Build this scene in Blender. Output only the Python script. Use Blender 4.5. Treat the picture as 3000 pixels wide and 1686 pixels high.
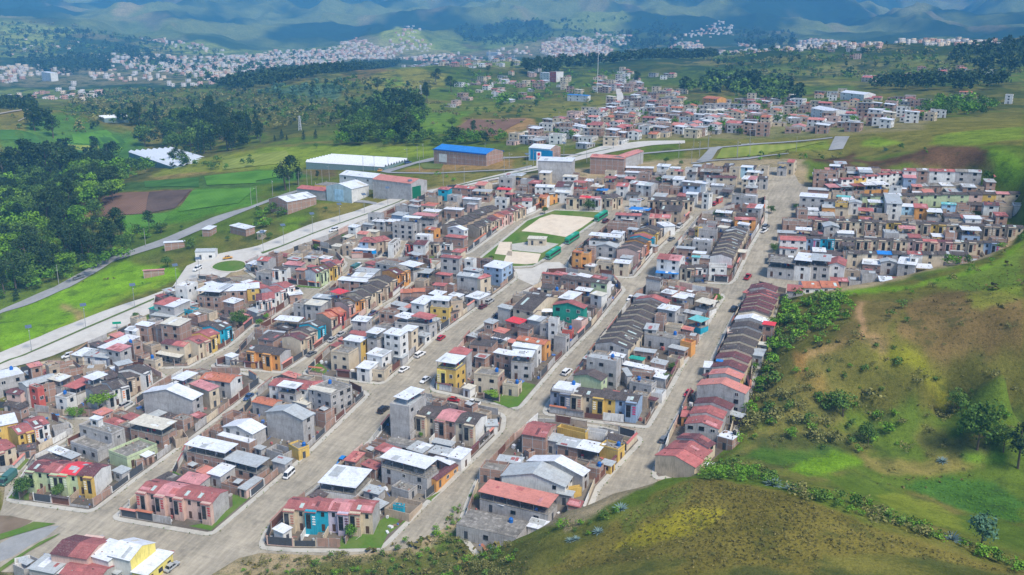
import bpy, math, random
import numpy as np
from mathutils import Matrix, Vector
random.seed(7); RNG = np.random.default_rng(11)
scene = bpy.context.scene
for o in list(bpy.data.objects): bpy.data.objects.remove(o)

# ---------------------------------------------------------------- camera, world, sun, exposure
F = 2800.0; CX, CY = 1500.0, 843.0            # focal length and centre, in photo pixels (3000 x 1686)
PITCH = math.radians(15.8); CAMZ = 118.5
CPI, SPI = math.cos(PITCH), math.sin(PITCH)
cam_d = bpy.data.cameras.new("camera"); cam = bpy.data.objects.new("camera", cam_d)
scene.collection.objects.link(cam); scene.camera = cam
cam_d.sensor_width = 36.0; cam_d.lens = 36.0 * F / 3000.0
cam_d.clip_start = 1.0; cam_d.clip_end = 30000.0
cam.location = (0, 0, CAMZ); cam.rotation_euler = (math.radians(90) - PITCH, 0, 0)

SUN_EL, SUN_AZ = math.radians(54), math.radians(138)   # azimuth clockwise from +Y
w = bpy.data.worlds.new("World"); scene.world = w; w.use_nodes = True
nt = w.node_tree; nt.nodes.clear()
sky = nt.nodes.new('ShaderNodeTexSky'); sky.sky_type = 'NISHITA'; sky.sun_disc = False
sky.sun_elevation = SUN_EL; sky.sun_rotation = SUN_AZ; sky.altitude = 2100; sky.dust_density = 2.5; sky.air_density = 1.0
bg = nt.nodes.new('ShaderNodeBackground'); bg.inputs[1].default_value = 0.14
wo = nt.nodes.new('ShaderNodeOutputWorld')
nt.links.new(sky.outputs[0], bg.inputs[0]); nt.links.new(bg.outputs[0], wo.inputs[0])
sd = bpy.data.lights.new("sun", 'SUN'); sd.energy = 3.1; sd.angle = math.radians(16); sd.color = (1.0, 0.93, 0.81)
sun = bpy.data.objects.new("sun", sd); scene.collection.objects.link(sun)
sdir = Vector((math.sin(SUN_AZ) * math.cos(SUN_EL), math.cos(SUN_AZ) * math.cos(SUN_EL), math.sin(SUN_EL)))
sun.rotation_euler = sdir.to_track_quat('Z', 'Y').to_euler(); sun.location = (0, 0, 900)
scene.view_settings.view_transform = 'Standard'; scene.view_settings.look = 'None'
scene.view_settings.exposure = 0.68; scene.view_settings.gamma = 1.0
scene.cycles.max_bounces = 5; scene.cycles.volume_bounces = 2; scene.cycles.transparent_max_bounces = 6
scene.cycles.use_denoising = True

# ---------------------------------------------------------------- photo tiles -> photo pixels
T = dict(A=(0,1264,3.4307), B=(750,1264,3.4307), C=(0,843,3.4307), D=(750,843,3.4307), E=(1500,843,3.4307),
         F=(750,600,3.4307), G=(1500,600,3.4307), H=(2250,422,3.4307), I=(0,422,3.4307), J=(750,380,3.4307),
         K=(1500,340,3.4307), L=(0,0,2.576), M=(1000,0,2.576), N=(2000,0,2.576), O=(2000,1124,2.576),
         P=(1400,1086,2.413), Q=(2100,600,2.413), Z=(0,1086,2.413), Y=(700,1086,2.413), W=(0,0,0.85867), S=(0,0,1.0))
def px(t, x, y):
    a, b, k = T[t]; return a + x / k, b + y / k
def pts(s):
    """'C 0,775 300,655 F 60,490' -> photo pixel list"""
    out, t = [], 'S'
    for tok in s.split():
        if ',' in tok:
            x, y = tok.split(','); out.append(px(t, float(x), float(y)))
        else: t = tok
    return out
def unproj(x, y, Z):
    X = (x - CX) / F * Z; Yc = -(y - CY) / F * Z
    return np.array([X, Z * CPI + Yc * SPI, CAMZ + Yc * CPI - Z * SPI])
def planeZ(x, y): return 1.0 / (2.085e-6 * (y + 510 + 0.0707 * (x - 3098)))

# ---------------------------------------------------------------- terrain height field
ctrl = []
TOWN = pts('W 0,1090 60,880 470,700 900,520 1330,430 1700,400 2050,390 2420,430 2576,520 2560,640 2400,680 2130,735 1980,760 1900,1060 1780,1200 1640,1240 1450,1400 1000,1448 0,1448')
def inpoly(x, y, poly):
    x = np.asarray(x, float); y = np.asarray(y, float); c = np.zeros(x.shape, bool); j = len(poly) - 1
    for i in range(len(poly)):
        xi, yi = poly[i]; xj, yj = poly[j]
        if yi != yj:
            c ^= ((yi > y) != (yj > y)) & (x < (xj - xi) * (y - yi) / (yj - yi) + xi)
        j = i
    return c
for gx in range(-200, 3200, 150):
    for gy in range(440, 1900, 110):
        if inpoly(gx, gy, TOWN) or (gy > 1640 and gx < 1300): ctrl.append((gx, gy, planeZ(gx, gy)))
for s in '''0,930,405 -300,930,390 0,780,462 250,800,445 150,700,520 350,680,500 0,640,575 -400,700,500 250,600,560 430,590,545 560,560,560
650,620,510 700,520,590 0,520,740 200,470,800 420,480,760 600,430,760 700,470,660 -400,500,700
60,400,800 150,330,900 0,320,950 300,350,1000 -300,330,900 520,420,840 800,430,700 1000,420,690 900,360,820 700,350,900 500,330,1050
1180,480,600 1300,450,620 1500,440,610 1700,420,620 1900,400,620 1200,370,760 1500,370,740 1800,360,750 2100,380,660 2400,370,640 2600,360,640
1000,300,1050 1250,310,980 1500,300,980 1750,290,1020 2000,300,930 2250,310,880 2500,310,870 2750,310,860 3000,300,850 3300,300,820
1150,208,1350 950,215,1350 800,235,1350 1300,205,1400 1100,250,1180 900,260,1150 700,270,1250 500,290,1250 1450,180,1600 1550,200,1500 1400,240,1250
1700,250,1250 1900,240,1250 2150,250,1150 2400,240,1150 2700,240,1120 3000,230,1100 3300,220,1100
2800,390,540 2950,380,540 2700,430,520 2900,440,470 3000,520,410 2600,410,560 3200,400,500 2380,440,560 2500,455,545
2100,165,1650 2250,152,1600 2400,146,1560 2550,142,1530 2700,138,1500 2850,132,1480 3000,118,1450 3300,100,1450 1900,185,1700 1750,188,1750
2200,220,1300 2600,200,1300 3000,180,1280
0,290,1500 150,260,1700 300,280,1500 450,270,1500 100,220,2100 300,215,2200 500,225,1900 650,250,1600 -400,250,1600
700,200,2300 850,205,2400 1000,190,2500 1200,180,2700 1400,165,2700 1600,185,2400 1800,175,2500
100,120,2900 300,110,3100 0,75,3300 500,130,3200 700,150,3200 900,155,3100 1100,150,3100 1300,150,3200 1500,140,3200 1700,150,3000 1900,160,2800
2200,140,2800 2500,135,2900 2800,120,2900 3200,110,2900
850,130,3600 950,140,3500 450,100,3500 300,80,3700 700,110,3800
1180,95,3450 1130,105,3400 1260,115,3400
1200,60,4600 1000,80,4300 1440,118,3700 1600,90,4200 1750,100,3600 1850,60,4400 2000,100,3800 2200,90,4300 2450,120,3600
100,0,5500 300,-20,5600 560,60,4600 450,-30,5600 700,-40,5600 850,60,5200 950,60,5000 1050,-30,6000 1300,-30,6200 1500,20,5800 1700,-30,6000
2000,-40,5600 2100,30,5000 2300,10,5000 2480,50,4600 2620,100,4700 2660,68,4800 2700,60,4700 2800,20,4600 2950,-30,4600 3100,0,4500 3300,-60,4600 2600,20,6500 2550,0,7000 2800,-60,7000
-400,80,3400 -400,0,5000
-300,-300,8200 400,-300,8200 1000,-320,8400 1600,-320,8400 2200,-320,8400 2800,-320,8400 3400,-320,8200'''.split():
    a, b, c = map(float, s.split(',')); ctrl.append((a, b, c))
# right hand hills: the knoll in front, the hollow behind it, the brown hill beyond
for s in '''1420,1612,222 1520,1570,219 1660,1490,222 1800,1440,224 1950,1403,226 2100,1392,224 2270,1415,218 2450,1468,210 2680,1560,200 3000,1680,186 3200,1760,180
1500,1700,196 1800,1600,196 2100,1560,190 2400,1600,182 2700,1680,172 1300,1700,214 1100,1690,226 900,1670,232 1800,1760,170 2200,1800,160 2600,1850,150 3000,1850,155 1400,1850,185 1700,1900,160
2100,1340,262 2300,1330,268 2500,1330,272 2700,1340,275 2950,1400,262 3200,1400,262 2560,1420,252 2800,1500,236 3000,1550,226 2250,1375,252 2420,1400,250
2220,1230,284 2350,1250,283 2550,1230,290 2750,1220,292 2950,1240,285 3200,1200,280 2230,1080,308 2220,950,335 2300,870,352 2450,860,346 2600,815,362 2750,775,368 2900,735,374 3000,700,376 3200,650,380
2350,1050,300 2500,1010,300 2650,1000,298 2800,960,300 3000,950,292 2500,920,322 2700,890,322 2900,820,335 3000,800,330 3200,850,310 2400,1150,292 2700,1100,290 2950,1080,280'''.split():
    a, b, c = map(float, s.split(',')); ctrl.append((a, b, c))
cw = np.array([unproj(*c) for c in ctrl])
extra = np.array([[-60, 20, 30], [60, 20, 40], [0, 60, 32], [-80, 90, 20], [90, 90, 34], [0, 120, 26], [-150, 120, 2], [-300, 250, -4], [-260,150,-3]])
cw = np.vstack([cw, extra])
CU = np.stack([np.arctan2(cw[:, 0], cw[:, 1]), np.log(np.hypot(cw[:, 0], cw[:, 1]))], 1)
def kern(a, b): return np.sqrt(((a[:, None, :] - b[None, :, :]) ** 2).sum(-1) + 1e-5)
n = len(CU); Kmat = np.zeros((n + 3, n + 3)); Kmat[:n, :n] = kern(CU, CU) - np.eye(n) * 2e-3
Kmat[:n, n] = 1; Kmat[:n, n + 1:] = CU; Kmat[n, :n] = 1; Kmat[n + 1:, :n] = CU.T
RW = np.linalg.solve(Kmat, np.concatenate([cw[:, 2], np.zeros(3)]))
NA, NR = 760, 900
AZ = np.radians(np.linspace(-44, 44, NA)); RR = np.exp(np.linspace(math.log(60), math.log(11000), NR))
LR = np.log(RR)
gu, gv = np.meshgrid(AZ, LR, indexing='ij'); G2 = np.stack([gu.ravel(), gv.ravel()], 1)
H0 = np.concatenate([kern(c, CU) @ RW[:n] + RW[n] + c @ RW[n + 1:] for c in np.array_split(G2, 40)]).reshape(NA, NR)
WX = np.sin(gu) * np.exp(gv); WY = np.cos(gu) * np.exp(gv)

def hash2(i, j, s):
    v = np.sin(i * 127.1 + j * 311.7 + s * 74.7) * 43758.5453; return v - np.floor(v)
def vnoise(x, y, s=0):
    i = np.floor(x); j = np.floor(y); fx = x - i; fy = y - j
    fx = fx * fx * (3 - 2 * fx); fy = fy * fy * (3 - 2 * fy)
    return (hash2(i, j, s) * (1 - fx) + hash2(i + 1, j, s) * fx) * (1 - fy) + (hash2(i, j + 1, s) * (1 - fx) + hash2(i + 1, j + 1, s) * fx) * fy
def fbm(x, y, o=4, s=0):
    a, t, n_ = 1.0, 0, 0
    for k in range(o): t = t + a * vnoise(x, y, s + k); n_ += a; a *= .5; x = x * 2.03 + 5.1; y = y * 2.03 + 1.7
    return t / n_
RDIST = np.exp(gv)
# the plane of the town, in world space, used exactly inside the town and blended out of it
nrm = np.linalg.solve(np.array([unproj(x, y, planeZ(x, y)) for x, y in ((300, 1400), (1500, 1500), (1600, 600))]), np.ones(3))
def plane_h(x, y): return (1 - nrm[0] * x - nrm[1] * y) / nrm[2]
TOWN_W = [tuple(unproj(x, y, planeZ(x, y))[:2]) for x, y in TOWN]
mask = inpoly(WX, WY, TOWN_W).astype(float)
for _ in range(10):
    mm = mask.copy()
    mm[1:-1, 1:-1] = (mask[:-2, 1:-1] + mask[2:, 1:-1] + mask[1:-1, :-2] + mask[1:-1, 2:] + mask[1:-1, 1:-1]) / 5; mask = mm
H0 = H0 * (1 - mask) + plane_h(WX, WY) * mask
def smooth(a, lo, hi): t = np.clip((a - lo) / (hi - lo), 0, 1); return t * t * (3 - 2 * t)
free = 1 - smooth(mask, 0, .25)
nz = (fbm(WX / 26, WY / 26, 4, 3) - .5) * 3.0 * (1 - smooth(RDIST, 300, 600))
nz += (fbm(WX / 110, WY / 110, 4, 9) - .5) * 16 * smooth(RDIST, 560, 1000)
ridge = 1 - np.abs(2 * fbm(WX / 900 + 3.3, WY / 1500, 5, 21) - 1) * 2.2
ridge2 = 1 - np.abs(2 * fbm(WX / 330 + 1.3, WY / 480, 4, 31) - 1) * 2
nz += (ridge - .4) * 150 * smooth(RDIST, 3500, 5600) + (ridge2 - .4) * 46 * smooth(RDIST, 2900, 4200)
HG = H0 + nz * free
def hgt(x, y):
    x = np.asarray(x, float); y = np.asarray(y, float)
    u = (np.arctan2(x, y) - AZ[0]) / (AZ[1] - AZ[0]); v = (np.log(np.maximum(np.hypot(x, y), 61)) - LR[0]) / (LR[1] - LR[0])
    u = np.clip(u, 0, NA - 1.001); v = np.clip(v, 0, NR - 1.001); i = u.astype(int); j = v.astype(int); a = u - i; b = v - j
    return (HG[i, j] * (1 - a) + HG[i + 1, j] * a) * (1 - b) + (HG[i, j + 1] * (1 - a) + HG[i + 1, j + 1] * a) * b
TS = np.exp(np.linspace(math.log(90), math.log(10500), 1500))
def ground(x, y, h=0.0, zmin=0.0):
    """ray through photo pixel (x, y) -> first point h metres above the terrain"""
    d = np.array([(x - CX) / F, CPI - (y - CY) / F * SPI, -(y - CY) / F * CPI - SPI])
    X = d[0] * TS; Y = d[1] * TS; Zz = CAMZ + d[2] * TS
    g = Zz - hgt(X, Y) - h; idx = np.where((g < 0) & (TS > zmin))[0]
    if len(idx) == 0: k = len(TS) - 1; return np.array([X[k], Y[k], Zz[k] - h])
    k = max(idx[0], 1); t0, t1, g0, g1 = TS[k - 1], TS[k], g[k - 1], g[k]
    t = t0 + (t1 - t0) * (g0 / (g0 - g1) if g0 > 0 else 0)
    return np.array([d[0] * t, d[1] * t, CAMZ + d[2] * t - h])
def gp(s, h=0.0): return [ground(x, y, h) for x, y in pts(s)]

# ---------------------------------------------------------------- materials
MATS = {}
class NT:
    def __init__(s, name):
        s.m = bpy.data.materials.new(name); s.m.use_nodes = True; s.t = s.m.node_tree; s.t.nodes.clear()
        s.out = s.t.nodes.new('ShaderNodeOutputMaterial'); s.b = s.t.nodes.new('ShaderNodeBsdfPrincipled')
        s.t.links.new(s.b.outputs[0], s.out.inputs[0]); s.b.inputs['Roughness'].default_value = .85
        s.b.inputs['Specular IOR Level'].default_value = .25
    def n(s, k, **kw):
        q = s.t.nodes.new('ShaderNode' + k)
        for a, v in kw.items():
            if a.startswith('i_'): q.inputs[int(a[2:]) if a[2:].isdigit() else a[2:]].default_value = v
            else: setattr(q, a, v)
        return q
    def l(s, a, b): s.t.links.new(a, b)
    def coord(s, kind='Object', scale=(1, 1, 1)):
        c = s.n('TexCoord'); m = s.n('Mapping'); m.inputs['Scale'].default_value = scale
        s.l(c.outputs[kind], m.inputs[0]); return m.outputs[0]
    def noise(s, vec, scale, det=4, rough=.55):
        q = s.n('TexNoise'); q.inputs['Scale'].default_value = scale; q.inputs['Detail'].default_value = det
        q.inputs['Roughness'].default_value = rough; s.l(vec, q.inputs['Vector']); return q.outputs['Fac']
    def ramp(s, fac, stops):
        r = s.n('ValToRGB'); e = r.color_ramp.elements
        while len(e) < len(stops): e.new(.5)
        for k, (p, c) in enumerate(stops): e[k].position = p; e[k].color = (*c, 1) if len(c) == 3 else c
        s.l(fac, r.inputs[0]); return r.outputs[0]
    def mix(s, fac, a, b, mode='MIX'):
        q = s.n('MixRGB', blend_type=mode)
        for v, i in ((fac, 0), (a, 1), (b, 2)):
            if isinstance(v, (int, float)): q.inputs[i].default_value = v
            elif isinstance(v, tuple): q.inputs[i].default_value = (*v, 1)
            else: s.l(v, q.inputs[i])
        return q.outputs[0]
    def bump(s, fac, st=.3, dist=.1):
        b = s.n('Bump'); b.inputs['Strength'].default_value = st; b.inputs['Distance'].default_value = dist
        s.l(fac, b.inputs['Height']); s.l(b.outputs[0], s.b.inputs['Normal'])
    def base(s, c):
        if isinstance(c, tuple): s.b.inputs['Base Color'].default_value = (*c, 1)
        else: s.l(c, s.b.inputs['Base Color'])
def sc(c, k): return tuple(min(.95, v * k) for v in c)
def flat(name, col, rough=.7, metal=0):
    if name in MATS: return MATS[name]
    q = NT(name); v = q.coord(); q.base(q.mix(q.ramp(q.noise(v, 1.5), [(.3, (0, 0, 0)), (.7, (1, 1, 1))]), sc(col, .82), sc(col, 1.12)))
    q.b.inputs['Roughness'].default_value = rough; q.b.inputs['Metallic'].default_value = metal
    MATS[name] = q.m; return q.m
WALL = dict(c=(.62,.52,.38), w=(.72,.71,.68), y=(.66,.45,.12), B=(.03,.38,.52), k=(.64,.45,.38), l=(.52,.6,.36), o=(.68,.33,.10),
            P=(.58,.52,.62), S=(.32,.42,.56), n=(.48,.38,.28), r=(.58,.13,.10), G=(.03,.3,.22), T=(.40,.52,.56), s=(.40,.62,.78),
            g=(.43,.415,.405), b=(.38,.205,.145), d=(.10,.07,.06), L=(.25,.28,.36), Y=(.8,.68,.2))
WNAME = dict(c='cream', w='white', y='ochre yellow', B='turquoise', k='pale pink', l='pale green', o='orange', P='lilac', S='pale blue', n='tan',
             r='red', G='green', T='grey-green', s='sky blue', g='grey block', b='brick', d='dark', L='slate blue', Y='lemon yellow')
def wall(c):
    c = {'m': 'r', 'z': 'g', 'p': 'k', 'a': 'o', 'e': 'r', 'R': 'r'}.get(c, c)
    nm = 'wall_' + WNAME[c].replace(' ', '_').replace('-', '_')
    if nm in MATS: return MATS[nm]
    q = NT(nm); v = q.coord(); col = WALL[c]
    sx = q.n('SeparateXYZ'); q.l(v, sx.inputs[0]); ad = q.n('Math', operation='ADD'); q.l(sx.outputs[0], ad.inputs[0]); q.l(sx.outputs[1], ad.inputs[1])
    cb = q.n('CombineXYZ'); q.l(ad.outputs[0], cb.inputs[0]); q.l(sx.outputs[2], cb.inputs[1])
    big = q.noise(v, .35, 5); fine = q.noise(v, 3.5, 4)
    st = q.n('Mapping'); st.inputs['Scale'].default_value = (3, 3, .35); q.l(v, st.inputs[0]); streak = q.noise(st.outputs[0], 1.2, 4)
    if c in 'gb':
        bt = q.n('TexBrick'); q.l(cb.outputs[0], bt.inputs['Vector']); bt.offset = .5
        bt.inputs['Scale'].default_value = 1.0; bt.inputs['Mortar Size'].default_value = .022 if c == 'g' else .014
        bt.inputs['Brick Width'].default_value = .42 if c == 'g' else .3; bt.inputs['Row Height'].default_value = .2 if c == 'g' else .12
        bt.inputs['Color1'].default_value = (*sc(col, 1.08), 1); bt.inputs['Color2'].default_value = (*sc(col, .84), 1)
        bt.inputs['Mortar'].default_value = (*((.52,.505,.49) if c == 'g' else (.42,.33,.27)), 1)
        b0 = bt.outputs[0]
        # concrete columns and beams every few metres
        def band(src, per, wd):
            m = q.n('Math', operation='FRACT'); dv = q.n('Math', operation='DIVIDE'); dv.inputs[1].default_value = per; q.l(src, dv.inputs[0]); q.l(dv.outputs[0], m.inputs[0])
            lt = q.n('Math', operation='LESS_THAN'); lt.inputs[1].default_value = wd; q.l(m.outputs[0], lt.inputs[0]); return lt.outputs[0]
        mx = q.n('Math', operation='MAXIMUM'); q.l(band(ad.outputs[0], 3.1, .075), mx.inputs[0]); q.l(band(sx.outputs[2], 2.75, .07), mx.inputs[1])
        b0 = q.mix(mx.outputs[0], b0, (.40,.385,.37))
    else: b0 = q.mix(q.ramp(fine, [(.35, (0,0,0)), (.65, (1,1,1))]), sc(col, .93), sc(col, 1.05))
    stain = (.17,.15,.125) if c in 'gb' else sc(col, .42)
    q.base(q.mix(q.ramp(q.mix(.5, streak, big), [(.46, (0,0,0)), (.68, (.75,.75,.75))]), b0, stain))
    q.bump(fine, .2, .05); MATS[nm] = q.m; return q.m
ROOF = dict(r=(.36,.115,.11), R=(.50,.15,.14), k=(.085,.07,.066), w=(.74,.77,.82), z=(.44,.47,.48), o=(.50,.17,.09), p=(.62,.27,.28),
            c=(.62,.59,.50), b=(.03,.22,.62), G=(.03,.35,.28), s=(.225,.21,.185), m=(.15,.05,.058), a=(.60,.24,.19), T=(.16,.50,.50), e=(.72,.06,.07), q=(.11,.085,.085))
RNAME = dict(r='weathered red', R='red', k='charcoal', w='white', z='grey zinc', o='orange tile', p='pink', c='cream', b='blue', G='green',
             s='flat concrete', m='maroon', a='salmon', T='turquoise', e='scarlet', q='dark brown')
def roof(c):
    if c not in ROOF: c = 's'
    nm = 'roof_' + RNAME[c].replace(' ', '_')
    if nm in MATS: return MATS[nm]
    q = NT(nm); v = q.coord(); col = ROOF[c]
    st = q.n('Mapping'); st.inputs['Scale'].default_value = (2.2, .3, .3); q.l(v, st.inputs[0]); streak = q.noise(st.outputs[0], 1.6, 5, .6)
    big = q.noise(v, .3, 5, .6); fine = q.noise(v, 4, 4, .6)
    amt = {'w': .35, 'z': .5, 's': .8, 'a': .3, 'e': .15, 'b': .3, 'c': .4, 'T': .4}.get(c, .75)
    dark = sc(col, .42) if c not in 'wzc' else (.34,.32,.29)
    b0 = q.mix(q.ramp(streak, [(.3, (0,0,0)), (.7, (1,1,1))]), sc(col, 1 - .22 * amt), sc(col, 1 + .22 * amt))
    b0 = q.mix(q.ramp(big, [(.44, (0,0,0)), (.68, (amt, amt, amt))]), b0, dark)
    if c == 's': b0 = q.mix(q.ramp(q.noise(v, .8, 6, .7), [(.5, (0,0,0)), (.62, (.8,.8,.8))]), b0, (.40,.375,.34))
    if c in 'rkmpoqR':                     # lichen flecks and the seams between sheets
        b0 = q.mix(q.ramp(fine, [(.5, (0,0,0)), (.68, (.75,.75,.75))]), b0, (.24,.215,.20) if c in 'kqm' else (.40,.23,.20))
    b0 = q.mix(q.ramp(q.noise(v, 1.3, 6, .75), [(.36, (.55,.55,.55)), (.5, (0,0,0))]), b0, sc(col, .5))
    if c != 's':
        sx = q.n('SeparateXYZ'); q.l(v, sx.inputs[0]); dv = q.n('Math', operation='DIVIDE'); dv.inputs[1].default_value = 1.75; q.l(sx.outputs[1], dv.inputs[0])
        fr = q.n('Math', operation='FRACT'); q.l(dv.outputs[0], fr.inputs[0]); lt = q.n('Math', operation='LESS_THAN'); lt.inputs[1].default_value = .07; q.l(fr.outputs[0], lt.inputs[0])
        b0 = q.mix(q.mix(lt.outputs[0], (0,0,0), (.35,.35,.35)), b0, sc(col, .5))
        wv = q.n('TexWave'); wv.inputs['Scale'].default_value = 1.6; wv.inputs['Distortion'].default_value = .3; q.l(v, wv.inputs[0]); wv.bands_direction = 'X'
        q.bump(wv.outputs['Fac'], .35, .05)
    else: q.bump(fine, .4, .05)
    q.base(b0); q.b.inputs['Roughness'].default_value = .45 if c in 'wzbae' else .85
    if c in 'wz': q.b.inputs['Specular IOR Level'].default_value = .4
    MATS[nm] = q.m; return q.m
def glass(): 
    if 'glass' in MATS: return MATS['glass']
    q = NT('glass'); q.base((.018,.02,.024)); q.b.inputs['Roughness'].default_value = .12; q.b.inputs['Specular IOR Level'].default_value = .6; MATS['glass'] = q.m; return q.m

# ---------------------------------------------------------------- geometry helpers
class Geo:
    def __init__(s): s.v = []; s.f = []; s.m = []; s.mats = []
    def mi(s, m):
        if m not in s.mats: s.mats.append(m)
        return s.mats.index(m)
    def poly(s, vs, m): 
        b = len(s.v); s.v += [tuple(p) for p in vs]; s.f.append(tuple(range(b, b + len(vs)))); s.m.append(s.mi(m))
    def box(s, x0, y0, z0, x1, y1, z1, m, mt=None):
        b = len(s.v); s.v += [(x0,y0,z0),(x1,y0,z0),(x1,y1,z0),(x0,y1,z0),(x0,y0,z1),(x1,y0,z1),(x1,y1,z1),(x0,y1,z1)]
        for k, f in enumerate(((3,2,1,0),(4,5,6,7),(0,1,5,4),(1,2,6,5),(2,3,7,6),(3,0,4,7))):
            s.f.append(tuple(b + i for i in f)); s.m.append(s.mi(mt if (k == 1 and mt) else m))
    def prism(s, bot, top, m, mt=None):
        """bot/top: equal length point rings"""
        n_ = len(bot); b = len(s.v); s.v += [tuple(p) for p in bot] + [tuple(p) for p in top]
        for i in range(n_): j = (i + 1) % n_; s.f.append((b + i, b + j, b + n_ + j, b + n_ + i)); s.m.append(s.mi(m))
        s.f.append(tuple(b + n_ + i for i in range(n_))); s.m.append(s.mi(mt or m)); s.f.append(tuple(b + n_ - 1 - i for i in range(n_))); s.m.append(s.mi(m))
    def cyl(s, x, y, z0, z1, r0, r1, m, n_=8, mt=None):
        c = [(math.cos(2 * math.pi * k / n_), math.sin(2 * math.pi * k / n_)) for k in range(n_)]
        s.prism([(x + r0 * a, y + r0 * b, z0) for a, b in c], [(x + r1 * a, y + r1 * b, z1) for a, b in c], m, mt)
    def tube(s, p, q, r, m, n_=5, r2=None):
        p = Vector(p); q = Vector(q); d = (q - p).normalized(); a = d.orthogonal().normalized(); b = d.cross(a); r2 = r if r2 is None else r2
        ring = lambda c, rr: [c + (a * math.cos(2 * math.pi * k / n_) + b * math.sin(2 * math.pi * k / n_)) * rr for k in range(n_)]
        s.prism(ring(p, r), ring(q, r2), m)
    def slab(s, quad, t, m):
        """thick sheet: quad of 4 top points, thickness t downwards"""
        s.prism([(a, b, c - t) for a, b, c in quad], quad, m)
def mesh(name, g, smooth_=False):
    me = bpy.data.meshes.new(name); me.from_pydata(g.v, [], g.f)
    for m in g.mats: me.materials.append(m)
    if len(g.mats) > 1: me.polygons.foreach_set('material_index', g.m)
    if smooth_: me.polygons.foreach_set('use_smooth', [True] * len(g.f))
    me.update(); return me
def obj(name, data, parent=None, mat=None):
    o = bpy.data.objects.new(name, data); scene.collection.objects.link(o)
    if parent: o.parent = parent
    if mat is not None: o.matrix_local = mat
    return o
def tag(o, label, cat, group=None, kind=None):
    if label: o['label'] = label
    if cat: o['category'] = cat
    if group: o['group'] = group
    if kind: o['kind'] = kind
    return o
def struct(name, g, smooth_=False): o = obj(name, mesh(name, g, smooth_)); o['kind'] = 'structure'; return o
def ordn(k): return '%d%s' % (k, 'th' if 10 <= k % 100 <= 20 else {1: 'st', 2: 'nd', 3: 'rd'}.get(k % 10, 'th'))
def fast_mesh(name, V, Q, mats, mi=None, nper=4):
    """numpy mesh: V (n,3), Q (m,nper)"""
    me = bpy.data.meshes.new(name); me.vertices.add(len(V)); me.vertices.foreach_set('co', np.asarray(V, np.float32).ravel())
    m_ = len(Q); me.loops.add(m_ * nper); me.loops.foreach_set('vertex_index', np.asarray(Q, np.int32).ravel())
    me.polygons.add(m_); me.polygons.foreach_set('loop_start', np.arange(m_, dtype=np.int32) * nper)
    for m in mats: me.materials.append(m)
    if mi is not None: me.polygons.foreach_set('material_index', np.asarray(mi, np.int32))
    me.update(calc_edges=True); me.validate(); return me
# ================================================================ vegetation and soil colours, with far sunlit patches, painted on the terrain
def tow(s): return [tuple(p[:2]) for p in gp(s)]
def C3(*c): return np.array(c)
bn = fbm(WX / 70, WY / 70, 5, 50); bn2 = fbm(WX / 18, WY / 18, 4, 60); bn3 = fbm(WX / 260, WY / 260, 5, 70); bn4 = fbm(WX / 7, WY / 7, 3, 77)
def mixc(a, b, t): return a * (1 - t[..., None]) + b * t[..., None]
green, olive, dry, scrub = C3(.075,.125,.022), C3(.11,.115,.034), C3(.17,.135,.06), C3(.03,.055,.018)
COL = mixc(np.broadcast_to(green, WX.shape + (3,)), olive, smooth(bn, .4, .62))
COL = mixc(COL, dry, smooth(bn2 * .5 + bn3 * .5, .56, .66) * .6)
COL = mixc(COL, scrub, smooth(bn2 * .6 + bn * .4, .56, .63) * .7)
far = smooth(RDIST, 1150, 1700)
mfor = mixc(np.broadcast_to(C3(.028,.055,.022), WX.shape + (3,)), C3(.115,.16,.05), smooth(bn3, .5, .6))
mfor = mixc(mfor, C3(.19,.17,.09), smooth(fbm(WX / 150, WY / 150, 4, 90), .6, .7) * .6)
COL = mixc(COL, mfor, far)
mtn = smooth(RDIST, 3300, 4200)
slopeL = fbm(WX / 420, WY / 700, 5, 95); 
mc = mixc(np.broadcast_to(C3(.014,.034,.022), WX.shape + (3,)), C3(.12,.15,.06), smooth(slopeL, .48, .62))  # lighter noise patches paint sunlit areas into the mountain colour
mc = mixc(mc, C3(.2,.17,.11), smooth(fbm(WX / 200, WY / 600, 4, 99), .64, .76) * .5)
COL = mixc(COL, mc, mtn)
JX = WX + (fbm(WX / 9, WY / 9, 3, 5) - .5) * 7; JY = WY + (fbm(WX / 9, WY / 9, 3, 6) - .5) * 7
def paint(s, col, a=1.0, blur=2, jit=True, var=.35):
    global COL
    poly = tow(s); pl = np.array(poly)
    sel = (WX > pl[:,0].min()-30) & (WX < pl[:,0].max()+30) & (WY > pl[:,1].min()-30) & (WY < pl[:,1].max()+30)
    ii = np.where(sel.any(1))[0]; jj = np.where(sel.any(0))[0]
    if len(ii) < 3 or len(jj) < 3: return
    sl = (slice(ii[0], ii[-1] + 1), slice(jj[0], jj[-1] + 1))
    X, Y = (JX, JY) if jit else (WX, WY)
    m = inpoly(X[sl], Y[sl], poly).astype(float)
    for _ in range(blur):
        q = m.copy(); q[1:-1, 1:-1] = (m[:-2, 1:-1] + m[2:, 1:-1] + m[1:-1, :-2] + m[1:-1, 2:] + 2 * m[1:-1, 1:-1]) / 6; m = q
    v = 1 + (bn4[sl] - .5) * var + (bn2[sl] - .5) * var
    COL[sl] = COL[sl] * (1 - (m * a)[..., None]) + (C3(*col) * v[..., None]) * (m * a)[..., None]
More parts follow.
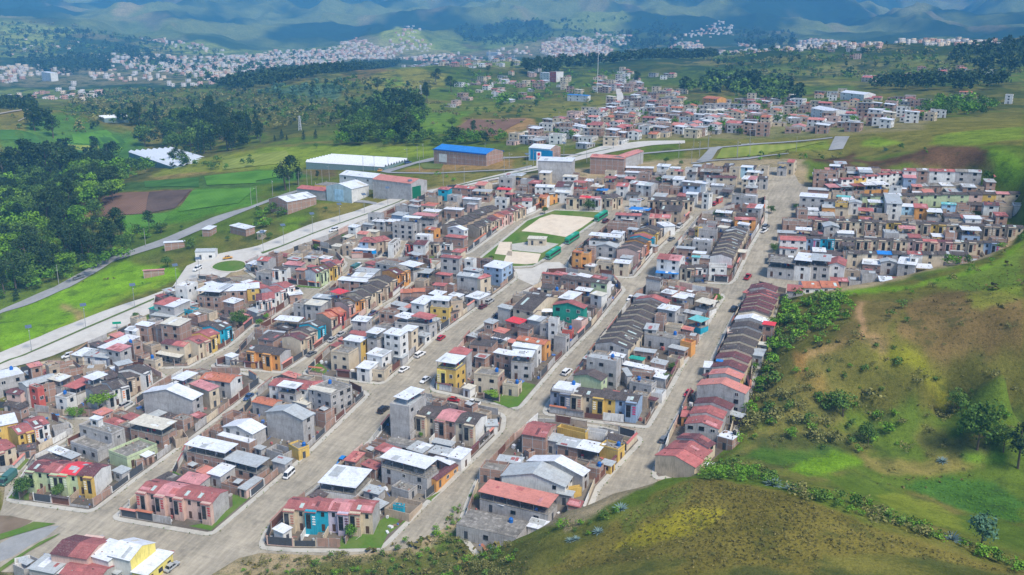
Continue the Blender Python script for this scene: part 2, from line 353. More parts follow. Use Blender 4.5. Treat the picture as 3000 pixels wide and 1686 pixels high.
PAINTS = '''S 0,1040 160,965 420,872 620,745 530,780 350,880 0,1000 300,840 510,735 560,760 400,860 0,1036|.10,.22,.012|.0
W 0,900 0,790 140,740 300,660 440,670 470,690 400,720 200,800|.12,.25,.015|1
W 0,905 60,860 300,740 440,690 430,700 250,790 30,900|.14,.22,.02|.8
C 600,160 720,160 860,300 760,360|.24,.18,.11|.8
I 1930,450 2573,420 2573,620 1750,800 1250,890 1200,720 1500,710 1800,650|.06,.16,.022|1
I 1100,400 1750,360 2573,270 2573,430 1930,465 1000,500|.05,.105,.03|1
I 1030,510 1400,490 1930,465 1900,560 1750,660 1500,700 1040,740|.17,.095,.065|1
I 1500,490 1930,465 1900,560 1750,660 1520,700|.075,.052,.05|.9
I 1200,720 1500,710 1300,900 1240,860|.09,.24,.02|.9
I 1480,330 1800,260 2100,300 1600,360|.22,.17,.08|.7
I 600,700 900,590 980,600 900,750 640,760|.27,.19,.11|.7
I 900,1000 1100,890 1150,950 1100,1060 900,1030|.10,.065,.055|.8
I 1780,190 2573,60 2573,270 1900,290 1500,340|.16,.20,.035|.9
J 0,190 1780,170 1800,230 1500,260 780,262 480,350 420,400 0,400|.13,.20,.025|1
J 0,400 480,390 600,450 400,520 0,560|.04,.13,.03|.9
J 370,390 830,395 800,480 500,470|.13,.085,.06|.7
W 0,300 180,290 330,350 340,420 180,420 0,370|.06,.15,.035|.9
W 140,345 330,330 400,400 250,440|.05,.14,.03|.8
W 0,275 90,275 80,300 60,330 0,350|.16,.14,.05|.8
J 1400,420 1800,330 2573,300 2573,400 1500,430|.22,.155,.075|.9
J 1340,430 1480,410 1900,325 1760,330|.14,.20,.035|.8
J 1820,445 2573,430 2573,440 2100,560 1820,560|.15,.15,.05|.9
J 600,740 1100,730 1000,830 700,900 600,870|.17,.16,.055|.8
J 190,1030 300,870 520,880 430,1000 350,1050|.11,.2,.02|.9
J 950,700 1550,640 1500,680 1100,710|.15,.15,.05|.9
K 0,470 250,440 250,500 0,530|.14,.15,.05|.9
K 430,400 900,320 700,370 430,390|.12,.17,.04|.9
K 660,600 900,540 1140,540 1130,590 760,615|.15,.14,.05|.9
M 820,1000 950,900 1400,890 1480,930 1330,1000 1150,1030|.24,.165,.085|1
M 550,860 1000,840 900,900 780,1000 560,1050|.10,.19,.03|.9
M 550,770 1300,770 1250,840 560,830|.12,.16,.035|.9
M 1310,790 1600,770 1800,760 2050,760 1800,880 1500,890 1350,850|.14,.15,.04|.9
M 90,620 250,530 600,520 800,560 780,650 560,700 400,720|.16,.17,.045|1
M 0,560 200,525 420,530 250,560 90,620|.14,.10,.06|.8
M 300,600 450,580 480,640 380,660|.14,.24,.03|.8
W 550,400 720,372 1090,372 1100,395 940,398 700,440|.14,.20,.03|.6
L 1100,800 1330,790 1320,840 1100,850|.12,.17,.04|.8
L 1650,880 1900,860 2200,760 2300,790 1900,920|.13,.15,.045|.8
L 2050,680 2573,640 2573,760 2200,760 2050,730|.06,.13,.10|.8
N 0,1060 1300,1000 2576,830 2576,1100 2200,1100 1300,1190 0,1250|.125,.13,.04|1
N 280,1180 600,1100 1120,1060 1100,1130 600,1160 250,1200|.13,.19,.03|.9
N 1340,1100 1450,1030 1650,1080 1500,1110|.13,.22,.025|.9
N 1860,1090 1900,1030 2576,960 2576,1050 2200,1100|.12,.19,.03|.9
H 2150,60 2573,150 2573,400 2400,380 2230,200|.10,.20,.02|.9
H 430,170 850,90 860,150 1000,170 1300,140 1700,20 2070,20 2200,180 2280,300 2000,260 1360,210 700,330 500,330 690,200|.10,.064,.044|1
H 440,160 850,95 840,120 560,180|.04,.028,.022|.8
H 1000,190 1300,150 1650,60 1640,90 1300,180 1050,220|.04,.026,.02|.8
H 870,180 1000,230 980,240 880,200|.13,.19,.04|.9
N 730,620 1100,600 1480,620 1450,650 1100,650 750,640|.15,.15,.05|.8
N 900,1020 980,910 940,920 880,1000|.36,.31,.25|.9
N 690,440 880,430 870,480 700,480|.16,.16,.05|.7
Q 420,700 880,620 1450,520 1780,440 2000,360 2172,250 2172,1448 200,1448 320,1050|.095,.094,.03|.85
Q 1330,690 1700,600 2172,650 2172,1000 1900,1060 1500,1090 1260,900|.13,.098,.05|.9
Q 1500,560 2172,300 2172,640 1700,600|.10,.17,.03|.85
Q 880,600 1400,560 1780,480 2030,360 2172,240 2172,290 1800,500 1300,600 900,650|.10,.21,.015|.9
Q 1750,620 2172,560 2172,640 1900,760 1800,720|.15,.20,.03|.6
Q 960,690 1330,680 1200,860 1250,1000 1180,1060 1040,950 620,1100 600,1060 850,930 950,820|.15,.12,.055|.6
Q 975,690 1000,690 1060,900 1220,1045 1200,1055 1030,930|.36,.24,.16|.9
Q 600,1050 940,930 960,945 620,1090|.30,.21,.12|.7
Q 500,1080 620,1050 610,1170 800,1230 700,1330 560,1200|.30,.17,.07|.6
Q 1100,1060 1230,1050 1450,1130 1700,1320 1760,1448 1600,1448 1400,1180|.18,.20,.025|.9
Q 400,1250 700,1100 900,1000 1000,1200 700,1448 400,1448|.10,.10,.035|.6
O 730,640 860,570 1180,515 1300,560 1280,650 900,700|.12,.24,.02|1
O 1650,780 1950,690 2300,760 2576,900 2576,1080 2300,1000 1900,880|.045,.12,.025|.95
O 1300,520 1900,560 2300,620 1900,680 1500,700 1300,600|.17,.155,.06|.8
O 2080,540 2450,530 2440,600 2150,600|.09,.20,.02|.9
O 1500,800 1900,900 2200,1060 2000,1100 1500,900|.14,.18,.03|.8
O 600,500 900,500 1200,500 700,610 400,560|.05,.12,.02|.8
P 380,1448 700,1280 1000,1050 1300,840 1500,770 1750,770 2000,830 2413,980 2413,1448|.13,.122,.036|.95
O 0,740 500,760 900,850 1500,1080 2100,1300 2576,1448 0,1448|.13,.122,.036|.95
P 950,1260 1000,1200 1300,1080 1500,1000 1720,960 1650,1060 1300,1210|.23,.225,.03|.85
P 1000,1040 1300,860 1500,790 1500,900 1100,1150|.08,.12,.03|.7
Y 0,1330 600,1300 1200,1200 1600,1180 2100,1260 2050,1448 0,1448|.085,.10,.032|.9
Y 1130,1200 1350,1010 1640,870 1560,1100 1640,1180 1300,1260|.07,.13,.022|.9
L 0,160 200,180 600,240 800,260 450,300 380,400 0,340|.20,.25,.06|.8
L 850,230 1010,150 1300,200 1400,300 900,260|.10,.14,.05|.8
L 1200,340 1500,300 1800,390 1600,420 1300,400|.18,.23,.07|.8
M 280,340 420,190 600,260 700,330 820,400 600,420 300,380|.22,.27,.07|.9
M 840,300 1050,390 700,380 680,280|.16,.22,.06|.8
M 1040,310 1150,260 1400,270 1380,330 1100,370|.12,.19,.05|.7
M 1500,160 1900,90 2200,130 2000,230 1600,220|.15,.20,.06|.8
N 1240,0 1700,0 2100,0 1800,120 1700,170 1640,120 1450,40|.15,.17,.09|.8
L 850,120 1060,40 1080,50 960,130|.28,.22,.14|.6
M 0,440 420,430 1300,400 1500,470 900,470 400,520 0,530|.03,.055,.04|.7
L 500,780 1700,700 2573,760 2573,1000 1900,900 900,900|.06,.085,.03|.5
A 330,910 560,935 340,1000 0,1100 0,1010|.09,.17,.02|.8'''
for ln in PAINTS.split('\n'):  # the lighter tones on the far left hills are painted-in sunlight
    s, c, a = ln.split('|')
    if float(a) > 0: paint(s, tuple(float(v) for v in c.split(',')), float(a))
for s_, c_ in (('W 0,930 150,900 480,700 760,600 1040,480 1330,440 1700,400 2010,400 2040,470 2576,560 2500,640 2120,735 1960,760 1900,960 1640,1220 1430,1340 1200,1290 1040,1390 640,1448 0,1448', (.25,.22,.17)),
               ('A 0,1100 350,1010 600,960 400,1170 200,1300 0,1400', (.20,.21,.21))): paint(s_, c_, .97, 2, True, .25)
# valley-town ground shows through between the houses
for s_ in ('L 0,500 300,500 800,520 1200,420 2000,420 2573,380 2573,480 1900,600 1600,640 900,640 0,650', 'M 0,330 300,300 700,380 900,410 1500,300 2000,300 2100,440 900,440 400,450 0,470',
           'M 1400,1000 1800,850 2100,780 2576,700 2576,1060 1700,1100 1350,1060', 'N 0,840 1300,800 1900,900 1800,980 1000,1030 0,1050', 'M 1900,600 2200,600 2200,720 1950,700'):
    paint(s_, (.20,.185,.14), .55, 3)

idx = np.arange(NA * NR).reshape(NA, NR)
quads = np.stack([idx[:-1, :-1], idx[1:, :-1], idx[1:, 1:], idx[:-1, 1:]], -1).reshape(-1, 4)[:, ::-1]
tq = NT('terrain'); at = tq.n('Attribute'); at.attribute_name = 'cover_and_sun'
v = tq.coord()
n1 = tq.noise(v, .9, 6, .65); n2 = tq.noise(v, .12, 5, .6); n3 = tq.noise(v, .02, 5, .6)
c0 = tq.mix(tq.ramp(n1, [(.32, (.62,.62,.62)), (.5, (1,1,1)), (.7, (1.0,1.0,1.0))]), (0,0,0), at.outputs['Color'], 'MULTIPLY') if 0 else None
mu = tq.n('MixRGB', blend_type='MULTIPLY'); mu.inputs[0].default_value = 1.0; tq.l(at.outputs['Color'], mu.inputs[1])
tq.l(tq.ramp(n1, [(.3, (.66,.68,.66)), (.52, (1,1,1)), (.72, (1.0,1.0,1.0))]), mu.inputs[2])
mu2 = tq.n('MixRGB', blend_type='MULTIPLY'); mu2.inputs[0].default_value = 1.0; tq.l(mu.outputs[0], mu2.inputs[1])
tq.l(tq.ramp(n2, [(.3, (.66,.7,.66)), (.6, (1,1,1))]), mu2.inputs[2])
mu3 = tq.n('MixRGB', blend_type='MULTIPLY'); mu3.inputs[0].default_value = 1.0; tq.l(mu2.outputs[0], mu3.inputs[1])
tq.l(tq.ramp(n3, [(.35, (.8,.82,.85)), (.6, (1,1,1))]), mu3.inputs[2])
hf = tq.noise(v, 3.2, 5, .7); mu4 = tq.n('MixRGB', blend_type='MULTIPLY'); mu4.inputs[0].default_value = 1.0; tq.l(mu3.outputs[0], mu4.inputs[1])
tq.l(tq.ramp(hf, [(.36, (.62,.64,.6)), (.5, (1,1,1)), (.66, (1.25,1.2,1.1))]), mu4.inputs[2]); mu3 = mu4
gain = tq.n('MixRGB', blend_type='MULTIPLY'); gain.inputs[0].default_value = 1; gain.inputs[2].default_value = (1.72,1.52,1.2,1); tq.l(mu3.outputs[0], gain.inputs[1])
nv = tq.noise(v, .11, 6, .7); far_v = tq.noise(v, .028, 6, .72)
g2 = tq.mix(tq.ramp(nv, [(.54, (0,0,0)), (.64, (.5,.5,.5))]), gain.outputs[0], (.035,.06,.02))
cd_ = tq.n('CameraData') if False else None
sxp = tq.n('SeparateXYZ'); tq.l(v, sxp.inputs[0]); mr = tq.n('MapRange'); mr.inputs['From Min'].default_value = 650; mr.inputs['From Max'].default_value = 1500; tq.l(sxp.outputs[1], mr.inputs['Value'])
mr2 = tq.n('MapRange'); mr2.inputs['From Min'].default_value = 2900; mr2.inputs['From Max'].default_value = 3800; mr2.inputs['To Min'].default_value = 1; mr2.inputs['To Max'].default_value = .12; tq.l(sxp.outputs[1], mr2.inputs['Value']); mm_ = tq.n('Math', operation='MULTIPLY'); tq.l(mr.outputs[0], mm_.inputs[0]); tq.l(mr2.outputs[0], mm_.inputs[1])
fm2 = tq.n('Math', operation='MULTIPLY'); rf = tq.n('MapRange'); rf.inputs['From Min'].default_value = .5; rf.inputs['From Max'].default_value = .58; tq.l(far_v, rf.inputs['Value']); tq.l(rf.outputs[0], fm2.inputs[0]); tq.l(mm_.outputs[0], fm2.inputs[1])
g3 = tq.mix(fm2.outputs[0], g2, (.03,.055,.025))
tq.base(g3); tq.bump(n1, .9, .5); tq.b.inputs['Roughness'].default_value = 1; tq.b.inputs['Specular IOR Level'].default_value = 0
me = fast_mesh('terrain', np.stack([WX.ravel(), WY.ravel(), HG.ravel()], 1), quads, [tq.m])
ca = me.color_attributes.new('cover_and_sun', 'FLOAT_COLOR', 'POINT')
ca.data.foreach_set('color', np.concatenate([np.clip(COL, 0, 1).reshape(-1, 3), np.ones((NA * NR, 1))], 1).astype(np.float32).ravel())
me.polygons.foreach_set('use_smooth', np.ones(len(quads), bool))
o = obj('ground', me); o['kind'] = 'structure'

# ---------------------------------------------------------------- roads
def ground_mat(name, col, light, dark, s1=.6, rough=.95):
    q = NT(name); v = q.coord(); a = q.noise(v, s1, 6, .65); b = q.noise(v, .09, 5, .6); c = q.noise(v, 6, 3)
    b0 = q.mix(q.ramp(a, [(.3, (0,0,0)), (.7, (1,1,1))]), sc(col, .86), sc(col, 1.12))
    b0 = q.mix(q.ramp(b, [(.42, (0,0,0)), (.68, (.85,.85,.85))]), b0, light)
    b0 = q.mix(q.ramp(q.noise(v, .22, 4, .6), [(.56, (0,0,0)), (.7, (.6,.6,.6))]), b0, dark)
    q.base(b0); q.bump(a, .5, .1); q.b.inputs['Roughness'].default_value = rough; q.b.inputs['Specular IOR Level'].default_value = .1; MATS[name] = q.m; return q.m
M_dirt = ground_mat('gravel_street', (.31,.28,.225), (.42,.375,.30), (.20,.18,.15), 1.1)
def add_tracks(m, ang):
    t = m.node_tree; b = next(n_ for n_ in t.nodes if n_.type == 'BSDF_PRINCIPLED'); src = b.inputs['Base Color'].links[0].from_socket; tc = t.nodes.new('ShaderNodeTexCoord')
    for an_, st_ in ((ang, .42), (ang - math.pi / 2, .2)):
        mp = t.nodes.new('ShaderNodeMapping'); mp.vector_type = 'TEXTURE'; mp.inputs['Rotation'].default_value = (0, 0, an_); mp2 = t.nodes.new('ShaderNodeMapping'); mp2.inputs['Scale'].default_value = (.035, 1.0, 1); t.links.new(tc.outputs['Object'], mp.inputs[0]); t.links.new(mp.outputs[0], mp2.inputs[0])
        nz_ = t.nodes.new('ShaderNodeTexNoise'); nz_.inputs['Scale'].default_value = .95; nz_.inputs['Detail'].default_value = 5; nz_.inputs['Roughness'].default_value = .6; t.links.new(mp2.outputs[0], nz_.inputs['Vector'])
        rp = t.nodes.new('ShaderNodeValToRGB'); rp.color_ramp.elements[0].position = .38; rp.color_ramp.elements[0].color = (.66,.64,.61,1); rp.color_ramp.elements[1].position = .62; rp.color_ramp.elements[1].color = (1.2,1.18,1.12,1); t.links.new(nz_.outputs['Fac'], rp.inputs[0])
        mu_ = t.nodes.new('ShaderNodeMixRGB'); mu_.blend_type = 'MULTIPLY'; mu_.inputs[0].default_value = st_; t.links.new(src, mu_.inputs[1]); t.links.new(rp.outputs[0], mu_.inputs[2]); src = mu_.outputs[0]
    t.links.new(src, b.inputs['Base Color'])
_a, _b = unproj(1100, 1300, planeZ(1100, 1300)), unproj(1350, 1040, planeZ(1350, 1040)); add_tracks(M_dirt, math.atan2(_b[1] - _a[1], _b[0] - _a[0]))
M_pave = ground_mat('pavement_concrete', (.43,.41,.36), (.50,.48,.43), (.27,.26,.22))
M_yard = ground_mat('yard_ground', (.12,.10,.08), (.24,.21,.17), (.05,.06,.03), .8)
M_conc = ground_mat('road_concrete', (.50,.475,.43), (.56,.54,.49), (.42,.39,.35), .3)
M_asph = ground_mat('road_asphalt', (.27,.275,.275), (.33,.33,.325), (.22,.22,.22))
M_grass = ground_mat('short_grass', (.085,.165,.022), (.17,.19,.06), (.05,.10,.02), 1.5)
M_pitch = ground_mat('pitch_earth', (.62,.52,.40), (.66,.57,.45), (.50,.42,.33), .3)
def resample(P, n_):
    P = np.array(P)[:, :2]; d = np.concatenate([[0], np.cumsum(np.hypot(*(P[1:] - P[:-1]).T))]); t = np.linspace(0, d[-1], n_)
    return np.stack([np.interp(t, d, P[:, 0]), np.interp(t, d, P[:, 1])], 1)
def strip(name, left, right, mat, lift, step=4.0, cols=5):
    L_ = gp(left); R_ = gp(right); ln = np.hypot(*(np.array(L_[-1]) - np.array(L_[0]))[:2]); n_ = max(4, int(ln / step))
    A = resample(L_, n_); B = resample(R_, n_); g = Geo()
    P = np.stack([A * (1 - k / cols) + B * k / cols for k in range(cols + 1)], 1)
    Zh = hgt(P[..., 0], P[..., 1]) + lift
    g.v = [(float(P[i, k, 0]), float(P[i, k, 1]), float(Zh[i, k])) for i in range(n_) for k in range(cols + 1)]; c1 = cols + 1
    g.f = [(i * c1 + k, i * c1 + k + 1, (i + 1) * c1 + k + 1, (i + 1) * c1 + k) for i in range(n_ - 1) for k in range(cols)]; g.m = [0] * len(g.f); g.mats = [mat]
    return struct(name, g)
BL = 'S -120,1095 0,1035 160,968 290,918 420,875 505,843 530,806 548,780 627,748 750,724 913,657 1041,620 1158,579 1216,566 1347,541 1500,503 1573,487 1704,447 1762,429 1879,415 2007,413'
BR = 'S -120,1140 0,1086 140,1050 233,1012 364,958 437,920 520,905 610,850 690,790 770,752 820,742 896,714 954,692 1012,668 1100,633 1158,604 1216,581 1340,552 1500,519 1558,503 1710,467 1791,447 1908,427 2007,421'
strip('road', BL, BR, M_conc, .22)
mk = flat('median_grass', (.10,.15,.03), 1)
strip('median', 'S 0,1067 248,963 394,901 452,876', 'S 0,1071 248,967 394,905 452,880', mk, .42, 3, 1)
strip('median', 'F 50,488 240,426 560,297 840,192 1100,102 1380,-3 J 1500,700 2573,446 K 300,520 700,395 1000,330', 'F 70,500 240,436 560,305 840,199 1100,108 1380,3 J 1500,707 2573,452 K 300,525 700,399 1000,333', mk, .45, 3, 1)
strip('road', 'C -120,300 0,232 350,80 540,0 I 540,1448 1000,1190 1200,1115 1650,955 2150,738 2500,638 J 300,645 500,590', 'C -120,320 0,262 300,175 700,0 I 700,1448 1010,1270 1130,1190 1700,1010 2250,770 2540,650 J 330,660 520,600', M_asph, .3)
strip('road', 'J 1240,425 1600,330 1780,285 2573,280 K 0,420 400,395 700,388', 'J 1320,440 1620,345 1800,318 2573,295 K 0,430 400,405 700,398', M_asph, .35, 5)
strip('road', 'J 1320,430 1800,440 2573,403 K 0,545 200,500', 'J 1330,442 1800,450 2573,412 K 0,560 200,515', M_asph, .35, 5)
strip('road', 'K 1290,380 1900,330 2573,275 N 400,1095 1130,1040', 'K 1290,392 1900,342 2573,283 N 400,1103 1130,1048', M_asph, .4, 5)
strip('road', 'K 1850,460 1990,330 2080,312', 'K 1970,465 2070,345 2130,320', M_asph, .45, 4)
strip('road', 'K 1800,480 2100,445 2573,400 N 800,1160', 'K 1800,488 2100,453 2573,408 N 800,1166', M_asph, .42, 5)
strip('road', 'N 1100,1140 1150,1035', 'N 1210,1130 1260,1035', M_asph, .45, 4)
strip('road', 'M 1740,910 2010,825 2080,740 2060,640 2120,560', 'M 1790,915 2040,840 2130,750 2100,640 2135,560', M_conc, .6, 6, 2)
strip('path', 'J 660,700 1100,715 1220,740', 'J 640,715 1080,740 1200,760', M_asph, .3, 4, 2)
strip('path', 'L 0,860 180,830 262,835 250,870 140,925', 'L 0,868 180,838 250,842 240,868 135,920', M_dirt, .8, 6, 1)

# street sheets: the earth streets of the town, one planar sheet
def sheet(name, s, mat, lift, thick=0.0, poly=None, side=None):
    P = poly if poly is not None else [p for p in tow(s)]
    ring = [(x, y, float(plane_h(x, y)) + lift) for x, y in P]
    ar = sum(ring[i][0] * ring[(i + 1) % len(ring)][1] - ring[(i + 1) % len(ring)][0] * ring[i][1] for i in range(len(ring)))
    if ar < 0: ring.reverse()
    g = Geo()
    if thick: g.prism([(a, b, c - thick) for a, b, c in ring], ring, side or mat, mat)
    else: g.poly(ring, mat)
    return struct(name, g)
sheet('street', 'W 0,1085 0,1440 300,1448 530,1448 600,1405 655,1392 860,1400 1040,1378 1180,1290 1400,1240? '.replace('1240? ', '1330') + ' 1430,1330 1640,1225 1800,1000 1900,760 2120,735 2370,690 2200,560 2010,460 1990,420 1700,430 1380,470 1050,500 870,560 700,650 690,680 560,700 480,760 300,860', M_dirt, .03)

BLOCKS = {}
def inset(P, d):
    n_ = len(P); ar = sum(P[i][0] * P[(i + 1) % n_][1] - P[(i + 1) % n_][0] * P[i][1] for i in range(n_)); s = 1 if ar > 0 else -1; out = []
    for i in range(n_):
        a, b, c = Vector(P[i - 1]), Vector(P[i]), Vector(P[(i + 1) % n_]); d1 = (b - a).normalized(); d2 = (c - b).normalized()
        n1_ = Vector((-d1.y, d1.x)) * s; n2_ = Vector((-d2.y, d2.x)) * s; m = n1_ + n2_
        if m.length < .1: m = n1_
        m = m.normalized(); k = d / max(.5, m.dot(n1_)); out.append((b.x + m.x * k, b.y + m.y * k))
    return out
def rounded(P, r=3.0):
    out = []
    for i in range(len(P)):
        a, b, c = Vector(P[i - 1]), Vector(P[i]), Vector(P[(i + 1) % len(P)]); la = (a - b).length; lc = (c - b).length
        k1 = min(r, la * .4); k2 = min(r, lc * .4); p = b + (a - b).normalized() * k1; q = b + (c - b).normalized() * k2
        for t in (0, .33, .67, 1): out.append(tuple(p * (1 - t) ** 2 + b * 2 * t * (1 - t) + q * t * t))
    return out
BLK = '''B1|A 45,690 100,720 870,828 975,795 1350,510 1900,110 D 105,960 60,935 -20,885 C 2450,850 1830,855 1560,1010 1210,1250 1010,1350 800,1448 Z 545,480 210,650
B2|A 1130,860 1150,900 1500,960 2060,1055 2160,1040 2573,690 B 540,230 D 1150,1085 1120,1050 985,985 700,925 330,890 130,960 -30,1090 Z 1690,300 1290,560 1180,760 960,890 800,1030
B3|B 20,1150 50,1195 350,1218 830,1225 1240,1205 1330,1150 1760,710 1880,610 2500,0 D 2520,1310 2480,1260 2250,1215 1800,1120 1680,1100 1290,1340 B 1120,110 800,370 600,560 270,800 80,1000
B4|Y 1525,1130 2070,1250 P 400,1250 480,1190 870,830 1175,500 1150,465 900,400 560,345 400,335 215,490 30,690 Y 1640,830
C5|E 300,1245 330,1290 700,1350 1330,1420 1390,1410 1560,1120 1740,780 2150,90 2115,62 G 1560,800 1370,790 1270,890 E 1180,110 960,400 830,560 620,850 360,1140
C4|D 1740,990 1760,1050 2573,1215 E 30,1240 110,1205 480,770 850,400 1148,30 G 1140,850 1060,760 560,670 320,680 250,830 E -30,140 D 2300,350 2100,500 1830,830
C3|D 450,870 490,900 1230,980 1310,960 1500,800 1800,520 2500,20 G 70,740 45,675 F 2400,560 1860,590 1620,770 1450,940 D 1240,260 980,440 700,640
C2|C 2110,780 2130,820 2573,848 D 260,868 300,850 620,640 900,440 1250,200 F 1420,935 1610,770 1810,700 1800,600 1690,560 1190,580 960,650 700,880 420,1060 D 350,230 0,430 C 2300,720
C1|C 620,745 1230,795 1590,822 1900,815 2010,755 2310,600 D 0,380 F 120,1180 330,1040 500,890 390,850 0,780 C 1990,-90 1760,20 1520,140 1490,290 1250,430 1050,520 850,600 720,690
C0|F 390,830 640,858 690,840 860,690 930,600 900,560 850,500 500,420 240,510 0,560 -150,640 0,760
D1|F 930,560 1190,556 1250,535 1500,340 1850,260 2050,100 2573,-150 J 2573,520 1900,610 1600,720 F 1200,140 900,255 700,350 500,415 860,490
D2|F 1440,540 1480,560 1850,580 2160,490 2573,190 G 270,70 450,-70 J 2573,900 F 2300,60 1850,280 1520,340
D3|G 520,640 560,685 1150,745 1250,735 1500,440 1830,130 1790,105 1100,55 960,200 800,330 600,480
D4|G 1410,740 1450,765 2200,810 2260,760 2420,420 2573,170 K 2573,840 2000,980 G 1870,110 1700,330 1500,560
PK|F 2190,600 2210,560 2573,270 G 130,160 420,50 960,72 985,88 540,395 330,560 230,625 0,640 F 2300,620
R1|P 1220,740 1300,500 1500,130 E 1840,1100 2000,700 2250,200 2420,10 G 2440,800 Q 500,615 880,595 880,680 480,700 430,760 350,1050 290,1200 230,1400 P 1900,140 1850,400 1800,560 1550,720 1260,780
R2|Q 265,560 1400,545 1780,450 2010,370 2172,240 H 2573,420 2200,260 640,200 440,300 330,380 100,870 Q 450,150
A0|Z -60,740 120,740 215,640 520,470 520,380 400,330 0,300 -100,330
A1|C -200,1250 40,1240 600,1320 1000,1340 1200,1210 1400,1090 1540,1000 1700,900 1500,790 1100,780 520,770 200,850 -200,950
A2|A 90,1350 180,1448 400,1600 1300,1600 1500,1448 1900,1250 1860,1170 1600,1090 1000,1000 760,1010 480,1200'''
for k, ln in enumerate(BLK.split('\n')):
    nm, s = ln.split('|'); P = tow(s); BLOCKS[nm] = P; R_ = rounded(P, 3.0)
    if nm in ('R2', 'A2'): continue
    sheet('pavement', None, M_pave, .17, .3, R_)
    I_ = inset(P, 1.5); sheet('park_ground' if nm == 'PK' else 'yard', None, M_grass if nm == 'PK' else M_yard, .19, .02, I_)
for s, nm, m in (('G 95,270 300,290 540,330 700,235 835,140 700,125 400,103 280,140', 'pitch', M_pitch), ('G -40,470 110,480 290,500 255,590 150,605 -90,590', 'pitch', M_pitch),
                 ('F 2560,390 G 0,400 150,380 330,380 470,400 300,490 -20,460', 'court', M_pave),
                 ('F 2450,380 2573,380 2573,520 2400,500', 'pitch', M_pitch)):
    sheet(nm, s, m, .22, .02)
sheet('plaza', 'G 0,650 200,640 330,580 480,580 590,660 500,690 300,690 250,830 60,745 30,665', M_conc, .06)
# roundabout
for s, nm, m, l in (('I 2100,1250 2180,1195 2350,1170 2480,1190 2480,1260 2350,1300 2200,1290', 'roundabout', flat('kerb', (.55,.5,.42)), .40), ('I 2120,1250 2190,1200 2350,1177 2465,1195 2465,1258 2350,1293 2200,1283', 'roundabout_lawn', M_grass, .43)):
    P = tow(s); ring = [(x, y, float(hgt(x, y)) + l) for x, y in rounded(P, 5)]; g = Geo(); g.prism([(a, b, c - .3) for a, b, c in ring], ring, m); struct(nm, g)
# lawns inside the blocks
gl = Geo()
sheet('road', 'A -60,1150 200,1020 420,960 600,950 470,1060 300,1150 130,1260 -40,1330', M_asph, .055)
sheet('bare_earth', 'A -60,840 100,850 330,900 200,990 -60,1040', ground_mat('bare_earth', (.17,.125,.085), (.22,.17,.12), (.12,.10,.06)), .05)
for s in ('A -40,1050 200,980 340,915 560,935 330,1000 60,1080 -40,1110', 'A -40,1410 130,1290 400,1120 610,1030 560,1065 300,1210 130,1330 -40,1460', 'A 2335,640 2573,620 2480,700 2120,1005 1900,960 2060,930 2160,890 2340,760', 'D 2350,1150 E 100,950 240,985 60,1200 -30,1215 D 2400,1160', 'A 80,680 180,570 300,560 290,700', 'A 130,380 190,270 300,290 200,400',
          'B 880,1000 1080,1020 1340,840 1560,870 1320,1050 1260,1180 830,1190', 'F 390,830 520,780 700,810 640,850', 'D 540,830 640,760 720,830 690,880', 'B 1700,690 1860,610 1760,700', 'K 130,940 240,920 450,870 470,880 200,960',
          'C 1340,370 1500,270 1500,340', 'C 1940,290 2080,290 2080,380 1960,340', 'F 1670,550 1790,520 1790,560', 'G 1970,60 2100,50 2050,100'):
    P = tow(s); ring = [(x, y, float(plane_h(x, y)) + .235) for x, y in P]
    ar = sum(ring[i][0] * ring[(i + 1) % len(ring)][1] - ring[(i + 1) % len(ring)][0] * ring[i][1] for i in range(len(ring)))
    if ar < 0: ring.reverse()
    gl.poly(ring, M_grass)
tag(obj('grass', mesh('grass', gl)), 'bright green grass on empty corners of the house blocks', 'grass', kind='stuff')

# striped crop plots laid on the open slopes
def crop(nm, c1, c2, rot, per):
    q = NT(nm); v = q.coord(); mp = q.n('Mapping'); mp.inputs['Rotation'].default_value = (0, 0, rot); q.l(v, mp.inputs[0]); wv = q.n('TexWave'); wv.inputs['Scale'].default_value = .314 / per; wv.inputs['Distortion'].default_value = 1.2; wv.inputs['Detail'].default_value = 2; q.l(mp.outputs[0], wv.inputs[0])
    b0 = q.mix(wv.outputs['Fac'], c1, c2); b0 = q.mix(q.ramp(q.noise(v, .06, 5), [(.4, (0,0,0)), (.65, (.6,.6,.6))]), b0, sc(c1, .6)); q.base(b0); q.bump(q.noise(v, .8, 5), .6, .3); q.b.inputs['Roughness'].default_value = 1; q.b.inputs['Specular IOR Level'].default_value = 0; return q.m
CR = [crop('crop_green', (.07,.20,.025), (.13,.27,.04), .5, 2.2), crop('crop_dark', (.045,.13,.03), (.09,.19,.04), 1.2, 2.0), crop('ploughed', (.24,.145,.10), (.17,.10,.07), .2, 2.0), crop('ploughed_dark', (.10,.07,.06), (.16,.115,.095), 1.0, 2.2), crop('meadow_strip', (.22,.27,.05), (.28,.31,.07), .3, 6), crop('crop_olive', (.12,.16,.045), (.17,.2,.06), 1.0, 3)]
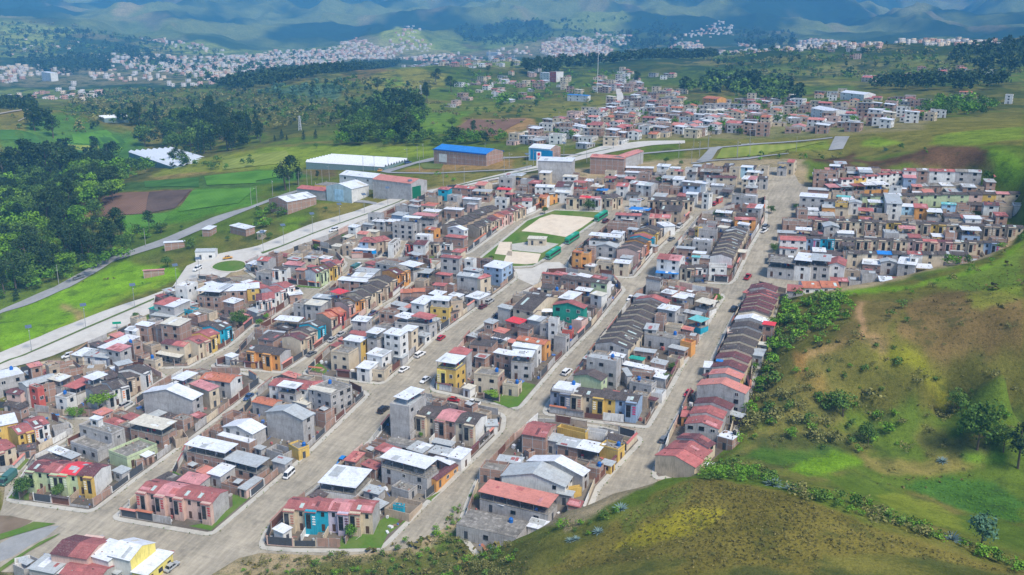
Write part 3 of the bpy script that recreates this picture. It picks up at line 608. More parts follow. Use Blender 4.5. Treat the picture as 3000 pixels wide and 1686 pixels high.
for a_, b_, k in (('I 1030,512 1500,488', 'I 1045,738 1460,706', 2), ('I 1502,488 1925,465', 'I 1462,706 1760,652', 3), ('I 1940,470 2573,450', 'I 1780,690 2400,600', 0), ('I 1240,730 1700,700', 'I 1300,880 1620,830', 0), ('I 1450,380 2000,345', 'I 1460,440 2000,440', 1), ('I 2050,330 2573,275', 'I 2080,420 2573,400', 0),
        ('L 540,1015 800,985', 'L 560,1085 930,1080', 0), ('L 0,985 250,1010', 'L 0,1060 330,1100', 1), ('L 330,1105 600,1110', 'L 480,1180 700,1250', 1), ('L 480,1090 740,1100', 'L 560,1130 760,1150', 4), ('L 700,1000 900,1030', 'L 780,1080 950,1085', 1),
        ('J 0,420 190,415', 'J 0,520 230,480', 0), ('W 560,405 720,380', 'W 560,430 740,410', 4), ('J 1650,345 1900,330', 'J 1680,400 1860,400', 5), ('M 840,1000 960,905', 'M 1150,1030 1400,900', 2), ('K 2110,330 2573,290', 'K 2050,435 2573,395', 4), ('N 300,1190 600,1105', 'N 620,1165 1080,1070', 4)):
    strip('crop_field', a_, b_, CR[k], .35, 6, 24)
# ================================================================ houses
GH = plane_h; MAXW = 24
HOUSES = []      # every building volume: dict with frame, size, geometry parts
OCC = []         # footprints
def pgnd(x, y, h):
    d = np.array([(x - CX) / F, CPI - (y - CY) / F * SPI, -(y - CY) / F * CPI - SPI])
    t = (plane_h(0, 0) + h - CAMZ) / (d[2] - (plane_h(d[0], d[1]) - plane_h(0, 0))); return d * t
def frame(t, p0, p2, p1, h):
    P0 = pgnd(*px(*p0), h); P2 = pgnd(*px(*p2), h); P1 = pgnd(*px(*p1), h)
    a = Vector(P2[:2]) - Vector(P0[:2]); L_ = a.length; a.normalize(); b = Vector((-a.y, a.x)); d = (Vector(P1[:2]) - Vector(P0[:2])).dot(b)
    return Vector(P0[:2]), a, b, L_, d
M_frame = flat('window_frame', (.55,.54,.52), .5); M_dkframe = flat('dark_frame', (.05,.05,.055), .4)
def win_mesh(kind):
    g = Geo(); fm = M_frame if kind == 'w' else M_dkframe
    t = .09 if kind == 'w' else .06
    g.box(-.5, -.06, 0, -.5 + t, .02, 1, fm); g.box(.5 - t, -.06, 0, .5, .02, 1, fm); g.box(-.5 + t, -.06, 1 - t * .8, .5 - t, .02, 1, fm); g.box(-.5 + t, -.06, 0, .5 - t, .02, t * .8, fm)
    if kind == 'w': g.box(-.03, -.05, .07, .03, .02, .93, fm)
    if kind == 't': g.box(-.5 + t, -.05, .44, .5 - t, .02, .5, fm); g.box(-.02, -.05, .05, .02, .02, .44, fm)
    g.box(-.5 + t, -.025, t * .8, .5 - t, 0, 1 - t * .8, glass()); return g
WG = {k: win_mesh(k) for k in 'wdt'}
WM = {}
M_door = flat('door_brown', (.10,.055,.035), .6); M_gate = flat('gate_dark', (.07,.075,.085), .5); M_slab = None
M_rebar = flat('rust', (.12,.07,.05), .9); M_clut = flat('clutter_grey', (.33,.32,.31)); M_post = flat('post_grey', (.3,.29,.28))
ACC = {'c': (.45,.2,.14), 'w': (.7,.25,.1), 'y': (.8,.75,.62), 'B': (.78,.8,.8), 'k': (.50,.07,.07), 'l': (.75,.76,.6), 'o': (.78,.72,.6), 'P': (.12,.05,.08), 'S': (.55,.04,.14), 'n': (.7,.62,.5), 'r': (.8,.75,.7)}
class Part:
    def __init__(s, name, geo=None, mat=None, key=None, subs=None, label=None): s.name = name; s.geo = geo; s.mat = mat or Matrix(); s.key = key; s.subs = subs or []; s.label = label
def window(kind, u, z, w_, h_, side, W, L_):
    """u along the side, side 'f' y=0, 'b' y=W, '0' x=0, '1' x=L"""
    S_ = Matrix.Diagonal((w_, 1, h_, 1))
    if side == 'f': m = Matrix.Translation((u, -.012, z))
    elif side == 'b': m = Matrix.Translation((u, W + .012, z)) @ Matrix.Rotation(math.pi, 4, 'Z')
    elif side == '0': m = Matrix.Translation((-.012, u, z)) @ Matrix.Rotation(-math.pi / 2, 4, 'Z')
    else: m = Matrix.Translation((L_ + .012, u, z)) @ Matrix.Rotation(math.pi / 2, 4, 'Z')
    return Part('window', WG[kind], m @ S_, key=kind)
def make(P0, a, b, L_, W, h, typ, rc, wc, ends, front, opts, rnd, name='house', base=None):
    """one building: P0 corner (y=0 side), a along x, b = rot90(a) along y. front: sides that carry the facade"""
    cor = [P0, P0 + a * L_, P0 + a * L_ + b * W, P0 + b * W]
    gz = [float(GH(c.x, c.y)) for c in cor]; z0 = min(gz) - .5; zc = sum(gz) / 4
    O = Matrix(((a.x, b.x, 0, P0.x), (a.y, b.y, 0, P0.y), (0, 0, 1, z0), (0, 0, 0, 1)))
    H_ = zc + h - z0; parts = []; lift = .5 + (zc - min(gz))
    wm = wall(wc); rm = roof(rc); nst = max(1, int(round(h / 2.7))); sh = h / nst
    g = Geo(); body = H_
    term = 'T' in opts
    top_open = typ == 'O' or 'O' in opts
    if top_open: body = H_ - (2.3 if h > 4 else h - .15)
    if typ == 'y':
        t = .15; g.box(0, 0, 0, L_, t, H_, wm); g.box(0, W - t, 0, L_, W, H_, wm); g.box(0, t, 0, t, W - t, H_ * rnd.uniform(.85, 1), wm); g.box(L_ - t, t, 0, L_, W - t, H_ * rnd.uniform(.85, 1), wm)
        if W > 3 and L_ > 3:
            g.box(t, W * .55, 0, L_ * .6, W * .55 + t, H_ * .8, wm)
        parts.append(Part('wall', g))
        f = Geo(); f.box(t, t, 0, L_ - t, W - t, lift + .12, roof('s')); parts.append(Part('floor', f))
        if rnd.random() < .5 and L_ > 3 and W > 3:
            c = Geo(); cx_, cy_ = rnd.uniform(.3, L_ - 2.5), rnd.uniform(.3, W - 2.5); z_ = H_ - .1
            c.slab([(cx_, cy_, z_), (cx_ + 2.2, cy_, z_), (cx_ + 2.2, cy_ + 2.2, z_ + .3), (cx_, cy_ + 2.2, z_ + .3)], .06, roof(rnd.choice('wzz'))); parts.append(Part('awning', c))
    else:
        rise = {'g': .13 * W, 't': .13 * L_}.get(typ, 0) if not top_open else 0
        if 'R' in opts: rise *= 1.5
        em = wall(ends) if ends else wm
        bot = [(0, 0, 0), (L_, 0, 0), (L_, W, 0), (0, W, 0)]
        mono = min(.6, .09 * W) if typ == 'm' and not top_open else 0
        tp = [(0, 0, body), (L_, 0, body), (L_, W, body + mono), (0, W, body + mono)]
        g.poly([bot[0], bot[1], tp[1], tp[0]], wm); g.poly([bot[2], bot[3], tp[3], tp[2]], wm)
        if typ == 'g' and not top_open:
            g.poly([bot[1], bot[2], tp[2], (L_, W / 2, body + rise), tp[1]], em); g.poly([bot[3], bot[0], tp[0], (0, W / 2, body + rise), tp[3]], em)
        elif typ == 't' and not top_open:
            g.f.pop(); g.f.pop(); g.m.pop(); g.m.pop(); g.v = []
            g.poly([bot[0], bot[1], tp[1], (L_ / 2, 0, body + rise), tp[0]], wm); g.poly([bot[2], bot[3], tp[3], (L_ / 2, W, body + rise), tp[2]], wm)
            g.poly([bot[1], bot[2], tp[2], tp[1]], em); g.poly([bot[3], bot[0], tp[0], tp[3]], em)
        else: g.poly([bot[1], bot[2], tp[2], tp[1]], em); g.poly([bot[3], bot[0], tp[0], tp[3]], em)
        # bays that project from a terrace facade
        bay = []
        if term:
            hb = h > 4.2; bw = L_ * .5; pr = 1.1
            for fs in front:
                if fs in 'fb':
                    x0 = L_ * .48 if rnd.random() < .5 or 'E' in opts else .02; x1 = x0 + bw - .02
                    if fs == 'f': g.box(x0, -pr, 0, x1, 0, body - .02, wm)
                    else: g.box(x0, W, 0, x1, W + pr, body - .02, wm)
                    bay.append((fs, x0, x1, pr))
        parts.append(Part('wall', g))
        # roof
        ov, t = .32, .10; r = Geo(); zt = body + .03
        if top_open:
            s_ = Geo(); s_.box(-.05, -.05, body - .1, L_ + .05, W + .05, body + .05, roof('s')); parts.append(Part('terrace', s_))
            nx = max(2, int(L_ / 3.5) + 1)
            for i in range(nx):
                for yy in (.15, W - .27):
                    ps = Geo(); parts.append(Part('post', ps)); x_ = .15 + (L_ - .42) * i / (nx - 1); ps.box(x_, yy, body + .05, x_ + .12, yy + .12, H_ + (.35 if yy > 1 else 0), M_post)
            if 'W' in opts:
                pw = Geo(); pw.box(.0, .0, body + .05, L_, .12, body + .95, wm); pw.box(0, W - .12, body + .05, L_, W, body + .95, wm); parts.append(Part('parapet', pw))
            r.slab([(-ov, -ov, H_), (L_ + ov, -ov, H_), (L_ + ov, W + ov, H_ + .4), (-ov, W + ov, H_ + .4)], .09, rm)
            cl = s_
            for _ in range(3):
                x_, y_ = rnd.uniform(.5, max(.6, L_ - 1.2)), rnd.uniform(.3, max(.4, W - 1)); cl.box(x_, y_, body + .05, x_ + rnd.uniform(.3, .9), y_ + rnd.uniform(.2, .6), body + rnd.uniform(.5, 1.3), flat(*rnd.choice([('cloth_blue', (.1,.2,.5)), ('cloth_red', (.5,.06,.08)), ('clutter_grey', (.33,.32,.31)), ('cloth_white', (.7,.7,.7))])))
        elif typ == 'g':
            r.slab([(-.06, -ov, zt - ov * .26), (L_ + .06, -ov, zt - ov * .26), (L_ + .06, W / 2, zt + rise), (-.06, W / 2, zt + rise)], t, rm)
            r.slab([(-.06, W / 2, zt + rise), (L_ + .06, W / 2, zt + rise), (L_ + .06, W + ov, zt - ov * .26), (-.06, W + ov, zt - ov * .26)], t, rm)
            for fs, x0, x1, pr in bay:
                z1 = zt - ov * .26
                if fs == 'f': r.slab([(x0 - .1, -pr - .25, z1 - .22), (x1 + .1, -pr - .25, z1 - .22), (x1 + .1, -ov + .01, z1 - .004), (x0 - .1, -ov + .01, z1 - .004)], t, rm)
                else: r.slab([(x0 - .1, W + ov - .01, z1 - .004), (x1 + .1, W + ov - .01, z1 - .004), (x1 + .1, W + pr + .25, z1 - .22), (x0 - .1, W + pr + .25, z1 - .22)], t, rm)
        elif typ == 't':
            r.slab([(-ov, -ov, zt - ov * .26), (L_ / 2, -ov, zt + rise), (L_ / 2, W + ov, zt + rise), (-ov, W + ov, zt - ov * .26)], t, rm)
            r.slab([(L_ / 2, -ov, zt + rise), (L_ + ov, -ov, zt - ov * .26), (L_ + ov, W + ov, zt - ov * .26), (L_ / 2, W + ov, zt + rise)], t, rm)
        elif typ == 'm':
            r.slab([(-ov, -ov, zt), (L_ + ov, -ov, zt), (L_ + ov, W + ov, zt + mono), (-ov, W + ov, zt + mono)], t, rm)
        elif typ == 's':
            r.box(.0, .0, body, L_, W, body + .14, rm)
            if 'N' not in opts:
                pp = Geo(); ph = rnd.choice([.35, .5, .8]); tt = .14; z_ = body + .14
                pp.box(0, 0, z_, L_, tt, z_ + ph, wm); pp.box(0, W - tt, z_, L_, W, z_ + ph, wm); pp.box(0, tt, z_, tt, W - tt, z_ + ph, wm); pp.box(L_ - tt, tt, z_, L_, W - tt, z_ + ph, wm)
                parts.append(Part('parapet', pp))
            if rnd.random() < .7:
                st = r
                for x_ in (.2, L_ - .35):
                    for y_ in (.2, W - .35):
                        st.box(x_, y_, body + .14, x_ + .2, y_ + .2, body + rnd.uniform(.7, 1.4), M_clut)
            if rnd.random() < .6:
                cl = r
                for _ in range(5):
                    x_, y_ = rnd.uniform(.4, max(.5, L_ - 1)), rnd.uniform(.4, max(.5, W - 1)); cl.box(x_, y_, body + .14, x_ + rnd.uniform(.2, .8), y_ + rnd.uniform(.2, .8), body + .14 + rnd.uniform(.1, .5), rnd.choice([M_clut, M_rebar, roof('z'), wall('b')]))
        if typ != 's' and L_ > 3 and W > 3:      # mended sheets and weights on the roof
            pal = {'r': 'rmpR', 'R': 'Rrpa', 'm': 'rmq', 'k': 'kqksz', 'w': 'zwcwz', 'z': 'zwzr', 'o': 'oar', 'a': 'Rap', 'p': 'prR', 'c': 'cwz', 'q': 'qkr'}.get(rc, 'wz')
            for _ in range(rnd.choice([0, 1, 2, 3, 4])):
                x_ = rnd.uniform(0, L_ - 1.3); pw_ = rnd.choice([.9, 1.1, 2.0, 2.9]); pw_ = min(pw_, L_ - x_); pm = roof(rnd.choice(pal)); pz = rnd.uniform(.012, .03)
                if top_open: f_ = lambda y: H_ + .4 * (y + ov) / (W + 2 * ov); y0_, y1_ = sorted((rnd.uniform(-ov, W), rnd.uniform(0, W + ov)))
                elif typ == 'm': f_ = lambda y: zt + mono * (y + ov) / (W + 2 * ov); y0_, y1_ = sorted((rnd.uniform(-ov, W), rnd.uniform(0, W + ov)))
                elif typ == 'g':
                    lo_ = rnd.random() < .5; y0_, y1_ = sorted((rnd.uniform(-ov, W * .3), rnd.uniform(W * .2, W / 2 - .05))) if lo_ else sorted((rnd.uniform(W / 2 + .05, W * .8), rnd.uniform(W * .7, W + ov)))
                    f_ = lambda y: zt - ov * .26 + (rise + ov * .26) * (1 - abs(y - W / 2) / (W / 2 + ov))
                else: break
                if y1_ - y0_ > .6: r.slab([(x_, y0_, f_(y0_) + pz), (x_ + pw_, y0_, f_(y0_) + pz), (x_ + pw_, y1_, f_(y1_) + pz), (x_, y1_, f_(y1_) + pz)], .03, pm)
            if typ in 'gm' or top_open:
                for _ in range(rnd.choice([0, 2, 4])):
                    x_, y_ = rnd.uniform(.3, L_ - .6), rnd.uniform(.3, W - .6)
                    zz = H_ + .4 * (y_ + ov) / (W + 2 * ov) if top_open else zt + mono * (y_ + ov) / (W + 2 * ov) if typ == 'm' else zt - ov * .26 + (rise + ov * .26) * (1 - abs(y_ - W / 2) / (W / 2 + ov))
                    r.box(x_, y_, zz - .05, x_ + rnd.uniform(.2, .5), y_ + .2, zz + .18, rnd.choice([M_clut, M_rebar, wall('b')]))
        parts.append(Part('roof', r))
        if typ in 'gt' and h > 4.5 and not top_open and rnd.random() < .3 and rc in 'rkmoRz':
            q = Geo()    # a translucent skylight sheet
            if typ == 'g':
                x_ = rnd.uniform(.2, max(.3, L_ - 1.6)); k0, k1 = .25, .75
                zf = lambda k: zt - ov * .26 + (rise + ov * .26) * k + .02
                yf = lambda k: -ov + (W / 2 + ov) * k
                if 'f' in front or True: q.slab([(x_, yf(k0), zf(k0)), (x_ + 1, yf(k0), zf(k0)), (x_ + 1, yf(k1), zf(k1)), (x_, yf(k1), zf(k1))], .015, flat('skylight_sheet', (.45,.55,.52), .4))
                parts.append(Part('skylight', q))
        # windows and doors
        nwall = 'B' if 'Bl' in opts else None
        for side in 'fb01':
            ln = L_ if side in 'fb' else W
            if side in '01' and ends == 'x': continue
            if term and side in front:
                if side in 'fb':
                    fsb = [b_ for b_ in bay if b_[0] == side][0]; _, x0, x1, pr = fsb
                    mv = Matrix.Translation((0, -pr if side == 'f' else pr, 0)); bw = x1 - x0
                    tall = h > 4.2; wz = lift + (1.2 if tall else .9); wh = (h - 2.1) if tall else 1.5
                    flip = rnd.random() < .5; wx = x0 + bw * (.3 if not flip else .7); ax = x0 + bw * (.8 if not flip else .2)
                    p_ = window('t', wx, wz, bw * .42, wh, side, W, L_); p_.mat = mv @ p_.mat; parts.append(p_)
                    am = flat('accent_' + wc, ACC.get(wc, (.6,.55,.5)))
                    tr = Geo(); 
                    z9 = lift + h * .38; z8 = min(z9 + (2.48 if tall else 1.0), h + lift - .4)
                    if side == 'f': tr.box(ax - .05, -pr - .03, z9, ax + .05, -pr + .02, z8, am)
                    else: tr.box(ax - .05, W + pr - .02, z9, ax + .05, W + pr + .03, z8, am)
                    for k in range(4 if tall else 2):
                        zz = lift + h * .38 + k * .72
                        if zz > h + lift - .7: break
                        if side == 'f': tr.box(ax - bw * .14, -pr - .09, zz, ax + bw * .14, -pr + .02, zz + .32, am)
                        else: tr.box(ax - bw * .14, W + pr - .02, zz, ax + bw * .14, W + pr + .09, zz + .32, am)
                    parts.append(Part('trim', tr))
                    xo = (x1 + L_) / 2 if x0 < L_ * .3 else x0 / 2
                    if tall: parts.append(window('d', xo, lift + h - 1.9, .85, 1.25, side, W, L_))
                    dg = Geo(); dg.box(-.45, -.03, 0, .45, .02, 2.05, M_door); S2 = window('d', xo, lift + .1, 1, 1, side, W, L_).mat; parts.append(Part('door', dg, S2))
                else:
                    for s_ in range(nst): parts.append(window('d', ln * .3, lift + s_ * sh + 1, 1, 1.2, side, W, L_)); parts.append(window('d', ln * .7, lift + s_ * sh + 1, 1, 1.2, side, W, L_))
                continue
            if side not in front and (term or rnd.random() < .45 or name != 'house'): continue
            nw = max(1, min(3, int(ln / 3.2)))
            top = nst if not top_open else max(1, int((body - .5) / 2.7))
            if top_open and body < 2: continue
            for s_ in range(top):
                if lift + s_ * sh + 2.2 > body: continue
                for i in range(nw):
                    if side not in front and rnd.random() < .55: continue
                    u = ln * (i + .5) / nw
                    if s_ == 0 and i == 0 and side in front:
                        dg = Geo(); dg.box(-.5, -.03, 0, .5, .02, 2.1, rnd.choice([M_door, M_gate, M_gate])); S2 = window('d', u, lift + .05, 1, 1, side, W, L_).mat; parts.append(Part('door', dg, S2)); continue
                    parts.append(window(rnd.choice('wdd'), u, lift + s_ * sh + .95, rnd.uniform(1.0, 1.6), rnd.uniform(1.0, 1.35), side, W, L_))
    HOUSES.append(dict(O=O, parts=parts, typ=typ, rc=rc, wc=wc, h=h, L=L_, W=W, name=name, pos=Vector((O.translation.x, O.translation.y, z0)) + Vector((*(a * L_ / 2 + b * W / 2), 0)), opts=opts, top=z0 + body, block=None, lift=lift, front=front))
    OCC.append([(c.x, c.y) for c in cor])
    return HOUSES[-1]
HRND = random.Random(5)
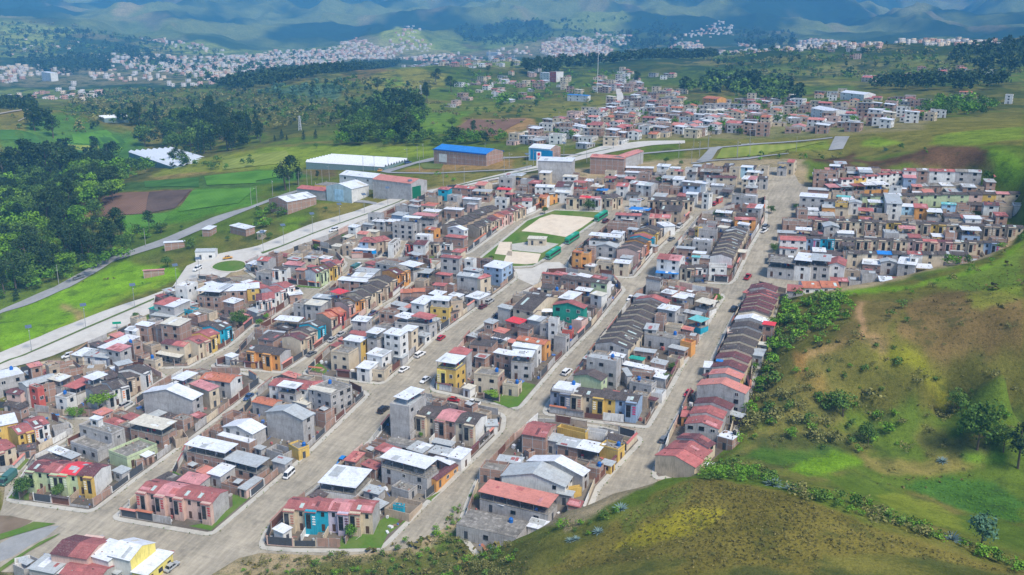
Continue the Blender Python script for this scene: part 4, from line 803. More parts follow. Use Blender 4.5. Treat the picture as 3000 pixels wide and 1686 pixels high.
DATA = '''#B1|block with ochre end house
A 275,408 945,472 478,262 6 g mrem llly w f T
A 1135,398 1225,432 1170,326 3 m z g - -
Z 560,400 790,470 650,345 5.6 s s g - fb
Z 637,340 692,352 668,318 8.2 m w w - f
Z 915,378 1145,428 1060,316 6 t c b - 1f O
Z 500,532 690,596 720,450 2.8 s s g - f
Z 770,598 900,650 960,465 3 s s l - 1
Z 962,585 1035,618 1025,560 2.8 m w b - 1
Z 1010,168 1360,212 1100,114 7 t w g - 1
Z 1345,96 1478,152 1415,62 6.3 m p c - 1
C 2010,925 2315,965 2150,835 5.6 g oo wg w f
C 1733,925 1842,948 1875,832 8.4 s w w - f O
Z 1240,500 1330,470 1210,430 2.6 y s n - -
Z 960,640 1020,615 900,590 2.6 y s b - -
#A0|block at left edge
Z -70,615 105,522 -180,560 5.6 g r c - f T
Z 125,462 345,366 0,425 5.2 g rr yw - f T
Z 385,442 510,402 372,388 2.5 y s g - -
Z -60,420 120,362 -60,345 6 m w y - f
Z 130,578 250,545 110,545 2.8 m q b - f
#A1|block by lime green tree
C -40,952 240,852 -140,880 6.5 s w g - f N
C 60,1062 205,1082 150,1000 5.4 g m k - f
C 270,1022 580,880 140,1000 7 g z g - f
C 290,1002 375,1030 340,965 7.4 s s r - f
C 390,1040 740,905 330,995 5.6 s s b - f
C 485,924 605,952 600,864 7 g c g - f O
C 645,1005 765,1032 830,900 5.6 m R w - f O
C 845,905 935,942 985,837 8 m w b - f O
C 555,1112 670,1132 650,1050 5 s s w - f
C 965,1108 1290,975 780,1055 6 g kk gw - f T
C 1265,930 1420,868 1090,905 6 g k n - f T
C 1430,872 1520,800 1230,820 6.2 g k w - f T
C 620,868 830,792 510,782 2.6 y s b - -
C 830,830 1030,800 800,790 2.6 y s n - -
C 40,1200 240,1180 60,1130 2.5 m k g - f
#C1|block along wide concrete road
C 720,687 825,702 835,602 3 m w c - f
C 830,692 950,704 960,622 3 m z w - f
C 950,704 1080,718 1080,650 3 m z L - f
C 990,627 1115,650 1340,470 4 m w g - f
C 1072,624 1205,652 1155,556 6 m p g - f
C 1255,432 1370,447 1330,372 4.6 g w w - f
C 1365,377 1490,397 1460,342 6.4 m w b - f
C 1612,374 1800,397 1790,303 8.6 m c b - f
C 1615,567 1850,602 1740,512 6 g mR cc - f
C 1570,667 1800,707 1610,632 3.1 m c n - f O
C 1990,577 2310,375 1870,510 6 g rrk cyB - f T
C 1975,52 2205,62 2100,-60 7.2 m w b - f O
C 2215,62 2470,32 2300,-30 5.6 m w b - f
C 1760,12 1880,22 1860,-60 8.4 s w w - f
C 1550,177 1750,212 1720,92 6.2 m Rw gg - f
C 1500,230 1590,250 1640,90 3.5 m G g - f
C 1520,290 1750,310 1640,220 3 m z c - f
C 1820,232 1930,252 1880,192 3 s s B - f
C 1935,242 2100,282 1990,192 3 s s c - f
C 2245,145 2350,170 2330,97 5.4 m w b - f
C 1450,740 1560,760 1500,690 3 s s c - f
D 0,150 190,120 -60,60 6 g mrr www - f T
D 190,60 375,-30 50,20 6 g rr ww - f T
D 340,90 465,60 350,40 3.6 m w b - f
F -90,860 30,840 60,775 5 m w y - f
F 0,700 150,720 60,640 3 s s g - f
#C0|block by the roundabout
F 10,572 120,577 100,512 6 g R g - f
F 170,652 305,657 220,617 5.6 g k w - f T
F 600,697 870,580 470,672 6 g mmmr llyc w f T
F 485,542 590,547 520,512 5 m z c - f
F 400,660 480,665 420,637 4 m a b - f
F 510,625 590,640 530,600 4.5 m R g - f
F -90,600 60,620 -20,560 4 m w g - f O
F 280,610 450,620 340,570 3.2 m p g - f
#D1|block below salmon roofed warehouse
F 1040,388 1215,395 1170,312 6 g rr Sn - f
F 1225,390 1350,340 1160,330 6 g r n - f T
F 945,462 1180,472 1040,402 3 m w S - f
F 1370,207 1580,222 1430,180 8 s s g - f
F 1480,130 1640,140 1520,114 10 s w g - f O
F 1580,107 1790,127 1640,78 7 g p g - f O
F 1170,170 1290,180 1215,147 5.4 m w g - f
F 1310,175 1420,180 1340,145 5.4 m w g - f O
F 925,227 1000,237 962,196 6 m w w - f
F 1070,200 1170,210 1100,180 4 m z g - f
F 1125,112 1260,118 1150,88 7 s z g - f
F 1362,107 1470,122 1400,66 5 m z S - f
F 1695,252 1790,266 1760,215 5.4 g o o - f
F 1015,300 1110,308 1050,255 5 g a c - f
F 1110,272 1210,280 1150,250 5 m c c - f
F 870,330 930,340 900,290 3 m c c - f
F 760,420 840,430 790,390 4 m c c - f
F 865,415 970,420 910,370 5.4 s c n - f
F 1680,70 1830,80 1700,40 6 m w b - f O
F 1890,50 2060,60 1920,25 5 m w b - f
F 1660,10 1800,16 1680,-8 7 g R c - f
F 1380,420 1450,330 1340,400 6 s s w - f
#D2|block left of football field
F 1600,322 1740,332 1650,287 8 s w w - f
F 1580,412 1700,417 1620,345 6.6 g m w - f
F 1510,402 1580,407 1530,372 5.6 g k r - f T
F 1740,397 1960,402 1800,372 5.8 g kk cw w f T
F 1905,325 2090,345 1960,300 5 m R b - f
F 1925,237 2090,264 2000,220 6.5 t w w - f
F 2230,237 2500,110 2110,217 6 g kkmo nnck - f T
F 2500,110 2700,15 2390,90 6 g rmr kcc - f T
F 2000,240 2440,30 1830,228 5 g kkkkkkk nnnnnnn - b
F 1860,480 1960,490 1890,455 3.5 m k w - f
F 1970,480 2060,490 1990,440 3.5 m R c - f
#C2|block with orange-pink facades
D -80,645 240,692 60,565 5.6 g kk oo g f T
D 445,542 700,352 305,478 6 g mkk ccB - f T
D 735,318 905,235 560,292 6 g oo nr - f T
D 915,190 1080,110 745,172 6 g kk ko - f T
D 1085,112 1245,20 880,75 6 g kk cc - f T
F 1250,848 1400,735 1080,800 6 g kk nc - f T
F 1415,712 1550,645 1260,675 6 g ms oo - f T
D 190,332 420,347 290,285 4 m w k - f O
D 20,532 170,550 130,442 5 m q b - f
D 250,548 330,572 300,520 4 m w g - f
D 490,177 650,192 570,122 6 m c g - f
D 375,182 485,192 470,112 5 s s g - f
D 570,107 750,120 630,66 5 m z g - f
D 752,45 845,75 832,8 7.6 m e b - f O
F 825,767 1110,782 910,730 5 m w b - f
F 960,732 1150,737 1040,685 5 m w w - f
F 1000,677 1200,692 1090,636 4 m z g - f
F 1200,602 1390,642 1280,545 4.4 s s g - f
F 1442,602 1580,642 1550,556 6 m w g - f O
F 1590,690 1740,700 1700,640 3 m z g - f O
D 80,470 250,480 110,430 4 m z g - f
#C3|block left of wide street
D 882,532 1050,558 955,478 8 m w g y f
D 750,667 930,692 880,575 6.2 s s c - f
D 1115,674 1265,706 1200,603 6.4 m w w - f
D 1022,838 1290,862 1110,745 3 s s c - f
D 1012,815 1140,832 1115,738 4.6 m w w - f
D 1390,702 1470,717 1450,655 3 m z g - f
D 1110,480 1440,512 1250,392 8.4 s s g b 1f
D 1112,457 1215,477 1190,396 10.6 m w g - f O
D 1287,467 1445,497 1390,408 10.6 m w w - 1f
D 1460,432 1560,447 1500,372 8.8 m w c - 1f
D 930,477 1100,492 1020,422 3.4 g r b - f
D 967,342 1110,352 1060,288 5.4 m w g - f
D 1235,268 1395,282 1290,217 5 s s b - f
D 1397,292 1520,327 1460,233 7 g w g - f O
D 1567,292 1740,332 1640,240 7.4 m R g - 1f O
D 1395,372 1715,388 1500,330 5 s s g w 1f
D 1560,167 1690,188 1685,74 6 m w w - 1f
D 1757,132 1930,142 1830,82 7.4 m w g - 1f
D 1750,217 1940,232 1850,152 5 s s y - 1f
D 1960,180 2080,150 1950,110 5.5 s s n - f
D 1960,260 2040,220 1930,200 3.2 m k b - f
F 1450,897 1700,877 1520,837 4.4 g oo bb - f
F 1780,814 1890,822 1830,785 5.6 m R b - f
F 1740,902 1850,922 1800,857 4.6 m w b - f
F 1810,702 1950,717 1850,680 5.6 m R b - f
F 1855,532 2040,547 1900,505 9 m r g - f
F 2020,717 2230,742 2130,672 6.6 g z g - 1
F 2255,760 2360,705 2210,735 6.2 m R c - f
F 2085,657 2240,682 2140,627 6 m z g - f
F 2290,632 2470,662 2410,557 7 m w S - 1f
F 2110,932 2240,967 2230,867 3 m w g - 1f
F 2095,572 2180,582 2130,542 7 s w w - f
F 1970,620 2060,630 2010,590 5 s s b - f
F 1480,960 1600,970 1560,930 3 m q b - f
D 1610,480 1700,500 1680,445 3 m z w - f
D 1190,640 1130,600 1290,620 3 y s g - -
#B2|block with long pink row
A 1390,612 2140,730 1590,468 6 g rprr kkkk g f T
A 1790,507 2000,547 1910,414 3.4 m p g - f
A 2090,432 2215,467 2250,322 3.6 m w g - f
Z 1312,532 1590,590 1440,470 5.6 t w b - f O
Z 1587,634 1812,692 1690,567 4.6 m z b - f O
Z 1530,462 1760,522 1620,432 4 s w b - f N
Z 1577,404 1785,457 1715,348 5.2 t w g - f
Z 1880,299 2140,357 1975,241 8 t z g - 1
Z 1782,224 1930,256 1868,180 4.2 g o g - f
D 130,992 520,1036 240,892 5.6 g rr ww - f
D 520,1034 690,1000 430,960 5.4 g R c - f
D 217,994 398,1022 285,937 7.6 m w g - f O
D 525,1040 750,1115 790,920 6.8 s s g - 1
D 525,1024 755,1064 600,992 7.6 m c g - f
Z 1798,545 1845,562 1822,522 2.8 m z g - f
Z 2040,532 2110,577 2110,490 3 s s y - 1
Z 1925,642 2015,667 1975,602 3.2 m z g - 1
Z 1560,800 1680,830 1650,740 2.6 y s b - -
Z 1880,560 2000,600 1960,510 2.6 y s g - -
Z 1690,840 1740,855 1800,750 2.6 m z k - f
D 380,1150 510,1190 440,1080 3 m c w - f
#B3|block with turquoise-lilac row
B 285,792 1170,830 450,650 6.2 g rrpr cBPc g f T
B 635,542 1000,587 880,336 4.2 m w w - f O
B 1260,375 1720,500 1390,265 4.6 s s g - f N
B 1257,270 1700,392 1382,160 7.2 m w g - f O
B 1290,790 1540,850 1440,640 2 y s n - -
B 1375,765 1480,775 1400,735 2.4 s s B - -
B 1812,522 2036,300 1770,480 3 g m o - f
B 895,302 1000,320 1005,206 3 m R b - f
B 1520,182 1670,232 1630,97 3 m z g - f
B 1740,217 1930,262 1850,152 3.2 m z b - f
B 1930,267 2060,297 2030,157 3.6 m w w - 1
B 1770,112 1960,152 1815,70 3 m z g - f
B 1790,262 1950,345 1830,232 3 m w b - f
B 1160,105 1300,130 1200,50 2.4 y s b - -
B 1300,120 1560,160 1360,50 2.8 s s g - f N
B 1080,600 1230,640 1180,545 2.8 m z g - f
D 1345,1207 1540,1242 1560,1045 9.6 s z g - -
D 1395,1112 1520,1147 1555,987 11.6 m w g - - O
D 1620,1292 2205,1402 1790,1168 6 g kpk cbc w f T
D 1620,1420 1740,1440 1640,1400 3 m z B - f
#B4|block beside grassy knoll
P 12,864 495,977 92,772 5.4 t a g - 1f O
Y 1535,1107 1960,1202 1640,967 3.4 s s g - f N
Y 1857,757 2305,832 1960,657 4.6 t z w - 1
P 350,642 740,754 440,602 4.6 t w g - 1
P 312,462 480,487 395,342 5.6 g r b - 1
P 700,554 850,587 745,487 3.6 m w g - f O
P 560,527 700,557 640,472 3.4 m z b - f
P 860,542 990,582 880,482 3.2 s s y - 1
P 10,722 180,742 80,642 3.2 s s b - f
P 135,645 300,662 200,602 3.2 m z w - f
P 470,492 560,510 520,440 4 m z g - f
P 560,870 660,890 600,840 3.2 m z g - f
P 620,850 735,820 600,830 3 y s y - -
Y 1740,920 1870,960 1810,880 3 m w b - f O
P 760,700 860,720 800,650 2.8 s s b - 1
P 870,660 940,680 880,620 2.6 m z y - 1
P 60,400 140,390 80,350 3 m z w - f
P 330,560 360,580 380,540 2.6 y s b - -
P 560,400 760,450 590,370 2.6 y s y - -
P 760,430 900,450 770,395 2.4 y s w - -
#C4|block with yellow-red tower house
D 1817,752 2005,782 1945,657 9.4 m w y - 1f O
D 1830,830 2010,850 1940,750 6.4 s s Y - 1f T
D 1947,662 2115,684 2000,604 9 m R g - f
D 2190,887 2430,917 2290,802 6 s s c b 1f
E -95,992 60,1012 -30,938 3.2 s s c - 1f
D 2145,594 2370,610 2245,502 6.2 s k b - f N
D 2390,657 2560,692 2440,612 5.4 m w b - f
D 2200,700 2300,720 2240,650 4 m z b - f
D 2080,1010 2150,1030 2110,960 3 m c w - f
E -10,692 195,702 10,622 8.4 m w g - 1f O
E 0,592 250,627 30,532 6.6 g w w - 1f
E 40,532 330,582 150,480 6 g oo yo - 1
E 155,327 280,352 220,274 6.4 m z g - 1
E 280,387 470,412 370,322 6 s s g - 1
E 365,337 460,347 385,309 8.6 s w w - f
E -60,337 80,377 0,287 5.6 m e b - f
E 10,232 215,275 200,5 6 g k c - f
E 260,250 400,240 270,225 5 m w c - f O
E 410,182 720,217 500,142 6.2 t r G - f
E 470,117 600,140 570,28 6 m w b - f
E 395,62 520,72 420,12 6 s s b - f
E 600,332 700,352 660,272 4 y s k - -
E 420,500 540,520 470,460 5.4 s s g - 1
E 480,440 600,450 500,400 3.4 s s r - 1
G 305,692 500,714 330,679 6 m R b - f
G 490,747 955,807 560,700 6 g kkk bbl w f
G 290,850 480,860 310,780 6 g k c - f
G 170,920 390,960 260,860 6 g kk cc - f
G 20,1060 220,1110 60,1000 6 g mq cc - f
G 640,860 780,880 690,830 4.5 m w b - f O
G 790,900 900,930 830,860 5 m c w - f
#C5|block with slate-yellow front row
E 385,1052 1265,1167 495,960 6 g kkkk LcyS - f T
E 400,1030 620,1062 500,925 6.7 s w w - f N
E 620,892 895,947 725,827 6 t q l - 1
E 750,717 1050,767 825,657 9 s z g - -
E 1465,215 1640,247 1510,162 6.6 m w g - f
E 1590,92 1735,122 1625,52 5.2 m w b - f O
E 1500,52 1605,77 1525,6 6 m w b - f
E 1845,142 1990,184 1882,87 4.4 m c w - f O
E 1780,317 1900,360 1800,254 4.4 m T B - f O
E 1330,427 1450,437 1360,359 5.4 m z g - f
E 1330,482 1690,542 1380,412 4.2 s s g - f N
E 1690,562 1800,592 1710,517 4 s o o - f
E 1575,602 1735,642 1620,570 3.2 m z b - f
E 1230,637 1430,662 1250,602 3.6 m z b - f
E 1180,712 1310,737 1200,682 3 m G c - f
E 1180,962 1400,1012 1240,902 3 s s g - f
E 1200,862 1420,882 1220,822 3 s s b - f
E 1390,1062 1510,1082 1430,992 3 y s w - -
E 1470,260 1740,300 1500,230 4 s s g - f N
E 1110,800 1160,900 1150,790 4 m z g - f
E 1360,1120 1440,1140 1370,1090 3 m m n - f
E 1640,470 1860,500 1660,430 3 y s b - -
E 1560,700 1690,730 1600,660 3 y s c - -
E 840,572 1170,625 1290,75 4.6 g kkkkkkkkr ccccccccc g b X
#D3|block facing three green buses
G 610,475 700,485 640,457 9 g o o - f
G 600,512 770,522 720,442 7 s s o - f
G 720,447 830,452 770,417 8 s s b - f
G 735,622 830,632 760,587 3.2 m z n - f
G 845,602 1000,612 870,552 3.2 s s c - f
G 1025,592 1175,602 1045,550 6 m w c - f
G 835,425 1045,442 880,378 6 t z g - f
G 775,314 1080,337 850,282 8.4 m w w - f O
G 1000,287 1110,297 1040,262 8 m w w - f
G 1250,482 1500,230 1040,470 5.8 g kkkrkk kkoByn - f T
G 960,202 1240,217 1000,167 5 s s b - f
G 1040,112 1290,117 1060,84 6 m R g - f
G 1100,150 1210,160 1130,120 4 m w b - f
G 1180,52 1370,67 1210,22 6.4 t b g - f O
G 1380,142 1590,147 1470,87 6 g RR cc - f T
G 1480,77 1700,87 1520,-10 6 g kk nn - f
G 1530,235 1640,212 1500,180 5 m w w - f
G 1090,540 1190,550 1120,505 5.5 m z g - f
G 1160,250 1250,262 1190,230 6.5 m z b - f O
G 1340,410 1440,430 1370,390 3.2 m z b - f
#D4|block with pink roofed shop
G 1455,557 1685,580 1530,477 8.4 g rp ww - f
G 1450,692 1665,702 1480,662 3.2 m b w - f O
G 1690,642 1840,652 1720,592 5.6 g k c - f T
G 1842,647 1970,642 1870,592 5.6 g k w - f T
G 1980,642 2160,642 2010,602 6 s s w - 1f
G 1815,727 1965,737 1830,697 3 m q n - f O
G 1990,525 2210,548 2165,225 5.8 g kkkkkkkk bcccbccc w b X
G 1815,367 2000,382 1840,327 6 s w g - f
G 1870,267 2060,277 1880,232 5 s s g - f
G 2070,227 2160,242 2090,207 6 m c b - f O
G 2045,82 2200,92 2060,56 5 m w g - f O
G 2360,42 2500,52 2400,-10 7 m Rw gg - f
G 2270,127 2470,122 2290,77 6 g k b - f
G 2240,162 2450,157 2270,122 5.6 g R o - f
G 1890,542 1980,547 1910,507 5 m z b - f
G 1655,442 1830,452 1680,417 4.6 m z b - f
G 1730,370 1800,380 1750,330 4 s s c - f
G 1810,530 1880,535 1830,512 6 m T w - f
G 1820,490 1940,500 1850,470 5 m w b - f O
G 2230,480 2340,490 2250,445 3.4 m c b - f
G 1840,240 1870,250 1860,215 6 s c y - f
#R1|row beside the right slope
P 1255,603 1530,702 1330,532 5 g R c c 0 X
P 1325,557 1600,620 1400,478 4.4 g r c - 0 X
P 1405,478 1640,545 1460,430 4.4 g m c - 0 X
P 1465,388 1700,424 1530,245 4.6 g rr cg - 0 X
P 1530,240 1785,280 1562,185 4.4 g m g - 0 X
P 1550,112 1890,167 1590,50 7 g a g - 0 X
E 1980,885 2292,942 2020,810 5.4 g a y - 0 X
E 2005,812 2335,852 2240,337 3.8 g mmkkkk cccccc - 0 X
E 2240,332 2545,388 2395,20 3.8 g wkmmm ccccc - 0 X
Q 165,762 355,795 250,555 3.8 g mmrm cccc - 0 X
Q 325,850 405,860 345,825 6 m e b - f
P 1690,470 1800,505 1720,405 3.6 s w b - f N
P 1740,300 1860,340 1760,270 2.8 m z d - f
Q 290,990 360,1000 310,970 3 m c g - f
Q 250,1070 320,1080 270,1015 3.4 m z g - f
P 1560,680 1700,690 1600,650 2.8 m w b - f
Q 495,622 608,628 503,550 5.6 g r g - f
Q 610,602 872,597 622,530 5.6 g oo ww - f
Q 185,625 240,640 215,585 3 m R c - f
P 1440,330 1500,335 1470,285 3 m R o - f
E 1920,880 1960,900 1935,840 3 m m c - f
E 2060,745 2110,750 2080,700 4 m b w - f
E 1930,810 2000,815 1985,745 3 m w w - f
E 2120,600 2200,610 2140,560 3.2 m o c - f
E 2160,480 2270,485 2190,400 3.2 s c k - f
#R2|terraces on right hill
H 800,1112 2020,1125 812,1062 6 g kkbkrkkk ccbgwccc c f X
H 605,1233 770,1247 628,1130 6.2 t r w - f R
H 435,1187 622,1200 462,1092 8.6 m z g - f O
H 270,1187 432,1202 297,1077 8.6 m w w - f O
H 0,1197 265,1224 60,1120 7 s s g - f O
H 950,1217 1130,1232 963,1147 4 m w b - f
H 1135,1197 1300,1202 1150,1150 5.6 t z g - f
H 1305,1217 1480,1237 1315,1130 6.2 m w g - f
H 1485,1257 1655,1262 1495,1202 3.4 m w d - f O
H 770,1290 930,1300 790,1240 3 s s n - f
H 950,1280 1120,1290 970,1250 3 m q b - f
H 1430,1157 1490,1160 1435,1120 8 s w w - f
H 385,957 2325,1003 398,925 6 g kkkkkkkkRmkkk SBccccckckccS S f T
H 120,980 385,982 150,918 5.6 g R w - f
H 120,1050 290,1060 140,1035 3.2 m R w - f
H 470,772 2570,850 480,738 6 g mkkkkkkkkkkkkk cnccnyccyccnnc - f T
H 565,847 715,847 590,782 6 t z g - f
H 1170,907 1320,910 1180,850 5 s z g - f N
H 1325,857 1480,862 1335,822 6.4 m p w - f O
H 1955,877 2140,882 1965,824 6.4 m w S - f O
H 150,802 460,805 200,742 4 s s b - f
H 285,870 435,875 300,838 5 m w b - f O
H 100,900 280,905 130,870 4 m z b - f
H 700,905 860,910 720,870 4 m w g - f
H 545,647 810,652 560,602 4.5 g zk oc - f
H 915,682 1055,687 925,640 5 m R o - f O
H 1195,640 1345,645 1205,440 8 m z w - f
H 1325,637 1470,642 1335,600 5.5 m w s - f
H 1475,657 1605,662 1485,600 5.5 m R o - f
H 1605,697 1750,702 1615,640 5 m w g - f O
H 1750,612 1890,618 1760,588 5.5 m T s - f
H 1890,640 2030,645 1900,600 4 s s b - f
H 2170,625 2325,632 2180,575 6 g m w - f
H 2330,650 2460,655 2340,610 5 s s n - f
H 2470,640 2600,645 2480,600 5 s s w - f
H 2090,730 2230,790 2100,715 3.5 m z n - f
H 1780,740 1930,745 1790,700 4 m q g - f
H 1330,745 1470,750 1340,720 3 s s n - f
H 950,532 2573,508 955,496 6 g kkwkkkkkkkpk lllnllllkycc - f X
H 320,537 590,552 340,492 7 m w g - f
H 565,580 685,590 580,547 6 g k w - f
H 692,532 822,542 700,518 8 m T y - f O
H 675,617 800,622 680,572 6 s s y - f
H 815,600 940,605 830,560 6 t z w - f
H 400,467 610,474 420,434 4.4 g z b - f
H 460,307 710,310 480,265 8 s s b - f
H 620,227 720,232 625,205 10 m w w - f O
H 615,452 1215,415 625,400 5.4 m pzrww cgboo - f O
H 1365,352 1490,355 1370,312 7 m p S - f
H 1500,437 2000,425 1505,400 3.6 m ssws cbcc - f
H 740,367 1365,290 750,340 8 g rrrrr wywww b f
H 1365,277 2150,295 1370,240 9 g rsrrsz wbwwgg - f
H 2270,337 2520,347 2290,307 6 g R y - f
H 2380,420 2560,420 2390,395 3 m w w - f O
H 1220,440 1340,450 1230,420 8 s s w - f
H 190,195 260,200 205,150 7 g R c - f
H 95,205 190,210 110,180 7 s s g - f O
#N1|upper town
K 610,667 720,682 640,645 6.4 g R m - f O
K 790,712 900,722 820,690 6 m c c - f O
K 930,632 1030,637 950,602 6.4 g r b - f O
K 1045,717 1165,722 1080,665 6 g R w - f
K 1170,690 1400,720 1220,640 6 g zwz bwg - f
K 510,617 640,622 530,590 6 m c w - f
K 275,580 380,582 310,550 8 m w c - f
K 230,720 420,725 290,685 6 g w w - f
K 430,730 590,735 470,650 5 g mk ww - f
K 550,827 700,832 570,795 6 g k c - f T
K 680,827 800,832 700,797 6 g e c - f T
K 790,832 900,837 810,805 6 g p w - f T
K 890,832 1020,840 920,800 6 g k c - f T
K 1010,840 1100,810 960,780 6 g q c - f T
K 30,812 350,830 60,775 6 g kkko cnyo w f T
K 220,800 340,812 240,780 6 g o o - f
K 380,800 470,770 340,780 6 g k o - f
K 850,752 950,757 860,730 5 m b b - f O
K 430,772 580,780 460,740 6 g w w - f
K 0,870 200,862 -100,830 6 g mr cw - f
K 1365,857 1830,862 1400,812 6 g kkkk nnyc w f T
K 1710,662 1950,690 1720,645 6 m ww gw - f
K 1720,710 1890,715 1750,670 6 g k S - f
K 1955,622 2255,632 1965,592 6 g mmm wyy - f
K 2310,647 2440,655 2330,600 8 m wp cw - f
K 2440,637 2573,640 2450,600 6 g kk gg - f
K 2000,702 2120,707 2020,680 5 m w g - f
K 2210,810 2450,830 2230,775 6 s sw gg - f
K 2360,570 2470,577 2370,545 8 m w c - f
K 2185,540 2285,545 2200,505 6 s s c - f
K 2300,520 2410,527 2310,495 6 m w s - f
K 1930,560 2110,565 1950,530 6 s s g - f O
K 2470,525 2573,530 2480,495 6 s s c - f
K 1740,540 1850,545 1755,515 6 s s w - f
K 1630,560 1720,565 1640,535 6 g r n - f
K 1590,530 1680,535 1600,510 5 m w w - f
K 1145,530 1420,527 1170,510 4 m w b - f
K 1135,572 1320,577 1150,555 4 m w g - f
K 2050,830 2080,835 2060,800 3 m c r - f
K 1180,860 1290,862 1200,832 5 m z w - f
K 1910,790 1980,800 1920,760 8 s s w - f
K 1750,790 1860,795 1770,765 6 m w w - f
J 1830,607 1930,612 1850,575 6.6 m R B - f
J 1990,592 2190,605 2020,555 6 g RR bb - f
J 2200,567 2300,575 2250,512 6.4 g a c - f
J 2420,607 2560,612 2450,580 5.6 g e c - f
J 2175,627 2350,632 2210,597 6 t z b - f O
J 1920,680 2020,690 1960,645 6 s z g - f
J 1690,760 1800,770 1720,730 6 g o b - f O
J 2120,750 2200,760 2150,735 5 m z k - f
J 2440,500 2573,505 2460,462 7 s z g - f
J 2080,700 2240,710 2110,680 5 m w g - f
J 2500,650 2573,660 2520,630 6 m R b - f
J 1700,690 1830,700 1730,660 5 s s n - f
J 2400,700 2520,712 2430,680 6 s s w - f
J 1410,770 1520,780 1440,750 3 s s b - f
J 1900,800 2050,810 1930,785 5 m z b - f'''
BNAME = {}
cur = None
def add_spec(tl, c, h, typ, rcs, wcs, ends, sides, opts, block):
    if block in ('R2', 'N1', 'D1', 'D2', 'D3', 'D4'): h *= .87
    P0, a, b, L_, d = frame(tl, (tl, *c[0]), (tl, *c[1]), (tl, *c[2]), h)
    if L_ < 1.5 or abs(d) < 1.2: return
    W = min(abs(d), MAXW); n_ = max(len(rcs), len(wcs)) if len(rcs) > 1 or len(wcs) > 1 else 1
    if 'X' in opts and sides in 'b0' and False: pass
    flipped = d < 0
    rnd = HRND; u = L_ / n_
    for i in range(n_):
        rc = rcs[i % len(rcs)]; wc = wcs[i % len(wcs)]
        if wc == 'y' and block in ('N1', 'D1', 'D2'): wc = 'c'
        sd_ = sides.replace('-', '')
        if not flipped: Pi = P0 + a * (u * i); fr = sd_
        else: Pi = P0 + a * (u * i) - b * W; fr = sd_.translate(str.maketrans('fb', 'bf'))
        hh = h + (rnd.uniform(-.06, .06) if n_ > 1 else 0)
        e = ends if ends != '-' and (i in (0, n_ - 1)) else None
        g_ = .0 if n_ == 1 else .004
        H_ = make(Pi + a * g_, a, b, u - 2 * g_, W, hh, typ, rc, wc, e, fr, opts, rnd)
        H_['block'] = block
for ln in DATA.split('\n'):
    if ln[0] == '#': cur, nm = ln[1:].split('|'); BNAME[cur] = nm; continue
    q = ln.split()
    if q[6] == 'x': continue
    c = [tuple(map(float, k.split(','))) for k in q[1:4]]
    tl = q[0]; h, typ, rcs, wcs, ends, sides = float(q[4]), q[5], q[6], q[7], q[8], q[9]; opts = ''.join(q[10:])
    swap = False
    if 'X' in opts and len(c) == 3 and cur in ('R1', 'C5', 'D4') and typ == 'g':
        # given as near-left eave, near-right eave, far-left eave: the row runs away from the camera
        c = [c[0], c[2], c[1]]; sides = 'b' if cur in ('C5', 'D4') else 'f'
        if ends == '-': ends = 'g'
    add_spec(tl, c, h, typ, rcs, wcs, ends, sides, opts, cur)
print('specified buildings', len(HOUSES))

